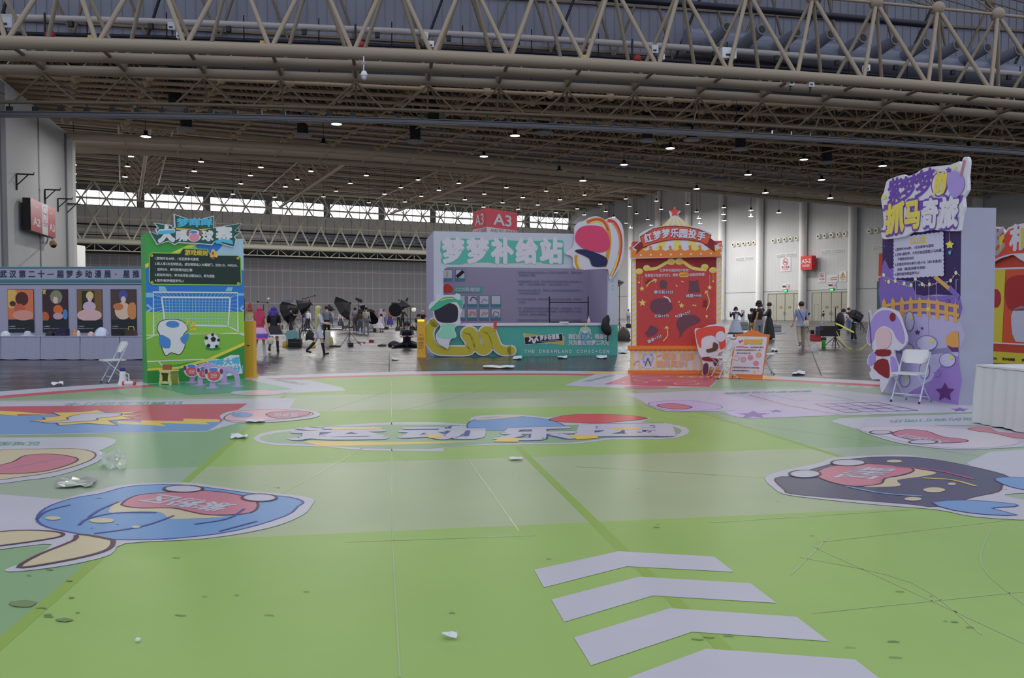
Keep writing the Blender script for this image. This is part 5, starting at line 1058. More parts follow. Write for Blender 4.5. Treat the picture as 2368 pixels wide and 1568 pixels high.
m_wood = M('easel_wood', (170, 128, 62), gain=1.5); g = MB(); tp = AT(1752.5, 722, of0.y+.35); bt_ = AT(1746, 800, of0.y+.2); g.tube(tp, (G(1735, 873).x+.1, of0.y+.75, 0), .022, m_wood, 4); g.build('leg', root)
for x in (1700, 1752): g = MB(); g.tube((AT(x, 800, of0.y+.25).x, of0.y+.28, .8), (AT(x-6, 870, of0.y).x, of0.y+.2, 0), .02, m_wood, 4); g.build('leg', root)

# ============================================================ purple pony board
V_dk = M('night_purple', (46, 30, 84), gain=1.5); V_mid = M('dusk_violet', (110, 90, 168), gain=1.5); V_cl = M('cloud_lilac', (168, 160, 198), gain=1.4); V_side = M('board_side_grey', (150, 150, 176), gain=1.45, var=.03, vscale=2); V_fence = M('fence_ochre', (196, 146, 72), gain=1.5)
V_w = M('header_white', (198, 196, 214), gain=1.4); V_pu = M('header_purple', (96, 56, 156), gain=1.5); V_st = M('star_purple', (92, 44, 112), gain=1.4); V_pt = M('panel_lilac_white', (182, 182, 206), gain=1.4); V_tx = M('panel_text', (84, 60, 120), gain=1.3); V_ye = M('header_yellow', (214, 186, 60), gain=1.45)
v0 = G(2038, 906); v1 = G(2216, 937); vf = Frame(v0, v1-v0); VW = (v1-v0).length; VH = vf.px(2222, 480)[1]; zp = lambda q: Z(q, 2.57, 1980, 350)
_s = G(2294, 936.5); VD = (v1-Vector((_s.x, _s.y, 0))).length
root = empty('pony_game_board', vf.pt(VW/2, 0, -.3), 'tall purple pony game board with white rules panel', 'game board')
g = MB(); g.slab(vf, [(0, 0), (VW, 0), (VW, VH), (0, VH)], -.56, 0, V_cl, V_side); g.build('board_body', root)
p = Print(vf, .003, .002)
p.poly(zp([(158, 440), (625, 420), (622, 860), (480, 850), (300, 870), (158, 920)]), V_dk, 1); p.poly(zp([(158, 680), (180, 655), (200, 700), (230, 690), (240, 760), (330, 775), (360, 850), (470, 860), (620, 870), (617, 990), (500, 985), (158, 985)]), V_mid, 2, 2)
p.poly(zp([(150, 985), (330, 965), (480, 975), (616, 1000), (612, 1190), (150, 1190)]), V_cl, 3, 2); p.poly(zp([(150, 1150), (400, 1180), (612, 1160), (607, 1506), (150, 1428)]), M('ground_lilac', (176, 170, 208), gain=1.4), 3); p.poly(zp([(340, 1420), (450, 1360), (520, 1250), (612, 1220), (607, 1506), (330, 1458)]), M('ground_violet', (142, 112, 184), gain=1.45), 4, 2)
for k in range(9):
    x = 158+k*53; y0_ = 880-18*sin(k/8*pi)*1.2+ (k*3); p.poly(zp([(x, y0_+15), (x+11, y0_-8), (x+24, y0_+15), (x+24, y0_+115), (x, y0_+110)]), V_fence, 5)
for dy in (30, 80): p.line(zp([(158, 900+dy-10), (260, 875+dy), (400, 862+dy), (520, 875+dy), (617, 895+dy)]), .055, V_fence, 6, sm=3)
for q in ([(160, 740), (230, 770), (310, 800), (360, 765), (430, 800), (490, 780), (560, 770), (600, 725), (620, 740)],): p.line(zp(q), .01, P_lil, 5, sm=3)
for x, y in ((168, 735), (198, 775), (237, 770), (290, 785), (332, 795), (357, 757), (397, 790), (441, 790), (567, 768), (598, 722)): p.poly(zp(ell2(x, y, 9, 12, 10)), M('bulb_cream', (214, 208, 170), gain=1.4), 6)
for x, y, m in ((180, 770, R_tan), (265, 790, P_pink), (305, 800, B_cy), (320, 805, F_o), (380, 795, B_cy), (410, 800, R_tan), (460, 790, P_pink), (545, 780, B_cy), (583, 745, F_o)): p.poly(zp([(x-7, y-6), (x+7, y-6), (x, y+10)]), m, 6)
for x in (357, 437, 480, 598): p.line(zp([(x, 760), (x-1, 900)]), .014, P_lil, 4)
p.line(zp([(470, 742), (615, 862)]), .07, V_fence, 7); p.line(zp([(560, 810), (618, 868)]), .09, V_mid, 8); p.line(zp([(432, 900), (434, 1090)]), .012, P_lil, 7)
p.poly(zp(star2(562, 555, 28, .55)), F_y, 7); p.line(zp([(562, 480), (562, 530)]), .008, F_y, 6); p.poly(zp(ell2(562, 602, 8, 12, 10)), B_cy, 7); p.poly(zp(star2(434, 938, 18, .5)), F_y, 8); p.poly(zp(star2(549, 890, 18, .5)), P_pur, 8)
for x, y, r, m in ((370, 1076, 18, V_st), (397, 1052, 10, V_st), (490, 1322, 28, M('star_lilac', (140, 112, 186), gain=1.4)), (400, 1440, 34, M('star_lilac')), (237, 1225, 12, P_lil)): p.poly(zp(star2(x, y, r, .5)), m, 8)
p.poly(zp(star2(533, 1432, 58, .5)), V_st, 8); p.poly(zp([(540, 1108), (570, 1078), (612, 1075), (612, 1190), (580, 1178), (545, 1150)]), M('plain_amber', (214, 140, 60), gain=1.5), 7, 2); p.poly(zp([(542, 1150), (580, 1165), (613, 1165), (612, 1192), (575, 1190)]), V_st, 8)
# small plain pastel shapes
for x, y, rx, ry, m in ((323, 1010, 26, 58, R_y), (425, 1140, 62, 45, V_pt), (312, 1190, 38, 46, V_pt), (548, 1240, 48, 42, V_pt), (412, 1300, 30, 52, V_pt), (295, 1360, 30, 40, V_pt)): e = zp(ell2(x, y, rx, ry, 18)); p.poly(e, V_pt, 7); p.line(e, .012, V_mid, 8, closed=True); p.poly(zp(ell2(x+rx*.5, y-ry*.35, rx*.3, ry*.3, 10)), R_y, 9)
# rules panel, scalloped
sc_ = []
cor = zp([(230, 515), (525, 478), (528, 740), (230, 755)])
for i in range(4):
    a, b = cor[i], cor[(i+1) % 4]; n = 22
    for k in range(n): t = k/n; d = Vector((b[0]-a[0], b[1]-a[1])).normalized(); o_ = 1.3 if k % 2 else -.6; sc_.append((a[0]+(b[0]-a[0])*t+d.y*o_, a[1]+(b[1]-a[1])*t-d.x*o_))
p.poly(sc_, V_pt, 9)
zt_ = lambda q: Z(q, 9.8, 2030, 520)
p.poly(zt_([(770, 315), (1105, 268), (1108, 405), (770, 445)]), B_gold, 10); p.text('游戏规则', *zt_([(805, 415), (1070, 382), (805, 335)]), V_w, 11, .03)
for t, q in (('1.游戏时长40秒，1名玩家参与游戏', [(422, 595), (1295, 500), (422, 535)]), ('2.手持1根钓竿，计时开始后抓取小马玩偶，', [(420, 715), (1495, 610), (420, 650)]), ('平稳放进目标区', [(478, 810), (850, 780), (478, 752)]), ('3.在规定时间内凑齐3连小马（成1条直线）', [(420, 935), (1475, 850), (420, 875)]), ('获胜（横/竖/斜都可连线）', [(474, 1045), (1110, 995), (474, 985)]), ('4.胜利者获得蓝梦币x1', [(418, 1160), (965, 1120), (418, 1095)])): p.text(t, *zt_(q), V_tx, 10, .022)
random.seed(5)
for k in range(22): x = random.uniform(165, 615); y = random.uniform(500, 800); p.poly(zp(ell2(x, y, 2.2, 2.2, 6)), V_w, 3)
p.mb.build('printed_face', root)
# header
vh = Frame(vf.pt(0, 0, .08), vf.ex)
hd = cutout(vh, zp([(150, 470), (165, 430), (155, 330), (148, 280), (165, 240), (180, 180), (210, 160), (280, 138), (300, 150), (360, 128), (400, 100), (480, 88), (560, 80), (610, 60), (625, 80), (635, 40), (655, 32), (668, 60), (660, 150), (662, 230), (635, 275), (640, 330), (625, 380), (615, 450), (600, 475), (500, 470), (440, 465), (380, 480), (330, 480), (290, 505), (200, 520), (160, 520), (150, 495)]), 'header_sign', root, V_w, .05, 2)
p = Print(vh, .003, .002)
for t, q in (('紫', [(185, 318), (270, 300), (195, 178)]), ('梦', [(258, 300), (360, 275), (272, 165)]), ('梦', [(345, 280), (455, 255), (362, 130)])): p.otext(t, *zp(q), V_pu, V_pt, 4, .07, .0) if False else p.text(t, *zp(q), V_pu, 4, .028)
p.poly(zp(ell2(498, 195, 50, 76, 22, .12)), V_pu, 3); p.poly(zp(ell2(498, 195, 43, 68, 22, .12)), V_w, 4); p.text('的', *zp([(462, 258), (535, 245), (475, 140)]), V_ye, 6, .07)
p.poly(zp([(165, 320), (640, 260), (625, 300), (600, 330), (400, 350), (300, 330), (170, 345)]), V_pu, 2)
for t, q, m in (('抓', [(172, 495), (290, 470), (180, 335)], V_ye), ('马', [(290, 465), (385, 450), (292, 310)], V_ye), ('奇', [(390, 455), (490, 448), (398, 300)], V_w), ('旅', [(490, 455), (610, 445), (500, 290)], V_w)): p.text(t, *zp(q), V_pu, 5, .13); p.text(t, *zp(q), m, 6, .055)
p.otext('“', *zp([(150, 470+30), (182, 500), (150, 465)]), V_pu, V_w, 6, .06, .1)
for x, y, r, m in ((172, 272, 18, F_y), (168, 348, 12, V_pu), (555, 112, 20, V_pu), (592, 95, 16, F_y), (600, 395, 16, V_pu), (478, 115, 10, F_o)): p.poly(zp(star2(x, y, r, .5)), m, 8)
p.poly(zp([(545, 150), (590, 115), (640, 150), (645, 220), (600, 275), (560, 250)]), M('plain_lavender', (150, 130, 200), gain=1.45), 7, 3); p.line(zp([(625, 150), (650, 50)]), .04, P_pink, 8)
p.mb.build('header_print', hd)
# plain lavender standee
sdf = Frame(vf.pt(0, 0, .3), vf.ex)
sd = cutout(sdf, zp([(60, 1110), (75, 1030), (70, 960), (80, 945), (88, 1000), (110, 960), (150, 928), (200, 935), (250, 960), (275, 1030), (298, 1100), (292, 1150), (250, 1185), (225, 1180), (230, 1230), (255, 1290), (245, 1330), (205, 1340), (190, 1370), (165, 1420), (150, 1432), (142, 1400), (140, 1355), (95, 1355), (78, 1320), (90, 1295), (65, 1260), (75, 1210), (105, 1185), (75, 1150)]), 'standee_cutout', root, V_w, .03, 2)
p = Print(sdf, .003, .003); LV = M('plain_lavender')
p.poly(zp([(66, 1105), (80, 1040), (110, 975), (160, 945), (220, 955), (262, 1010), (288, 1095), (280, 1145), (240, 1110), (215, 1060), (160, 1035), (115, 1070), (105, 1120), (80, 1145)]), LV, 1, 3); p.poly(zp([(75, 1225), (110, 1190), (115, 1250), (80, 1280)]), LV, 1, 2); p.poly(zp([(205, 1220), (240, 1240), (248, 1310), (215, 1325)]), LV, 1, 2)
p.poly(zp([(130, 1240), (190, 1240), (200, 1335), (175, 1345), (105, 1290)]), R_dk, 2, 2); p.poly(zp([(120, 1180), (205, 1180), (200, 1215), (125, 1215)]), R_dk, 2, 2); p.poly(zp(ell2(220, 985, 18, 26, 12)), R_dk, 3); p.poly(zp([(115, 1080), (160, 1050), (205, 1075), (210, 1130), (190, 1165), (160, 1175), (130, 1165)]), M('plain_peach', (206, 176, 180), gain=1.4), 2, 3); p.line(zp([(78, 955), (95, 1165)]), .02, P_ink, 4)
p.mb.build('standee_print', sd)

# ============================================================ folding chairs
m_chs = M('chair_plastic', (196, 196, 198), rough=.4, gain=1.4); m_cht = M('chair_tube', (178, 186, 202), rough=.3, gain=1.4)
def make_chair():
    r = empty('folding_chair', (0, 0, 0))
    g = MB(); g.slab(Frame((0, 0, 0), (1, 0, 0), (0, 1, 0)), [(-.2, -.24), (.2, -.24), (.205, .12), (.17, .17), (-.17, .17), (-.205, .12)], .435, .46, m_chs); g.build('seat', r)
    g = MB(); R_ = []
    for z, w_ in ((.6, .12), (.63, .19), (.72, .205), (.79, .2), (.815, .17)):
        y = .03+(z-.46)*.53; R_.append([Vector((-w_, y-.015, z)), Vector((-w_*.5, y+.02, z)), Vector((w_*.5, y+.02, z)), Vector((w_, y-.015, z)), Vector((w_, y-.035, z)), Vector((w_*.5, y+.0, z)), Vector((-w_*.5, y, z)), Vector((-w_, y-.035, z))])
    g.rings(R_, m_chs); g.build('backrest', r)
    for s_ in (-1, 1):
        g = MB(); g.tube((s_*.215, -.2, 0), (s_*.205, .2, .78), .012, m_cht, 8); g.tube((s_*.215, -.205, -.002), (s_*.215, -.195, .025), .016, m_dark, 8); g.build('leg', r)
        g = MB(); g.tube((s_*.185, -.2, .43), (s_*.19, .27, 0), .011, m_cht, 8); g.tube((s_*.19, .272, -.002), (s_*.19, .262, .02), .015, m_dark, 8); g.build('leg', r)
    g = MB(); g.tube((-.21, -.135, .125), (.21, -.135, .125), .009, m_cht, 6); g.tube((-.19, .2, .07), (.19, .2, .07), .009, m_cht, 6); g.build('crossbar', r); return r
pc = make_chair()
for k, (x, y, rz, lb) in enumerate(((266, 885, -47, 'white folding chair beside the football board, megaphone under it'), (1673, 876, -84, 'white folding chair in front of the red throwing booth'), (1766, 865, 78, 'white folding chair mostly hidden behind the orange sign'), (2106, 930, -50, 'white folding chair in front of the purple pony board'))):
    o = pc if k == 0 else copy_tree(pc); q = G(x, y); o.location = (q.x, q.y, .01); o.rotation_euler = (0, 0, radians(rz)); tag(o, lb, 'chair', 'white folding chairs')

# ============================================================ small things on the mat by the football board
m_stool = M('stool_cream', (190, 186, 120), gain=1.4); m_stg = M('stool_green', (130, 140, 50), gain=1.3)
q0 = G(391, 889); root = empty('step_stool', q0, 'small cream and green folding step stool before the football board', 'stool', rz=radians(-20)); g = MB(); 
g.box((0, 0, .275), (.3, .22, .025), m_stool); g.build('stool_top', root).location = (0, 0, 0)
def local(g, name, parent):
    """build without shifting: vertices are already in the parent's own space"""
    me_parent = parent; o = g.build(name); o.parent = parent; return o
for o in list(root.children): bpy.data.objects.remove(o)
g = MB(); g.box((0, 0, .275), (.3, .22, .025), m_stool); local(g, 'stool_top', root)
for s_ in (-1, 1):
    g = MB(); f_ = Frame((0, s_*.1, 0), (1, 0, 0)); 
    for e in (-1, 1): g.slab(f_, [(e*.15, 0), (e*.1, 0), (e*.07, .1), (e*.075, .17), (e*.12, .26), (e*.12, .21), (e*.135, .18), (e*.125, .15), (e*.14, .12), (e*.132, .09), (e*.147, .06)], -.01, .01, m_stool)
    g.slab(f_, [(-.13, .235), (.13, .235), (.125, .262), (-.125, .262)], -.01, .01, m_stool); g.slab(f_, [(-.11, .02), (.11, .02), (.09, .06), (0, .075), (-.09, .06)], -.01, .01, m_stool); local(g, 'stool_side', root)
g = MB(); g.box((-.13, 0, .13), (.012, .18, .24), m_stg); g.box((.13, 0, .13), (.012, .18, .24), m_stg); local(g, 'stool_panel', root)
g = MB(); g.box(AT(386.5, 855, q0.y)+Vector((0, .0, .0)), (.14, .1, .1), M('cardboard', (140, 84, 50), gain=1.4)); o = tag(g.build('cardboard_box'), 'small brown cardboard box on top of the step stool', 'box'); o.location.z = .2885+.05-AT(386.5, 855, q0.y).z
H_l = M('hoop_lilac', (176, 150, 196), gain=1.4)
def hoop(xa, ya, xb, yb, zt, disc, t, label):
    a = G(xa, ya); b = G(xb, yb); f = Frame(a, b-a); wd = (b-a).length; root = empty('game_hoop', (a+b)/2, label, 'hoop', 'game hoops on the mat')
    n = 14; out = []; inn = []; w_ = .045; R_ = wd/2+w_; hs = zt-R_
    for k in range(n+1): th = pi-pi*k/n; out.append((wd/2+R_*cos(th), hs+R_*sin(th))); inn.append((wd/2+(R_-2*w_)*cos(th), hs+(R_-2*w_)*sin(th)))
    g = MB(); g.slab(f, [(-w_, 0)]+out+[(wd+w_, 0), (wd-w_, 0)]+inn[::-1]+[(w_, 0)], -.02, .02, H_l); g.build('arch', root)
    for c in (a, b): g = MB(); g.box(c+Vector((0, 0, .012)), (.2, .14, .012), H_l); g.build('foot', root)
    dx, dy, r, sq = disc; pz = Frame(a-Vector((0, .04, 0)), Vector((cos(sq), sin(sq), 0))); c = pz.px(dx, dy); g = MB(); g.slab(pz, [(c[0]+r*1.0*cos(q), c[1]+r*.86*sin(q)) for q in [2*pi*k/24 for k in range(24)]], -.012, .012, R_w); dd = g.build('score_disc', root)
    p = Print(pz, .015, .002, px=False); p.poly(ell2(c[0], c[1]-r*.12, r*.72, r*.6, 20), M('plain_coral', (206, 70, 80), gain=1.5), 1); p.poly(ell2(c[0]-r*.05, c[1]+r*.58, r*.52, r*.2, 14), M('jacket_blue'), 2)
    for e in (-1, 1): p.poly(ell2(c[0]+e*r*.85, c[1]+r*.35, r*.2, r*.32, 12), M('plain_maroon', (110, 50, 80)), 2)
    p.text(t, (c[0]-r*.35, c[1]-r*.4), (c[0]+r*.38, c[1]-r*.4), (c[0]-r*.35, c[1]+r*.12), R_w, 3, .03); p.mb.build('disc_print', dd)
hoop(444, 886, 517, 888, .42, (444, 857, .155, .1), '3分', 'lilac game hoop with a round 3 point sign, leftmost of three')
hoop(463, 892, 519, 889.5, .4, (471, 861, .14, .9), '1分', 'lilac game hoop with a 1 point sign turned away, middle of three')
hoop(492, 898, 549, 895, .4, (495, 866, .16, .1), '2分', 'lilac game hoop with a round 2 point sign, nearest of three')
# megaphone, drink can
q = G(284, 889); root = empty('megaphone', q, 'white megaphone with a blue end standing under the chair', 'megaphone'); g = MB(); g.lathe(q, [(.1, 0), (.075, .06), (.06, .15), (.055, .22), (.05, .26), (0, .26)], m_chs, 18); g.build('horn', root)
g = MB(); g.lathe(q+Vector((0, 0, .26)), [(.05, 0), (.05, .06), (0, .06)], M('plain_royal_blue', (30, 34, 110), gain=1.2), 16); g.build('back_cap', root); g = MB(); g.path([q+Vector((.05, 0, .22)), q+Vector((.12, 0, .2)), q+Vector((.12, 0, .06)), q+Vector((.08, 0, .04))], .012, m_chs); g.build('handle', root)
q = G(296, 891); g = MB(); g.tube(q+Vector((-.08, 0, .04)), q+Vector((.1, .02, .04)), .04, m_chs, 12); g.tube(q+Vector((-.1, 0, .04)), q+Vector((-.06, 0, .04)), .043, F_r, 12); g.tube(q+Vector((.1, .02, .04)), q+Vector((.13, .02, .04)), .04, F_r, 12); tag(g.build('drink_can'), 'red and white can lying beside the megaphone', 'can')
# litter on the mat
m_foil = M('clear_plastic', (200, 204, 200), rough=.08, gain=1.5, alpha=.45); m_paper = M('litter_paper', (196, 198, 204), gain=1.4)
def scrap(x0, y0, x1, y1, name, label, m, n=5, h=.03, seed=1):
    random.seed(seed); g = MB(); V = []; F = []
    for j in range(n):
        for i in range(n):
            t, s_ = i/(n-1), j/(n-1); p = G(x0+(x1-x0)*t+random.uniform(-1, 1)*(x1-x0)*.07, y0+(y1-y0)*s_+random.uniform(-1, 1)*(y1-y0)*.12); p.z = .014+random.random()*h; V.append(p)
    for j in range(n-1):
        for i in range(n-1): F.append((j*n+i, j*n+i+1, (j+1)*n+i+1, (j+1)*n+i))
    g.add(V, F, m); o = g.build(name); tag(o, label, 'litter'); return o
scrap(232, 1052, 290, 1092, 'plastic_sheet', 'crumpled clear plastic film on the mat near the blue head print', m_foil, 8, .05, 1)
scrap(132, 1110, 218, 1130, 'foil_wrapper', 'crumpled silver foil wrapper above the blue head print', M('foil', (180, 186, 176), rough=.25, metal=.6, gain=1.4), 6, .02, 2)
scrap(1178, 1061, 1208, 1067, 'paper_scrap', 'dark and white scrap lying near the middle of the mat', m_paper, 4, .02, 3)
scrap(1024, 1474, 1056, 1483, 'paper_scrap', 'small white scrap on the green mat close to the camera', m_paper, 4, .02, 4)
scrap(534, 1010, 572, 1017, 'paper_scrap', 'white and red scrap at the end of the big lettering', m_paper, 5, .03, 5)
scrap(568, 974, 612, 980, 'paper_scrap', 'torn white scraps on the small round head print', m_paper, 5, .02, 6)
q = G(319, 1487); g = MB(); g.ball(q+Vector((0, 0, .014)), .012, m_paper, 8, (1, 1, .8)); tag(g.build('paper_ball'), 'tiny white paper ball on the lower left of the mat', 'litter')
for k, (x0, y0, x1, y1, lb) in enumerate(((118, 889, 148, 893, 'white scrap on the mat rim left of the folding chair'), (1120, 849, 1188, 853, 'long torn white scrap on the concrete before the white booth'), (1832, 862, 1862, 868, 'white scrap on the concrete right of the orange sign'), (1784, 807, 1798, 813, 'white scrap behind the orange sign on the concrete'), (1290, 826, 1312, 830, 'small white scrap at the foot of the booth near its lettering'), (1380, 825, 1404, 830, 'white scrap at the right foot of the booth'), (1186, 827, 1206, 832, 'white scrap at the booth foot beside the mustard ribbon'), (1430, 806, 1448, 818, 'pinkish and grey litter between the two booths'), (906, 830, 922, 834, 'tiny white scrap on the dark floor before the seated man'))): scrap(x0, y0, x1, y1, 'paper_scrap', lb, m_paper, 5, .05, 20+k)

# ============================================================ white table on the right
m_cloth = M('table_cloth_white', (186, 188, 188), rough=.7, gain=1.4, bump=.1, bscale=12)
def skirt_table(f, wd, dp, ht, label, name='draped_table', m=m_cloth, seg=.11, amp=.02, group=None, seams=()):
    root = empty(name, f.pt(wd/2, 0, -dp/2), label, 'table', group); g = MB(); g.slab(f, [(-.01, ht-.025), (wd+.01, ht-.025), (wd+.01, ht), (-.01, ht)], -dp, .01, m); g.build('tabletop', root)
    per = []; N = int(2*(wd+dp)/.025)
    for k in range(N):
        s_ = 2*(wd+dp)*k/N
        if s_ < wd: a, w_, na, nw = s_, 0, 0, 1
        elif s_ < wd+dp: a, w_, na, nw = wd, -(s_-wd), 1, 0
        elif s_ < 2*wd+dp: a, w_, na, nw = wd-(s_-wd-dp), -dp, 0, -1
        else: a, w_, na, nw = 0, -dp+(s_-2*wd-dp), -1, 0
        per.append((a, w_, na, nw, s_))
    R_ = []
    random.seed(4); ph = [random.uniform(0, 6) for _ in range(6)]
    for z in (.02, ht*.3, ht*.6, ht*.85, ht-.03):
        fl = amp*(1.0 if z < ht*.7 else .5)*(1+.0*z)+.0; ring = []
        for a, w_, na, nw, s_ in per:
            d = fl*(sin(2*pi*s_/seg+ph[0])*.6+sin(2*pi*s_/(seg*1.7)+ph[1])*.5)+amp*(1-z/ht)*1.2; ring.append(f.pt(a+na*d, z+(.008*sin(s_*9+ph[2]) if z < .1 else 0), w_+nw*d))
        R_.append(ring)
    g = MB(); g.rings(R_, m, cap=False); g.build('cloth_skirt', root); return root
t0 = G(2257, 979); t1 = G(2368, 1003); skirt_table(Frame((t0.x, t0.y, 0), t1-t0), 2.2, 1.0, .755, 'white cloth covered table at the right edge of the photo', amp=.03, seg=.2)

# ============================================================ long banner wall with posters, left
K_wall = M('banner_lavender', (148, 148, 170), gain=1.45); K_teal = M('banner_teal', (60, 118, 132), gain=1.4); K_tx = M('banner_text', (38, 62, 92), gain=1.2); K_lt = M('banner_light_teal', (118, 146, 164), gain=1.4)
kf = Frame((AT(-90, 800, 25.2).x, 25.2, 0), (1, 0, 0)); KW = AT(345, 800, 25.2).x-kf.o.x; KH = kf.px(100, 617)[1]
root = empty('banner_wall', kf.pt(KW/2, 0, -.2), 'long pale banner wall with teal stripes and large characters', 'banner'); g = MB(); g.slab(kf, [(0, 0), (KW, 0), (KW, KH), (0, KH)], -.3, 0, K_wall); g.build('wall_body', root)
p = Print(kf, .003, .003)
for y0_, y1_, m in ((617.5, 621.5, K_teal), (646, 652, K_teal), (652, 653.5, K_tx), (653.5, 657, K_lt), (657, 658.5, K_tx)): p.rect(-90, y0_, 345, y1_, m, 1)
for k, ch in enumerate('武汉第二十一届梦乡动漫展·星推官'): x = -1+k*21.9-(0 if k < 12 else (0 if k == 12 else 0)); p.text(ch, (x+1, 642), (x+16.5, 642), (x+1, 626), K_tx, 2, .03) if ch not in '·一' else (p.poly(ell2(x+6, 634, 1.6, 1.6, 8), K_tx, 2) if ch == '·' else p.line([(x+1, 634.5), (x+16, 633.8)], .03, K_tx, 2))
p.mb.build('banner_print', root)
m_pd = M('poster_base', (26, 40, 46), gain=1.2)
PO = [((18, 80), 'poster of orange and gold shapes, leftmost on the banner wall', [('r', 0, 0, 1, .7, (214, 110, 66)), ('e', .15, .2, .25, .25, (222, 170, 70)), ('e', .55, .22, .25, .16, (80, 34, 40)), ('e', .45, .45, .2, .12, (190, 90, 70)), ('e', .6, .6, .42, .12, (214, 140, 124)), ('e', .2, .33, .12, .06, (70, 40, 40))]),
      ((98, 159), 'dark poster with a round orange pumpkin and pale green patch', [('r', 0, 0, 1, .7, (58, 34, 46)), ('e', .55, .18, .24, .16, (122, 130, 100)), ('e', .52, .25, .1, .08, (214, 180, 170)), ('e', .62, .47, .19, .11, (220, 100, 30)), ('e', .1, .64, .17, .12, (190, 90, 40)), ('e', .9, .58, .1, .12, (70, 130, 190)), ('e', .62, .62, .2, .08, (190, 150, 160)), ('s', .1, .05, .1, .05, (190, 170, 60))]),
      ((178, 238), 'poster with a wide pale pink gown shape before a gold frame', [('r', 0, 0, 1, .7, (120, 88, 40)), ('r', .2, .04, .7, .5, (36, 40, 44)), ('e', .52, .15, .15, .1, (220, 190, 120)), ('e', .52, .22, .09, .07, (222, 190, 180)), ('e', .5, .4, .26, .12, (196, 170, 190)), ('e', .5, .6, .5, .14, (212, 170, 172))]),
      ((256, 317), 'poster with blue and orange shapes nearest the football board', [('r', 0, 0, 1, .7, (74, 58, 58)), ('e', .5, .14, .18, .12, (70, 74, 160)), ('e', .5, .24, .1, .08, (222, 190, 180)), ('e', .48, .5, .32, .2, (222, 186, 160)), ('e', .85, .5, .2, .2, (206, 130, 60)), ('e', .3, .4, .2, .08, (200, 110, 60))])]
for (xa, xb), lb, sh in PO:
    a0_, b1_ = kf.px(xa, 669); a1_, b0_ = kf.px(xb, 769); A = a1_-a0_; B = b1_-b0_; g = MB(); g.slab(kf, [(a0_, b0_), (a1_, b0_), (a1_, b1_), (a0_, b1_)], .004, .02, m_pd)
    p = Print(kf, .022, .003, px=False); p.mb = g
    for i, (k, x, y, rx, ry, c) in enumerate(sh):
        m = M('poster_%d_%d_%d' % c, c, gain=1.35); f_ = lambda q: [(a0_+A*min(.99, max(.01, u)), b0_+B*(1-min(.72, max(.01, v)))) for u, v in q]
        if k == 'r': p.poly(f_([(x, y), (rx, y), (rx, ry), (x, ry)]), m, i)
        elif k == 'e': p.poly(f_(ell2(x, y, rx, ry, 18)), m, i)
        else: p.poly(f_(star2(x, y, rx)), m, i)
    p.text('CN 参赛选手', (a0_+A*.05, b0_+B*.13), (a0_+A*.3, b0_+B*.13), (a0_+A*.05, b0_+B*.155), V_w, 8); p.text('活动时间 10:30-12:30', (a0_+A*.05, b0_+B*.08), (a0_+A*.65, b0_+B*.08), (a0_+A*.05, b0_+B*.105), V_w, 8)
    tag(g.build('poster'), lb, 'poster', 'tall posters on the banner wall')
m_cl2 = M('table_cloth_lavender', (150, 152, 176), rough=.7, gain=1.4)
tz = G(100, 832.5); tab = []
for k in range(5):
    xa = -88+91.5*k; xb = xa+91.5 if k < 4 else 345; a = AT(xa, 832, tz.y); b = AT(xb, 832, tz.y); o = skirt_table(Frame((a.x+.01, tz.y, 0), (1, 0, 0)), b.x-a.x-.03, .6, .71, ['lavender clothed table cut by the left edge of the photo', 'lavender clothed table below the orange and gold poster', 'lavender clothed table below the pumpkin poster', 'lavender clothed table below the gown poster and silver bag', 'lavender clothed table mostly behind the folding chair'][k], m=m_cl2, seg=.16, amp=.015, group='row of clothed tables')
ty = tz.y+.3; zt_p = .71
def onT(x0, x1, ytop): a = AT(x0, 777, ty); b = AT(x1, 777, ty); return (a.x+b.x)/2, b.x-a.x, AT(x0, ytop, ty).z-AT(x0, 778, ty).z
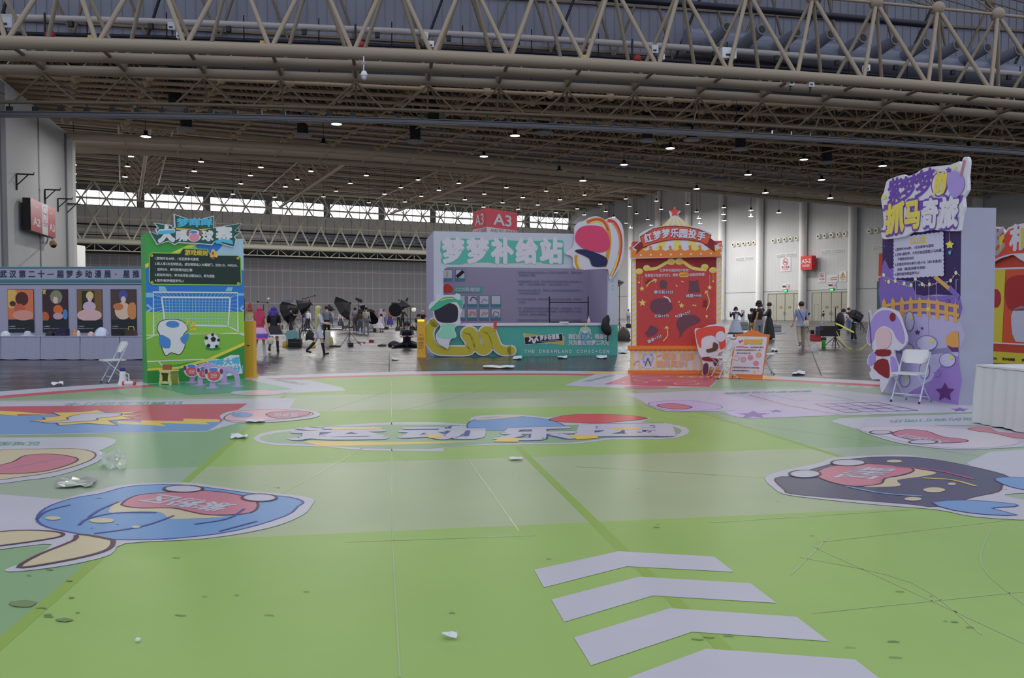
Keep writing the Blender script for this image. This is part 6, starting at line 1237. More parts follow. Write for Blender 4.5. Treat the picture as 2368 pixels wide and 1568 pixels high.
for x0, x1, yt, kind, m, nm, lb, ct in ((2, 24, 767, 'dome', m_paper, 'tissue_pack', 'white soft pack on the table at the left edge', 'pack'), (49, 79, 767, 'hat', M('hat_grey', (170, 166, 178)), 'sun_hat', 'pale grey hat lying below the orange and gold poster', 'hat'), (105, 127, 767, 'dome', m_black, 'camera_bag', 'black crumpled camera bag on the table below the pumpkin poster', 'bag'), (132, 156, 762, 'box', M('plum_box', (44, 26, 70), gain=1.2), 'carton', 'dark purple box on the table below the pumpkin poster', 'box'), (169, 177, 762, 'bot', F_o, 'juice_bottle', 'orange bottle on the table below the gown poster', 'bottle'), (177, 186, 765, 'dome', m_paper, 'tissue', 'crumpled white tissue beside the orange bottle', 'tissue'), (203, 218, 768, 'dome', M('pink_cloth', (200, 160, 160)), 'cloth_bundle', 'small pink cloth bundle left of the shiny silver bag', 'cloth'), (218, 252, 758, 'dome', M('silver_film', (180, 190, 220), rough=.2, metal=.4, gain=1.4), 'plastic_bag', 'shiny silver and blue plastic bag on the table', 'bag'), (262, 286, 762, 'box', m_black, 'toolbox', 'black box on the table below the blue and orange poster', 'box'), (292, 315, 757, 'bag', M('brown_bag', (60, 44, 40), gain=1.2), 'handbag', 'dark brown handbag standing nearest the football board', 'bag')):
    cx, w_, h = onT(x0, x1, yt); c = Vector((cx, ty, zt_p+.001)); g = MB()
    if kind == 'dome': g.ball(c, w_/2, m, 12, (1, .7, h/(w_/2)), bot=0); g.ball(c+Vector((w_*.15, -.05, 0)), w_*.32, m, 10, (1, .8, h*.8/(w_*.32)), bot=0)
    elif kind == 'hat': g.lathe(c, [(w_/2, 0), (w_/2, .012), (w_*.26, .03), (w_*.22, h*.8), (w_*.12, h), (0, h)], m, 18)
    elif kind == 'box': g.box(c+Vector((0, 0, h/2)), (w_, .25, h), m); g.box(c+Vector((0, -.13, h*.55)), (w_*.5, .01, h*.15), m_dark)
    elif kind == 'bot': g.lathe(c, [(w_*.5, 0), (w_*.5, h*.4), (w_*.35, h*.5), (w_*.45, h*.7), (w_*.2, h*.85), (w_*.2, h)], m, 12)
    else:
        g.rings([[c+Vector((a*w_/2*k_, b*.1*k_, z)) for a, b in ((-1, -1), (1, -1), (1, 1), (-1, 1))] for z, k_ in ((0, 1), (h*.6, .9), (h*.65, .8))], m, smooth=False); g.path([c+Vector((-w_*.3, 0, h*.6)), c+Vector((-w_*.25, 0, h)), c+Vector((w_*.25, 0, h)), c+Vector((w_*.3, 0, h*.6))], .012, B_gold)
    tag(g.build(nm), lb, ct)

# ============================================================ yellow pillars
Y_y = M('pillar_yellow', (206, 150, 14), gain=1.5); 
for k, (xa, xb, yb, yt, lb) in enumerate(((566.5, 587, 873.5, 742, 'yellow ballot pillar standing half behind the football board'), (964.5, 984, 827, 738, 'yellow pillar with a lit label left of the white booth'))):
    a = G(xa, yb); b = G(xb, yb); f = Frame(a, b-a); w_ = (b-a).length; h = f.px(xa, yt)[1]; root = empty('yellow_pillar', f.pt(w_/2, 0, -w_/2), lb, 'pillar', 'yellow pillars')
    g = MB(); x_ = -.12 if k == 0 else 0; g.slab(f, [(x_, 0), (w_, 0), (w_, h), (x_, h)], -w_, 0, Y_y); g.slab(f, [(x_, 0), (w_+.03, 0), (w_+.03, .05), (x_, .05)], -w_-.03, .03, Y_y); g.build('pillar_body', root)
    p = Print(f, .003, .002)
    if k == 0: p.poly(ell2(574, 799, 3.4, 1.5, 10), m_black, 1)
    else:
        p.rect(966, 739, 981, 743.5, M('label_lit', (240, 226, 60), emit=.8), 1)
        for j in range(6):
            for x in (969.5, 977.5): p.poly(ell2(x, 749+j*2.8, .7, .7, 6), B_gold, 1)
        for t, y, w2 in (('请投币', 775.5, 5), ('游戏收集站', 783, 9), ('完成挑战盖章处', 787, 10), ('参与游戏', 793, 9), ('收集印章', 796.5, 8), ('兑换礼品', 801, 9), ('蓝梦币', 806, 8)): p.text(t, (973.5-w2/2*1.4, y), (973.5+w2/2*1.4, y), (973.5-w2/2*1.4, y-2.6), B_br, 1, .02)
    p.mb.build('pillar_print', root)

# ============================================================ red stage backdrop far right
S_r = M('stage_red', (176, 52, 30), gain=1.5); S_o = M('stage_orange', (196, 68, 26), gain=1.5); S_y = M('stage_yellow', (190, 176, 20), gain=1.5)
e0 = G(2029, 813); e1 = G(2368, 844.5); ef = Frame(e0, e1-e0); EW = (e1-e0).length; EH = ef.px(2029, 587)[1]
root = empty('stage_backdrop', ef.pt(EW/2, 0, -.3), 'red and yellow event backdrop behind the purple board', 'backdrop'); g = MB(); g.slab(ef, [(0, 0), (EW*1.3, 0), (EW*1.3, EH), (0, EH)], -.4, 0, S_r); g.build('backdrop_body', root)
p = Print(ef, .004, .004)
p.poly([(2200, 610), (2326, 622), (2318, 795), (2200, 790)], S_y, 1); p.poly([(2327, 622), (2420, 616), (2420, 800), (2319, 795)], S_o, 1)
p.line([(2029, 641), (2200, 624), (2368, 620), (2440, 617)], .05, V_w, 2); p.line([(2200, 788), (2318, 794), (2440, 800)], .04, V_w, 2); p.poly([(2200, 806), (2440, 822), (2440, 850), (2200, 833)], S_y, 1)
p.text('梦乡动漫展', (2319, 833), (2348, 835), (2319, 827), H_dk, 3, .04); p.text('COMIC', (2298, 831), (2307, 832), (2298, 826), H_dk, 3, .03); p.text('梦乡动漫展', (2364, 836), (2395, 838), (2364, 830), H_dk, 3, .04)
p.poly([(2029, 650), (2040, 655), (2040, 712), (2029, 716)], M('plain_dark_teal', (50, 96, 104), gain=1.4), 3); p.poly(ell2(2304, 690, 12, 22, 14), M('plain_crimson', (160, 26, 34), gain=1.4), 2); p.poly([(2325, 660), (2340, 640), (2380, 640), (2395, 690), (2380, 715), (2340, 718), (2328, 700)], M('plain_crimson'), 3, 3); p.poly([(2345, 715), (2380, 712), (2385, 780), (2350, 790), (2340, 750)], V_pt, 3, 2)
p.mb.build('backdrop_print', root)
eh = Frame(ef.pt(0, 0, .1), ef.ex); hd = cutout(eh, [(2270, 612), (2270, 530), (2298, 524), (2318, 528), (2325, 538), (2332, 526), (2368, 516), (2420, 512), (2420, 585), (2380, 588), (2370, 606), (2345, 590), (2332, 592), (2312, 598)], 'header_sign', root, V_w, .06, 2)
p = Print(eh, .004, .003); p.poly([(2272, 606), (2272, 534), (2298, 528), (2316, 532), (2325, 543), (2334, 531), (2368, 520), (2418, 516), (2418, 580), (2378, 584), (2345, 586), (2330, 588), (2312, 594)], F_r, 1, 2)
p.text('影', (2276, 592), (2326, 588), (2277, 534), V_w, 3, .05); p.text('相', (2334, 580), (2386, 574), (2336, 526), V_w, 3, .05); p.text('影', (2276, 592), (2326, 588), (2277, 534), V_w, 3, .05); p.poly([(2312, 548), (2326, 540), (2320, 560), (2314, 585)], S_y, 5); p.poly([(2362, 528), (2372, 526), (2370, 572), (2362, 575)], S_y, 5); p.mb.build('header_print', hd)
# ============================================================ people
SK = M('skin', (206, 160, 136), rough=.5, gain=1.4)
def rotx(v, a): c, s_ = cos(a), sin(a); return Vector((v.x, v.y*c-v.z*s_, v.y*s_+v.z*c))
def oval(c, rx, ry, n=10, up=None):
    return [c+Vector((rx*cos(2*pi*k/n), ry*sin(2*pi*k/n), 0)) for k in range(n)]
def loc_build(g, name, parent, label=None):
    o = g.build(name); o.parent = parent
    if label: o['label'] = label
    return o
def person(x, fy, H_, rz, label, hair=None, hairlen=0, hairw=.11, top=None, sleeve='short', bottom=None, legs='trousers', skirt=None, skirtlen=.35, flare=1.6, shoe=None, socks=None, arms=((5, 6, 8), (5, 6, 8)), legp=((6, 4), (-6, 4)), lean=0, sit=None, coat=0, hat=None, place=None, apron=None, fingers=True, hem=None, headyaw=0):
    q = place if place is not None else G(x, fy)
    root = empty('person', (q.x, q.y, 0), label, 'person', rz=radians(rz)); s = H_/1.72
    L = radians(lean); dT = Vector((0, -sin(L), cos(L))); pel = Vector((0, 0, .93 if sit is None else sit+.1))
    wst = pel+dT*.14; chest = pel+dT*.36; neck = pel+dT*.53; dh = Vector((0, -sin(L*.6), cos(L*.6))); hb = neck+dh*.09; hm = hb+dh*.085+Vector((0, -.015, 0)); ht = hb+dh*.17
    V = [pel, wst, chest, neck, hb, hm, ht]; R = [.115, .10, .125, .05, .068, .088, .06]; E = [(0, 1), (1, 2), (2, 3), (3, 4), (4, 5), (5, 6)]
    A = []
    for i, sd in enumerate((-1, 1)):
        f, out, el = [radians(a) for a in arms[i][:3]]; inn = radians(arms[i][3]) if len(arms[i]) > 3 else 0
        sh = neck-dT*.06+Vector((sd*.165, 0, 0)); d1 = rotx(Vector((sd*sin(out), 0, -cos(out))), -f-L*.5); e = sh+d1*.27
        d2 = rotx(Vector((sd*sin(out-inn), 0, -cos(out-inn))), -f-el-L*.5); w_ = e+d2*.24; h_ = w_+d2*.08
        n = len(V); V += [sh, e, w_, h_]; R += [.05, .04, .027, .034]; E += [(2, n), (n, n+1), (n+1, n+2), (n+2, n+3)]; A.append((sh, e, w_, h_, d2))
        if fingers:
            sx_ = Vector((1, 0, 0)) if abs(d2.x) < .8 else Vector((0, 1, 0))
            for k in range(4): m = len(V); o_ = sx_*(.026-.0175*k); V += [h_+o_+d2*(.03), h_+o_*1.1+rotx(d2, -.4)*(.075 if k in (1, 2) else .062)]; R += [.0095, .008]; E += [(n+3, m), (m, m+1)]
            m = len(V); V += [h_+sx_*(-sd*.045)+d2*.01]; R += [.01]; E += [(n+2, m)]
    Gs = []
    for i, sd in enumerate((-1, 1)):
        th, kn = [radians(a) for a in legp[i][:2]]; sp = radians(legp[i][2]) if len(legp[i]) > 2 else radians(2)
        hip = pel+Vector((sd*.085, 0, -.05)); d1 = rotx(Vector((sd*sin(sp), 0, -cos(sp))), -th); k_ = hip+d1*.41; d2 = rotx(Vector((sd*sin(sp), 0, -cos(sp))), -th+kn); a_ = k_+d2*.41; toe = a_+rotx(Vector((0, -.14, -.03)), kn*.5-th*.5 if sit is None else 0)
        n = len(V); V += [hip, k_, a_, toe]; R += [.082, .052, .036, .03]; E += [(0, n), (n, n+1), (n+1, n+2), (n+2, n+3)]; Gs.append((hip, k_, a_, toe))
    zmin = min(min(g_[2].z-.075, g_[3].z-.035) for g_ in Gs)
    if sit is not None: zmin = min(0, zmin) if sit > .3 else pel.z-.12 if False else min(g_[2].z-.05 for g_ in Gs)
    off = Vector((0, 0, -zmin)); P = lambda v: (v+off)*s
    me = bpy.data.meshes.new('body'); me.from_pydata([tuple(P(v)) for v in V], E, []); b = bpy.data.objects.new('body', me); COL.objects.link(b); b.parent = root
    md = b.modifiers.new('skin', 'SKIN'); md.use_smooth_shade = True
    for i, v in enumerate(me.skin_vertices[0].data): v.radius = (R[i]*s*(1.15 if i < 3 else 1), R[i]*s*(.85 if i < 3 else 1)); v.use_root = (i == 0)
    ss = b.modifiers.new('sub', 'SUBSURF'); ss.levels = 1; ss.render_levels = 1; me.materials.append(SK)
    g = MB(); hm_ = P(hm); fz = .088*s     # face: eyes, nose, mouth
    fw = lambda dx, dz: hm_+Vector((dx*s, -.082*s, dz*s))
    for e in (-1, 1): g.ball(fw(e*.032, .01), .011*s, m_black, 6)
    g.tube(fw(0, .005), fw(0, -.022)+Vector((0, -.018*s, 0)), .009*s, SK, 6, .014*s); g.ball(fw(0, -.05), .016*s, M('lips', (170, 80, 80)), 6, (1, .4, .35)); loc_build(g, 'face', root)
    g = MB()
    for e in (-1, 1): g.ball(P(hm+Vector((e*.088, .005, -.005))), .02*s, SK, 6, (.5, 1, 1.4))
    loc_build(g, 'ears', root)
    if hair:
        g = MB(); g.ball(P(hm+Vector((0, .022, .03))), .108*s, hair, 14, (1.0, 1.05, 1.0), bot=-.45)
        if hairlen: 
            hw = hairw; c0 = hm+Vector((0, .05, .0)); n = 6; R_ = []
            for k in range(n+1): t = k/n; wv = hw*(1+.35*sin(pi*min(1, t*1.1))); R_.append([P(v) for v in oval(c0+Vector((0, .02+.03*t+(-sin(L)*0), -.02-hairlen*t)), wv*(1-.25*t*t), .06*(1-.3*t), 10)])
            g.rings(R_, hair)
            for e in (-1, 1): g.tube(P(hm+Vector((e*.09, 0, .02))), P(hm+Vector((e*.11, .0, -min(.2, hairlen)))), .035*s, hair, 8, .02*s)
        loc_build(g, 'hair', root)
    if hat: hat(root, P, hm, s)
    if top:
        g = MB(); tz = [(-.06, .155, .115), (.06, .145, .105), (.14, .135, .10), (.26, .155, .112), (.38, .172, .115), (.46, .16, .1), (.52, .075, .07)]
        if coat: tz = [(-coat, .2+coat*.1, .15+coat*.08), (-coat*.5, .18, .14)]+tz[1:]
        g.rings([[P(pel+dT*z+Vector((a.x, a.y, 0))) for a in oval(Vector((0, 0, 0)), rx, ry, 12)] for z, rx, ry in tz], top)
        for sh, e, w_, h_, d2 in A:
            g.ball(P(sh), .066*s, top, 8)
            if sleeve in ('short', 'long', 'puff'): r_ = .062 if sleeve != 'puff' else .085; g.tube(P(sh), P(sh.lerp(e, .75 if sleeve == 'short' else 1)), r_*s, top, 10, .056*s)
            if sleeve == 'long': g.ball(P(e), .052*s, top, 8); g.tube(P(e), P(e.lerp(w_, .95)), .052*s, top, 10, .04*s)
        loc_build(g, 'shirt' if not coat else 'coat', root)
    if bottom and legs in ('trousers', 'shorts'):
        g = MB(); g.rings([[P(pel+Vector((0, 0, z))+v) for v in oval(Vector((0, 0, 0)), rx, ry, 12)] for z, rx, ry in ((-.13, .15, .12), (-.05, .16, .12), (.1, .142, .106))], bottom)
        for hip, k_, a_, toe in Gs:
            if legs == 'trousers': g.tube(P(hip), P(k_), .093*s, bottom, 12, .072*s); g.ball(P(k_), .071*s, bottom, 10); g.tube(P(k_), P(k_.lerp(a_, .97)), .07*s, bottom, 12, .062*s)
            else: g.tube(P(hip), P(hip.lerp(k_, .7)), .1*s, bottom, 12, .095*s)
        loc_build(g, legs, root)
    if skirt:
        g = MB(); n = 28; m1_, m2_ = skirt if isinstance(skirt, tuple) else (skirt, skirt); K = 6
        for part, (t0_, t1_), m in (('a', (0, .55), m1_), ('b', (.5, 1), m2_)):
            R_ = []
            for k in range(K+1):
                t = t0_+(t1_-t0_)*k/K; r_ = .13+(.13*(flare-1)+.06)*t**.7
                R_.append([P(pel+Vector((0, 0, .1-skirtlen*t))+Vector(((r_*(1+.06*t*cos(9*2*pi*j/n)))*cos(2*pi*j/n)*1.08, (r_*(1+.06*t*cos(9*2*pi*j/n)))*sin(2*pi*j/n)*.9, 0))) for j in range(n)])
            g.rings(R_, m)
        if hem: R_ = [[P(pel+Vector((0, 0, .1-skirtlen*t))+Vector((r_*cos(2*pi*j/n)*1.08*(.13+(.13*(flare-1)+.06)*t**.7), r_*sin(2*pi*j/n)*.9*(.13+(.13*(flare-1)+.06)*t**.7), 0))) for j in range(n)] for t, r_ in ((.9, 1.05), (1.02, 1.12))]; g.rings(R_, hem)
        loc_build(g, 'skirt', root)
    if apron:
        g = MB(); g.slab(Frame(P(pel+Vector((-.1, -.16, .0))), (1, 0, 0)), [(0, .05*s), (.2*s, .05*s), (.17*s, .42*s), (.03*s, .42*s)], -.01, .01, apron); loc_build(g, 'apron', root)
    for i, (hip, k_, a_, toe) in enumerate(Gs):
        if socks: g = MB(); g.tube(P(k_.lerp(a_, .1)), P(a_), .056*s, socks, 10, .042*s); loc_build(g, 'sock', root)
        if shoe: g = MB(); c = P(a_+(toe-a_)*.45+Vector((0, 0, -.03))); d = (toe-a_).normalized(); g.tube(P(a_+Vector((0, .03, -.03))), P(toe+Vector((0, 0, -.0))), .045*s, shoe, 10, .034*s); g.ball(P(toe), .036*s, shoe, 8); g.tube(P(a_+Vector((0, 0, .02))), P(a_-Vector((0, 0, .04))), .044*s, shoe, 10, .045*s); loc_build(g, 'shoe', root)
    root['_'] = 0; del root['_']
    return root, P, A, pel
hc = lambda n, c, g=1.3: M(n, c, rough=.5, gain=g)
h_blk = hc('hair_black', (34, 28, 34), 1.0); h_pk = hc('hair_magenta', (190, 50, 92)); h_pu = hc('hair_violet', (78, 50, 150)); h_bl = hc('hair_blond_green', (190, 186, 110)); h_lp = hc('hair_light_pink', (216, 150, 180)); h_br = hc('hair_brown', (60, 44, 40), 1.1); h_li = hc('hair_lilac', (186, 160, 186))
c_blk = hc('cloth_black', (26, 24, 32), 1.0); c_nav = hc('cloth_navy', (34, 40, 66), 1.0); c_wh = hc('cloth_white', (200, 200, 212)); c_gr = hc('cloth_grey', (120, 124, 136)); c_kh = hc('cloth_khaki', (122, 106, 70)); c_cr = hc('cloth_cream', (196, 190, 172)); c_pk = hc('cloth_pink', (214, 50, 110)); c_lp = hc('cloth_pale_pink', (206, 160, 196)); c_vi = hc('cloth_violet', (80, 60, 170)); c_bl = hc('cloth_shirt_blue', (138, 150, 192)); c_be = hc('cloth_beige', (160, 150, 128)); c_rd = hc('cloth_red', (160, 34, 40)); c_or = hc('cloth_orange', (196, 124, 60)); c_bw = hc('cloth_brown', (84, 70, 58), 1.2); c_je = hc('cloth_jeans', (80, 108, 150))
walk = ((14, 6), (-16, 22)); 
person(602, 826, 1.55, 172, 'person with magenta hair in a pink and violet ruffled dress, seen from behind', hair=h_pk, hairlen=.5, hairw=.165, top=c_pk, sleeve='none', skirt=(c_lp, c_vi), skirtlen=.4, flare=2.1, hem=c_pk, socks=c_wh, shoe=c_wh, legp=((10, 6), (-12, 20)), arms=((4, 12, 5), (8, 10, 10)))
person(634, 815, 1.58, 186, 'person with violet hair in a black dress with white apron bow', hair=h_pu, hairlen=.22, hairw=.15, top=c_blk, sleeve='puff', skirt=c_blk, skirtlen=.38, flare=2.2, hem=c_wh, socks=hc('stocking_dark', (70, 50, 62), 1.1), shoe=c_blk, legp=((14, 8), (-14, 24)), arms=((6, 10, 14), (8, 12, 10)))
def witch(root, P, hm, s):
    g = MB(); c = P(hm+Vector((0, .01, .07))); g.lathe(c, [(.26*s, -.01), (.26*s, .01), (.13*s, .03), (.1*s, .15), (.05*s, .27), (0, .34)], c_rd, 18); loc_build(g, 'hat', root)
person(579, 800, 1.5, 180, 'person in a red pointed hat and dark dress behind the yellow pillar', hair=h_bl, hairlen=.35, hairw=.14, top=c_wh, sleeve='long', skirt=c_rd, skirtlen=.6, shoe=c_blk, hat=witch, place=G(579, 800))
person(673, 776, 1.66, 100, 'person in a black T-shirt adjusting a camera on a tripod', hair=h_blk, top=c_blk, bottom=c_blk, shoe=c_blk, arms=((60, 5, 40), (60, 5, 30)))
person(737, 821, 1.6, 115, 'person walking with very long blond and green hair and white shorts', hair=h_bl, hairlen=.72, hairw=.165, top=c_wh, sleeve='puff', bottom=c_wh, legs='shorts', socks=c_blk, shoe=c_blk, legp=((15, 6), (-14, 30)), arms=((20, 8, 60), (20, 8, 70)))
person(752, 783, 1.7, 170, 'person in a pale grey shirt and black apron beside the long haired walker', hair=h_br, top=c_gr, bottom=c_blk, shoe=c_blk, arms=((40, 4, 40), (20, 4, 30)), place=G(756, 786))
person(821, 769, 1.69, 205, 'person in a grey shirt wearing a dark backpack, standing with two others', hair=h_blk, top=c_gr, bottom=hc('cloth_dark_grey', (70, 66, 70)), shoe=c_wh, arms=((25, 6, 60), (10, 6, 20)))
person(833, 771, 1.58, 180, 'person in a long brown coat between two friends, seen from behind', hair=h_br, hairlen=.2, hairw=.13, top=c_bw, sleeve='long', coat=.5, bottom=c_je, shoe=c_wh)
person(847, 772, 1.7, 178, 'person in a cream T-shirt with a cross-body bag, back turned', hair=h_blk, top=c_cr, bottom=c_gr, shoe=c_gr, arms=((6, 10, 8), (6, 8, 8)))
person(941, 803, 1.95, 8, 'person in a navy T-shirt sitting on the floor packing black bags', hair=h_blk, top=c_nav, bottom=c_blk, shoe=c_blk, sit=.02, lean=26, legp=((84, -2, 30), (84, -2, 30)), arms=((30, 12, 50, 40), (30, 12, 50, 40)))
person(978, 768, 1.5, 20, 'person with light pink hair in black and white behind the lit yellow pillar', hair=h_lp, hairlen=.12, top=c_blk, sleeve='short', skirt=c_blk, shoe=c_blk, arms=((60, 20, 70), (10, 10, 20)))
person(968, 774, 1.62, 180, 'person with short black hair sitting low behind the lit yellow pillar', hair=h_blk, hairlen=.05, hairw=.12, top=c_blk, bottom=c_blk, shoe=c_blk, sit=.42, legp=((85, 85), (85, 85)))
person(766, 757, 1.6, 10, 'person in a white blouse and blue trousers lit by photo lamps', hair=h_blk, top=c_wh, sleeve='long', bottom=c_je, shoe=c_wh)
person(788, 762, 1.5, 0, 'small person with pink hair in a long dark dress', hair=h_lp, top=c_gr, skirt=c_nav, skirtlen=.7, flare=1.6, shoe=c_wh)
person(702, 763, 1.6, -60, 'person in a dark top and shorts beside a camera tripod', hair=h_br, hairlen=.2, top=c_nav, bottom=c_gr, legs='shorts', shoe=c_blk, arms=((50, 6, 60), (40, 6, 60)))
person(712, 762, 1.62, 20, 'person in white leaning by the big black softbox', hair=h_blk, top=c_wh, sleeve='long', bottom=c_blk, shoe=c_blk, lean=10)
person(877, 768, 1.6, 150, 'person in a wide white skirt crouching on a low stool', hair=h_blk, top=c_wh, sleeve='long', skirt=c_wh, skirtlen=.42, flare=2.6, shoe=c_blk, sit=.3, lean=25, legp=((70, 90), (70, 90)))
person(881, 761, 1.66, 160, 'person with lilac hair in a pale patterned dress, seen from behind', hair=h_li, hairlen=.35, top=c_lp, sleeve='long', skirt=h_li, skirtlen=.65, shoe=c_blk)
person(888, 757, 1.62, -20, 'person in a white shirt and pale jeans holding a camera up', hair=h_br, top=c_wh, sleeve='long', bottom=c_je, shoe=c_wh, arms=((70, 10, 80), (70, 10, 80)))
person(902, 757, 1.68, 0, 'person in an orange top and wide violet trousers', hair=h_blk, top=c_or, sleeve='long', skirt=c_vi, skirtlen=.8, flare=1.9, shoe=c_wh)
person(922, 757, 1.64, 175, 'person in a white T-shirt and navy trousers behind a round reflector', hair=h_blk, top=c_wh, bottom=c_nav, shoe=c_wh, arms=((20, 10, 40), (20, 10, 40)))
person(931, 758, 1.74, 150, 'person in a black and red costume stretching one arm out', hair=h_blk, top=c_blk, sleeve='long', bottom=c_blk, legs='trousers', shoe=c_wh, arms=((20, 20, 20), (60, 50, 10)), lean=8)
def capm(root, P, hm, s):
    g = MB(); g.ball(P(hm+Vector((0, 0, .05))), .1*s, c_wh, 12, (1, 1, .5), bot=0); loc_build(g, 'headdress', root)
person(1701, 779, 1.68, 0, 'person in a navy dress with long white apron raising both hands', hair=h_blk, hairlen=.1, top=c_nav, sleeve='long', skirt=hc('cloth_apron_grey', (170, 174, 192)), skirtlen=.86, flare=2.6, hem=c_nav, shoe=c_blk, arms=((20, 35, 120, 20), (20, 35, 120, 20)), apron=c_wh)
person(1754, 803, 1.84, 188, 'tall person in a black hoodie and grey trousers seen from behind', hair=h_blk, hairlen=.1, hairw=.1, top=c_blk, sleeve='long', bottom=c_gr, shoe=c_blk, arms=((70, 10, 60), (10, 8, 6)))
person(1738, 790, 1.56, 150, 'shorter person in a dark top and khaki trousers beside the tall black hoodie', hair=h_blk, top=c_blk, sleeve='long', bottom=c_kh, shoe=c_blk, arms=((20, 6, 50), (40, 6, 60)))
person(1778, 785, 1.87, -100, 'person in a floor length black robe facing left with hands held forward', hair=h_blk, top=c_blk, sleeve='long', coat=.35, skirt=c_blk, skirtlen=.98, flare=1.9, shoe=c_blk, arms=((30, 6, 50), (30, 6, 50)))
person(1852, 805, 1.8, 172, 'person in a pale blue shirt and beige trousers walking away', hair=h_blk, top=c_bl, sleeve='short', coat=.1, bottom=c_be, shoe=c_gr, legp=((14, 6), (-18, 26)), arms=((5, 14, 14), (10, 14, 8)))
person(1904, 750, 1.55, -80, 'tiny distant person in a dark jacket and white trousers by the big doors', hair=h_blk, top=c_nav, sleeve='long', bottom=c_wh, shoe=c_wh, legp=walk, arms=((10, 5, 60), (10, 5, 20)))
person(1962, 771, 1.67, 10, 'person in a black T-shirt facing the camera behind the bent person', hair=h_blk, top=c_blk, bottom=c_je, shoe=c_blk, arms=((20, 20, 30), (20, 20, 20)))
person(1974, 789, 1.74, -118, 'person bending forward under a large black backpack', hair=h_blk, top=c_wh, sleeve='short', bottom=c_blk, shoe=c_gr, lean=48, arms=((20, 6, 10), (0, 6, 10)), legp=((10, 10), (-4, 8)))
person(1467, 789, 1.84, -90, 'person in black mostly hidden behind the red booth edge', hair=h_blk, top=c_blk, sleeve='long', bottom=c_blk, shoe=c_blk)
person(1453, 751, 1.7, 180, 'tiny distant person in a white shirt between the two booths', hair=h_blk, top=c_wh, sleeve='long', bottom=c_gr, shoe=c_blk)

# ============================================================ gear and bags among the people
def gb(name, label, cat, g, group=None): return tag(g.build(name), label, cat, group)
def size(Y): return Y/FPX
def bag(x0, x1, y0, y1, m, name, label, cat, dp=.25, r=0, kind='box', rz=0):
    c = G((x0+x1)/2, y1); Y = c.y; w_ = (x1-x0)*Y/FPX; h = (y1-y0)*Y/FPX; g = MB()
    if kind == 'box':
        k = .94; R_ = [[c+Vector((a*w_/2*q, b*dp/2*q+dp/2, z)) for a, b in ((-1, -1), (1, -1), (1, 1), (-1, 1))] for z, q in ((.005, .96), (.03, 1), (h*.93, 1), (h, .94))]
        g.rings(R_, m, smooth=False); g.box(c+Vector((0, -.005, h*.6)), (w_*.9, .012, h*.03), m_dark if m is not c_blk else c_gr); g.tube(c+Vector((-w_*.15, dp/2, h)), c+Vector((w_*.15, dp/2, h+.03)), .012, m_dark, 5)
    elif kind == 'lump':
        random.seed(int(x0)); n = 12; R_ = []
        for z, q in ((.005, .95), (h*.3, 1), (h*.65, .85), (h*.9, .5), (h, .2)): R_.append([c+Vector((w_/2*q*cos(2*pi*j/n)*(1+random.uniform(-.12, .12)), dp/2+dp/2*q*sin(2*pi*j/n), z*(1+random.uniform(-.05, .05)))) for j in range(n)])
        g.rings(R_, m)
    elif kind == 'cyl': g.lathe(c+Vector((0, w_/2, .003)), [(w_*.45, 0), (w_*.5, h*.03), (w_*.5, h*.9), (w_*.46, h), (w_*.4, h)], m, 20)
    return gb(name, label, cat, g)
# suitcase with wheels and handle
c = G(675, 801); root = empty('suitcase', c, 'pale teal rolling suitcase with its handle pulled up', 'suitcase'); S_ = c.y/FPX; m_tq = M('suitcase_teal', (118, 160, 160), gain=1.4)
g = MB(); f = Frame(c, (1, 0, 0)); g.slab(f, [(a, b) for a, b in rrect2(-13*S_, .05, 13*S_, 37*S_, .08)], -.28, 0, m_tq); [g.slab(f, [(a-.008, .12), (a+.008, .12), (a+.008, 33*S_), (a-.008, 33*S_)], 0, .01, m_tq) for a in (-.13, -.05, .05, .13)]; g.build('shell', root)
g = MB(); g.path([c+Vector((-.09, .2, 36*S_)), c+Vector((-.09, .2, 54*S_)), c+Vector((.09, .2, 54*S_)), c+Vector((.09, .2, 36*S_))], .012, m_alu); g.build('handle', root)
for e in (-1, 1): g = MB(); g.tube(c+Vector((e*.16-.02, .06, .03)), c+Vector((e*.16+.02, .06, .03)), .03, m_dark, 10); g.build('wheel', root)
bag(666, 695, 784, 803, c_blk, 'equipment_case', 'black equipment case in front of the teal suitcase', 'case', .3)
bag(651, 663, 789, 803, hc('bag_yellow', (190, 150, 20)), 'shopping_bag', 'small yellow bag left of the teal suitcase', 'bag', .2, kind='lump')
bag(688, 694, 760, 800, c_bw, 'backpack', 'brown backpack standing behind the teal suitcase', 'backpack', .3, kind='lump')
bag(695, 728, 787, 804, c_cr, 'cloth_sack', 'cream cloth sack spread on the floor by the black case', 'sack', .4, kind='lump')
bag(714, 729, 796, 804, hc('bag_yellow', (190, 150, 20)), 'yellow_cloth', 'bright yellow cloth on the cream sack', 'cloth', .2, kind='lump')
bag(704, 727, 765, 788, c_blk, 'camera_bag', 'black slanted bag behind the cream sack', 'bag', .3, kind='lump')
bag(751, 762, 764, 803, c_cr, 'paper_roll', 'tall pale rolled backdrop behind the walking person', 'roll', kind='cyl')
bag(762, 770, 779, 802, hc('bag_stripe_yellow', (186, 170, 100)), 'gift_bag', 'yellow bag with black marks next to the pale roll', 'bag', .15, kind='lump')
bag(762, 786, 799, 803, c_bw, 'wooden_board', 'flat dark brown board lying on the floor', 'board', .2)
bag(805, 816, 793, 802, c_blk, 'camera', 'black camera lying at the foot of the tripod', 'camera', .15)
bag(615, 618, 746, 765, c_wh, 'white_sleeve_bag', 'narrow white bag between two people at the left', 'bag', .15, kind='lump')
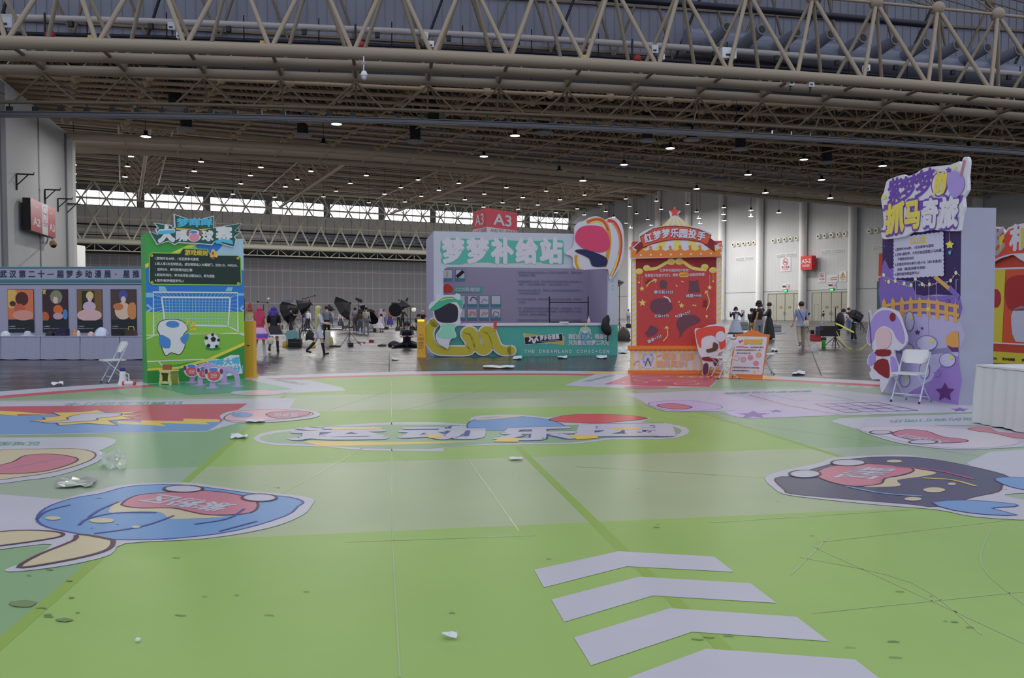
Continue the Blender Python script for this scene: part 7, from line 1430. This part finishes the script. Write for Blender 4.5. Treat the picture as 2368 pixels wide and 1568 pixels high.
for k, (x0, x1, y0, y1, m, lb) in enumerate(((826, 834, 791, 794, c_pk, 'small pink box right of the tripod'), (840, 843, 791, 795, c_pk, 'tiny pink box right of the tripod'), (853, 864, 786, 792, c_rd, 'small red toy on the floor left of the seated person'), (873, 892, 797, 801, c_bw, 'low brown strap and case at the end of the black bags'))): bag(x0, x1, y0, y1, m, 'small_box', lb, 'box', .12)
bag(895, 925, 789, 802, c_blk, 'duffel_bag', 'flat black duffel bag beside the seated person', 'bag', .5, kind='lump'); bag(922, 968, 788, 803, c_blk, 'duffel_bag', 'long black duffel bag in front of the seated person', 'bag', .35, kind='lump')
bag(906, 919, 790, 797, c_wh, 'white_helmet', 'white rounded cover on the black duffel bag', 'cover', .3, kind='lump')
bag(913, 925, 753, 765, c_bw, 'backpack', 'brown backpack on the floor behind the seated person', 'backpack', .4, kind='lump')
bag(948, 963, 756, 764, c_blk, 'camera_bag', 'black camera bag far behind the seated person', 'bag', .4)
bag(984, 998, 742, 754, c_gr, 'storage_crate', 'grey crate right of the lit yellow pillar', 'crate', .5)
bag(862, 869, 758, 768, hc('basket_brown', (90, 56, 40)), 'bucket', 'small brown bucket by the crouching white skirt', 'bucket', kind='cyl')
g = MB(); c = G(827, 782.5); g.tube(c+Vector((0, 0, .004)), c+Vector((0, 0, .02)), .58, c_cr, 28); gb('reflector_disc', 'flat round cream reflector lying on the floor', 'reflector', g)
# tripods / light stands
def stand(x, fy, ytop, label, head=None, spread=.45, m=c_blk, boom=None):
    c = G(x, fy); Y = c.y; zt = AT(x, ytop, Y).z; root = empty('light_stand' if not head == 'none' else 'tripod', c, label, 'light stand'); hz = min(.75, zt*.5)
    g = MB(); g.tube(c+Vector((0, 0, .12)), c+Vector((0, 0, zt)), .014 if Y < 45 else .022, m, 6); g.build('pole', root)
    for k in range(3): a = 2*pi*k/3+.5; g = MB(); g.tube(c+Vector((0, 0, hz)), c+Vector((spread*cos(a), spread*sin(a), .01)), .012 if Y < 45 else .02, m, 6); g.tube(c+Vector((0, 0, hz*.4)), c+Vector((spread*.55*cos(a), spread*.55*sin(a), hz*.45)), .008, m, 5); g.build('leg', root)
    if boom: g = MB(); a = AT(boom[0], boom[1], Y); b = AT(boom[2], boom[3], Y); g.tube(a, b, .02, m, 6); g.ball(b, .07, m, 8); g.ball(a, .06, m, 8); g.build('boom', root)
    return root, c, Vector((c.x, c.y, zt))
def softbox(root, a, d, r0_, r1_, ln, front=c_wh, n=8, name='softbox'):
    """cone shaped softbox: neck at a, opening along d"""
    d = Vector(d).normalized(); u = d.orthogonal().normalized(); v = d.cross(u); ring = lambda c, r_: [c+(u*cos(2*pi*k/n+.39)+v*sin(2*pi*k/n+.39))*r_ for k in range(n)]
    g = MB(); g.rings([ring(a-d*.12, .05), ring(a, r0_), ring(a+d*ln*.5, (r0_+r1_)*.56), ring(a+d*ln, r1_), ring(a+d*(ln+.06), r1_)], c_blk, smooth=False); o = g.build(name, root)
    g = MB(); g.rings([ring(a+d*(ln+.03), r1_*.97), ring(a+d*(ln+.065), r1_*.97)], front, smooth=False); g.build('diffuser', o)
stand(809, 801, 738, 'black tripod standing alone on the concrete floor', 'none', .5)
r_, c, t = stand(808, 766, 700, 'big black triangular softbox tilted down on a stand'); softbox(r_, t+Vector((.05, 0, -.05)), (-.83, .15, -.5), .1, 1.0, .7, c_blk, 6)
r_, c, t = stand(706, 776, 706, 'large black softbox leaning left on a stand'); softbox(r_, t+Vector((.25, .1, .1)), (-.75, -.1, -.3), .15, .5, .6, c_blk, 8)
r_, c, t = stand(680, 768, 716, 'wide black umbrella softbox behind the person adjusting a camera'); softbox(r_, t+Vector((.2, .3, .1)), (-.9, .2, -.35), .2, .85, .9, c_blk, 10)
r_, c, t = stand(668, 764, 700, 'slim grey strip softbox held high over the black softboxes'); g = MB(); g.box(t+Vector((0, 0, .1)), (.9, .25, .22), c_gr, tilt=Matrix.Rotation(-.08, 3, 'Y')); g.build('strip_softbox', r_)
r_, c, t = stand(716, 762, 702, 'small dark beauty dish on a stand right of the large softbox'); softbox(r_, t+Vector((0, 0, .2)), (0, -.2, -1), .05, .34, .34, c_wh, 12)
r_, c, t = stand(763, 760, 716, 'small black softbox over the person in a white blouse'); softbox(r_, t+Vector((.3, 0, .0)), (-.8, -.1, .35), .08, .32, .45, c_blk, 4)
r_, c, t = stand(610, 770, 704, 'thin light stand with a boom arm above the magenta hair', boom=(619, 700, 596, 698)); g = MB(); g.tube(AT(618, 690, c.y), AT(622, 694, c.y), .1, c_wh, 10, .14); g.build('lamp_head', r_)
r_, c, t = stand(708, 764, 689, 'tall thin light stand with a long boom above the softboxes', boom=(700, 691, 728, 684))
r_, c, t = stand(829, 764, 693, 'thin light stand with a small lamp head above the three friends'); g = MB(); g.tube(t+Vector((-.2, 0, .1)), t+Vector((.3, 0, -.15)), .09, c_blk, 8, .14); g.build('lamp_head', r_)
r_, c, t = stand(839, 762, 712, 'dark softbox just above the cream T-shirt'); softbox(r_, t+Vector((0, 0, -.2)), (-.1, -.2, 1), .1, .3, .4, c_gr, 4)
r_, c, t = stand(852, 763, 716, 'pale crossed umbrella right of the cream T-shirt'); softbox(r_, t, (.2, -.4, -.6), .05, .35, .4, c_gr, 8)
r_, c, t = stand(873, 764, 718, 'large dark tent shaped softbox behind the crouching person'); softbox(r_, t+Vector((-.3, 0, -.1)), (-.3, -.6, -.6), .3, .75, .6, c_blk, 8)
r_, c, t = stand(925, 765, 700, 'big ribbed black octagonal softbox facing the camera'); softbox(r_, t+Vector((-.25, .3, -.5)), (-.1, -.9, -.1), .15, .52, .5, c_blk, 12); softbox(r_, t+Vector((-.1, .5, -.1)), (-.6, 0, -.3), .1, .4, .45, c_blk, 4)
r_, c, t = stand(930, 763, 702, 'dark softbox pointing left above the ribbed octagonal one'); softbox(r_, t+Vector((.5, 0, -.2)), (-.9, -.1, .2), .1, .42, .6, c_blk, 4); g = MB(); g.tube(t+Vector((-.35, 0, -.15)), t+Vector((-.3, -.15, -.25)), .22, c_wh, 14); g.build('reflector_dish', r_)
r_, c, t = stand(949, 766, 708, 'light stand with a boom and small glowing lantern', boom=(922, 694, 957, 711)); g = MB(); g.ball(AT(957, 716, c.y), .17, M('paper_lantern', (226, 206, 180), emit=.5), 12); g.build('lantern', r_)
r_, c, t = stand(942, 762, 694, 'thin light stand with a spot head beside the lantern boom'); g = MB(); g.tube(t+Vector((-.1, 0, -.1)), t+Vector((.05, 0, .2)), .1, c_blk, 8, .06); g.build('lamp_head', r_)
stand(566, 770, 690, 'light stand peeking out right of the football board')
stand(700, 772, 726, 'camera tripod in front of the person in a dark top', 'none', .4)
r_, c, t = stand(1862, 768, 724, 'distant black reflector stand behind the pale blue shirt'); softbox(r_, t+Vector((.05, 0, -.35)), (.1, -.2, 1), .05, .22, .35, c_blk, 4)
stand(1990, 768, 720, 'thin light stand right of the bent person', spread=.6)
r_, c, t = stand(1432, 772, 650, 'black umbrella softbox peeking past the white booth edge'); softbox(r_, AT(1426, 652, c.y)+Vector((-.2, 0, .2)), (.4, -.2, -.9), .05, .5, .45, c_wh, 12)
# equipment trolley with tape
c = G(1932, 804); root = empty('equipment_stand', c, 'black equipment cases on a folding stand with a tall pole', 'equipment stand'); Y = c.y
g = MB(); g.tube(G(1932, 802), AT(1932, 711, Y), .022, hc('pole_maroon', (80, 44, 60), 1.1), 8); g.build('pole', root)
for x, y in ((1902, 804), (1955, 805), (1941, 803), (1924, 800)): g = MB(); g.tube(AT(1931, 779, Y), G(x, y), .016, c_blk, 6); g.build('leg', root)
g = MB(); a = AT(1898, 778, Y); b = AT(1944, 763, Y); g.box(((a.x+b.x)/2, Y+.3, (a.z+b.z)/2), (b.x-a.x, .5, b.z-a.z), c_blk); a = AT(1906, 763, Y); b = AT(1942, 754, Y); g.box(((a.x+b.x)/2, Y+.3, (a.z+b.z)/2), (b.x-a.x, .4, b.z-a.z), c_blk); g.build('equipment_case', root)
g = MB(); g.ball(AT(1943, 742, Y+.3), .22, c_blk, 10, (.8, .8, 1.6)); g.build('gear_bag', root)
m_tape = M('tape_yellow', (214, 204, 30), rough=.25, gain=1.4)
def tape(pts, wd, label):
    g = MB(); q = [AT(x, y, Y_) for x, y, Y_ in pts]; V = []
    for i, v in enumerate(q): V += [v+Vector((0, 0, wd/2)), v-Vector((.0, .02, wd/2))]
    g.add(V, [(2*i, 2*i+1, 2*i+3, 2*i+2) for i in range(len(q)-1)], m_tape); return gb('barrier_tape', label, 'tape', g)
tape([(1932, 748, Y-.03), (1945, 753, Y), (1960, 761, Y), (1975, 769, Y)], .07, 'yellow barrier tape sloping down from the pole to the bent person')
tape([(1932, 750, Y-.05), (1934, 766, Y-.1), (1940, 778, Y-.2), (1950, 793, Y-.4), (1962, 804, Y-.8), (1975, 810, Y-1.2), (1988, 809, Y-2), (1998, 802, Y-3), (2006, 793, Y-4)], .06, 'yellow barrier tape sagging in a long loop to the purple board')
bag(1876, 1885, 763, 772, c_blk, 'waste_bin', 'small black bucket left of the blue bin', 'bucket', kind='cyl'); bag(1888, 1899, 755, 772, hc('bin_blue', (34, 50, 130)), 'water_barrel', 'blue plastic barrel with a handle', 'barrel', kind='cyl')
bag(1879, 1899, 773, 788, hc('basket_red', (176, 24, 34)), 'shopping_basket', 'red shopping basket in front of the blue barrel', 'basket', .35); bag(1902, 1911, 787, 806, hc('stool_green_bright', (40, 140, 50)), 'plastic_stool', 'green plastic stool under the equipment stand', 'stool', .25, kind='cyl'); bag(1900, 1911, 780, 788, c_blk, 'camera_bag', 'small black bag between basket and stand leg', 'bag', .2)
o = bag(1877, 1899, 795, 814, M('clear_bag', (200, 200, 210), rough=.1, alpha=.35, gain=1.4), 'plastic_bag', 'crumpled clear plastic bag on the concrete floor', 'bag', .4, kind='lump')
bag(1787, 1807, 751, 767, hc('mattress_grey', (140, 132, 138)), 'folded_mat', 'stack of folded grey mats right of the black robe', 'mat', .8); bag(1784, 1819, 768, 772, c_wh, 'white_roll', 'long white roll lying in front of the folded mats', 'roll', .2)
bag(1429, 1461, 757, 788, hc('boat_brown', (72, 62, 56), 1.1), 'inflatable_boat', 'dark brown inflatable boat between the booths', 'boat', 1.2, kind='lump'); bag(1448, 1462, 749, 758, c_blk, 'camera_bag', 'black bag behind the brown inflatable boat', 'bag', .3)
bag(1710, 1730, 745, 762, c_gr, 'folding_table', 'small folding table with things beside the raised hands person', 'table', .4); bag(1714, 1722, 717, 747, c_wh, 'poster_stand', 'white and red floor sign behind the raised hands person', 'sign', .1)
bag(1690, 1712, 780, 784, c_wh, 'white_cloth', 'white cloth on the floor under the raised hands person', 'cloth', .6, kind='lump'); bag(1722, 1740, 765, 772, c_wh, 'white_sheet', 'white folded sheet left of the black hoodie', 'sheet', .5, kind='lump')
# things carried
def carried(x, y, w_, h, Y, m, name, label, cat, strap=None):
    c = AT(x, y, Y); s_ = Y/FPX; root = empty(name, c, label, cat); g = MB(); R_ = [[c+Vector((a*w_*s_/2*q, b*.06*q, z*h*s_)) for a, b in ((-1, -.6), (-.6, -1), (.6, -1), (1, -.6), (1, .6), (.6, 1), (-.6, 1), (-1, .6))] for z, q in ((-.5, .8), (-.4, 1), (.3, .95), (.5, .7))]; g.rings(R_, m); g.build('pouch', root)
    if strap: g = MB(); g.path([AT(a, b, Y-.02) for a, b in strap], .012, c_blk if strap[0][0] > 1000 or m is c_gr else m, 5); g.build('strap', root)
carried(625, 788, 13, 15, G(602, 826).y-.2, c_cr, 'handbag', 'cream handbag carried by the magenta haired person', 'bag', [(620, 781), (622, 772), (628, 781)])
carried(1864, 748, 13, 14, G(1852, 805).y-.22, c_cr, 'shoulder_bag', 'cream shoulder bag on the person in the pale blue shirt', 'bag', [(1846, 714), (1852, 728), (1859, 742)])
carried(853, 740, 8, 7, G(847, 772).y-.2, c_gr, 'shoulder_bag', 'grey shoulder bag on the person in the cream T-shirt', 'bag', [(842, 722), (847, 730), (851, 738)])
carried(827, 733, 9, 16, G(821, 769).y-.2, c_bw, 'backpack', 'dark backpack worn by the person in the grey shirt', 'backpack')
c = G(1974, 789); root = empty('backpack', AT(1982, 732, c.y-.1), 'large black backpack carried on the bent back', 'backpack'); g = MB(); cc = AT(1979, 731, c.y); g.box(cc, (.56, .34, .4), c_blk, rz=.3, tilt=Matrix.Rotation(.5, 3, 'Y')); g.build('main_compartment', root); g = MB(); g.box(cc+Vector((.03, -.2, -.03)), (.36, .08, .24), c_blk, tilt=Matrix.Rotation(.5, 3, 'Y')); g.box(cc+Vector((.03, -.25, .03)), (.3, .01, .015), c_gr, tilt=Matrix.Rotation(.5, 3, 'Y')); g.build('front_pocket', root)

# white sheets and small lamps of the photo corners, and the row of bags behind
for k, (x0, x1, fy, lb) in enumerate(((752, 790, 762, 'bright white sheet on the floor under the person in a white blouse'), (884, 936, 760, 'bright white sheet on the floor below the orange top and white shirt'), (694, 722, 764, 'white sheet on the floor behind the camera tripod'), (796, 818, 763, 'white crumpled sheet behind the lone black tripod'))):
    a = G(x0, fy); b = G(x1, fy); g = MB(); n = 8; V = []; random.seed(k)
    for j in range(4):
        for i in range(n): p_ = a.lerp(b, i/(n-1)); V.append(p_+Vector((0, -1.2+j*.9, .03+random.random()*.06)))
    g.add(V, [(j*n+i, j*n+i+1, (j+1)*n+i+1, (j+1)*n+i) for j in range(3) for i in range(n-1)], c_wh); tag(g.build('white_sheet'), lb, 'sheet')
for x, y, Y_, e in ((763, 716, 64, 70), (922, 720, 62, 60), (716, 712, 58, 40)):
    L = bpy.data.lights.new('photo_lamp', 'POINT'); L.energy = e; L.shadow_soft_size = .5; o = bpy.data.objects.new('photo_lamp', L); COL.objects.link(o); o.location = AT(x, y, Y_)-Vector((0, .3, 0))
random.seed(11)
for k, (x, w_, h) in enumerate(((645, 12, 10), (730, 14, 9), (745, 9, 12), (798, 14, 9), (812, 10, 7), (858, 14, 10), (892, 10, 6), (936, 12, 9), (952, 14, 8), (970, 12, 10), (1000, 10, 8))):
    bag(x-w_/2, x+w_/2, 762-h, 762, (c_blk, c_gr, c_blk, c_bw)[k % 4], 'gear_bag', 'small bag in the far row of gear under the grey panel wall', 'bag', .5, kind='lump' if k % 3 else 'box')['group'] = 'bags in the far row of gear'
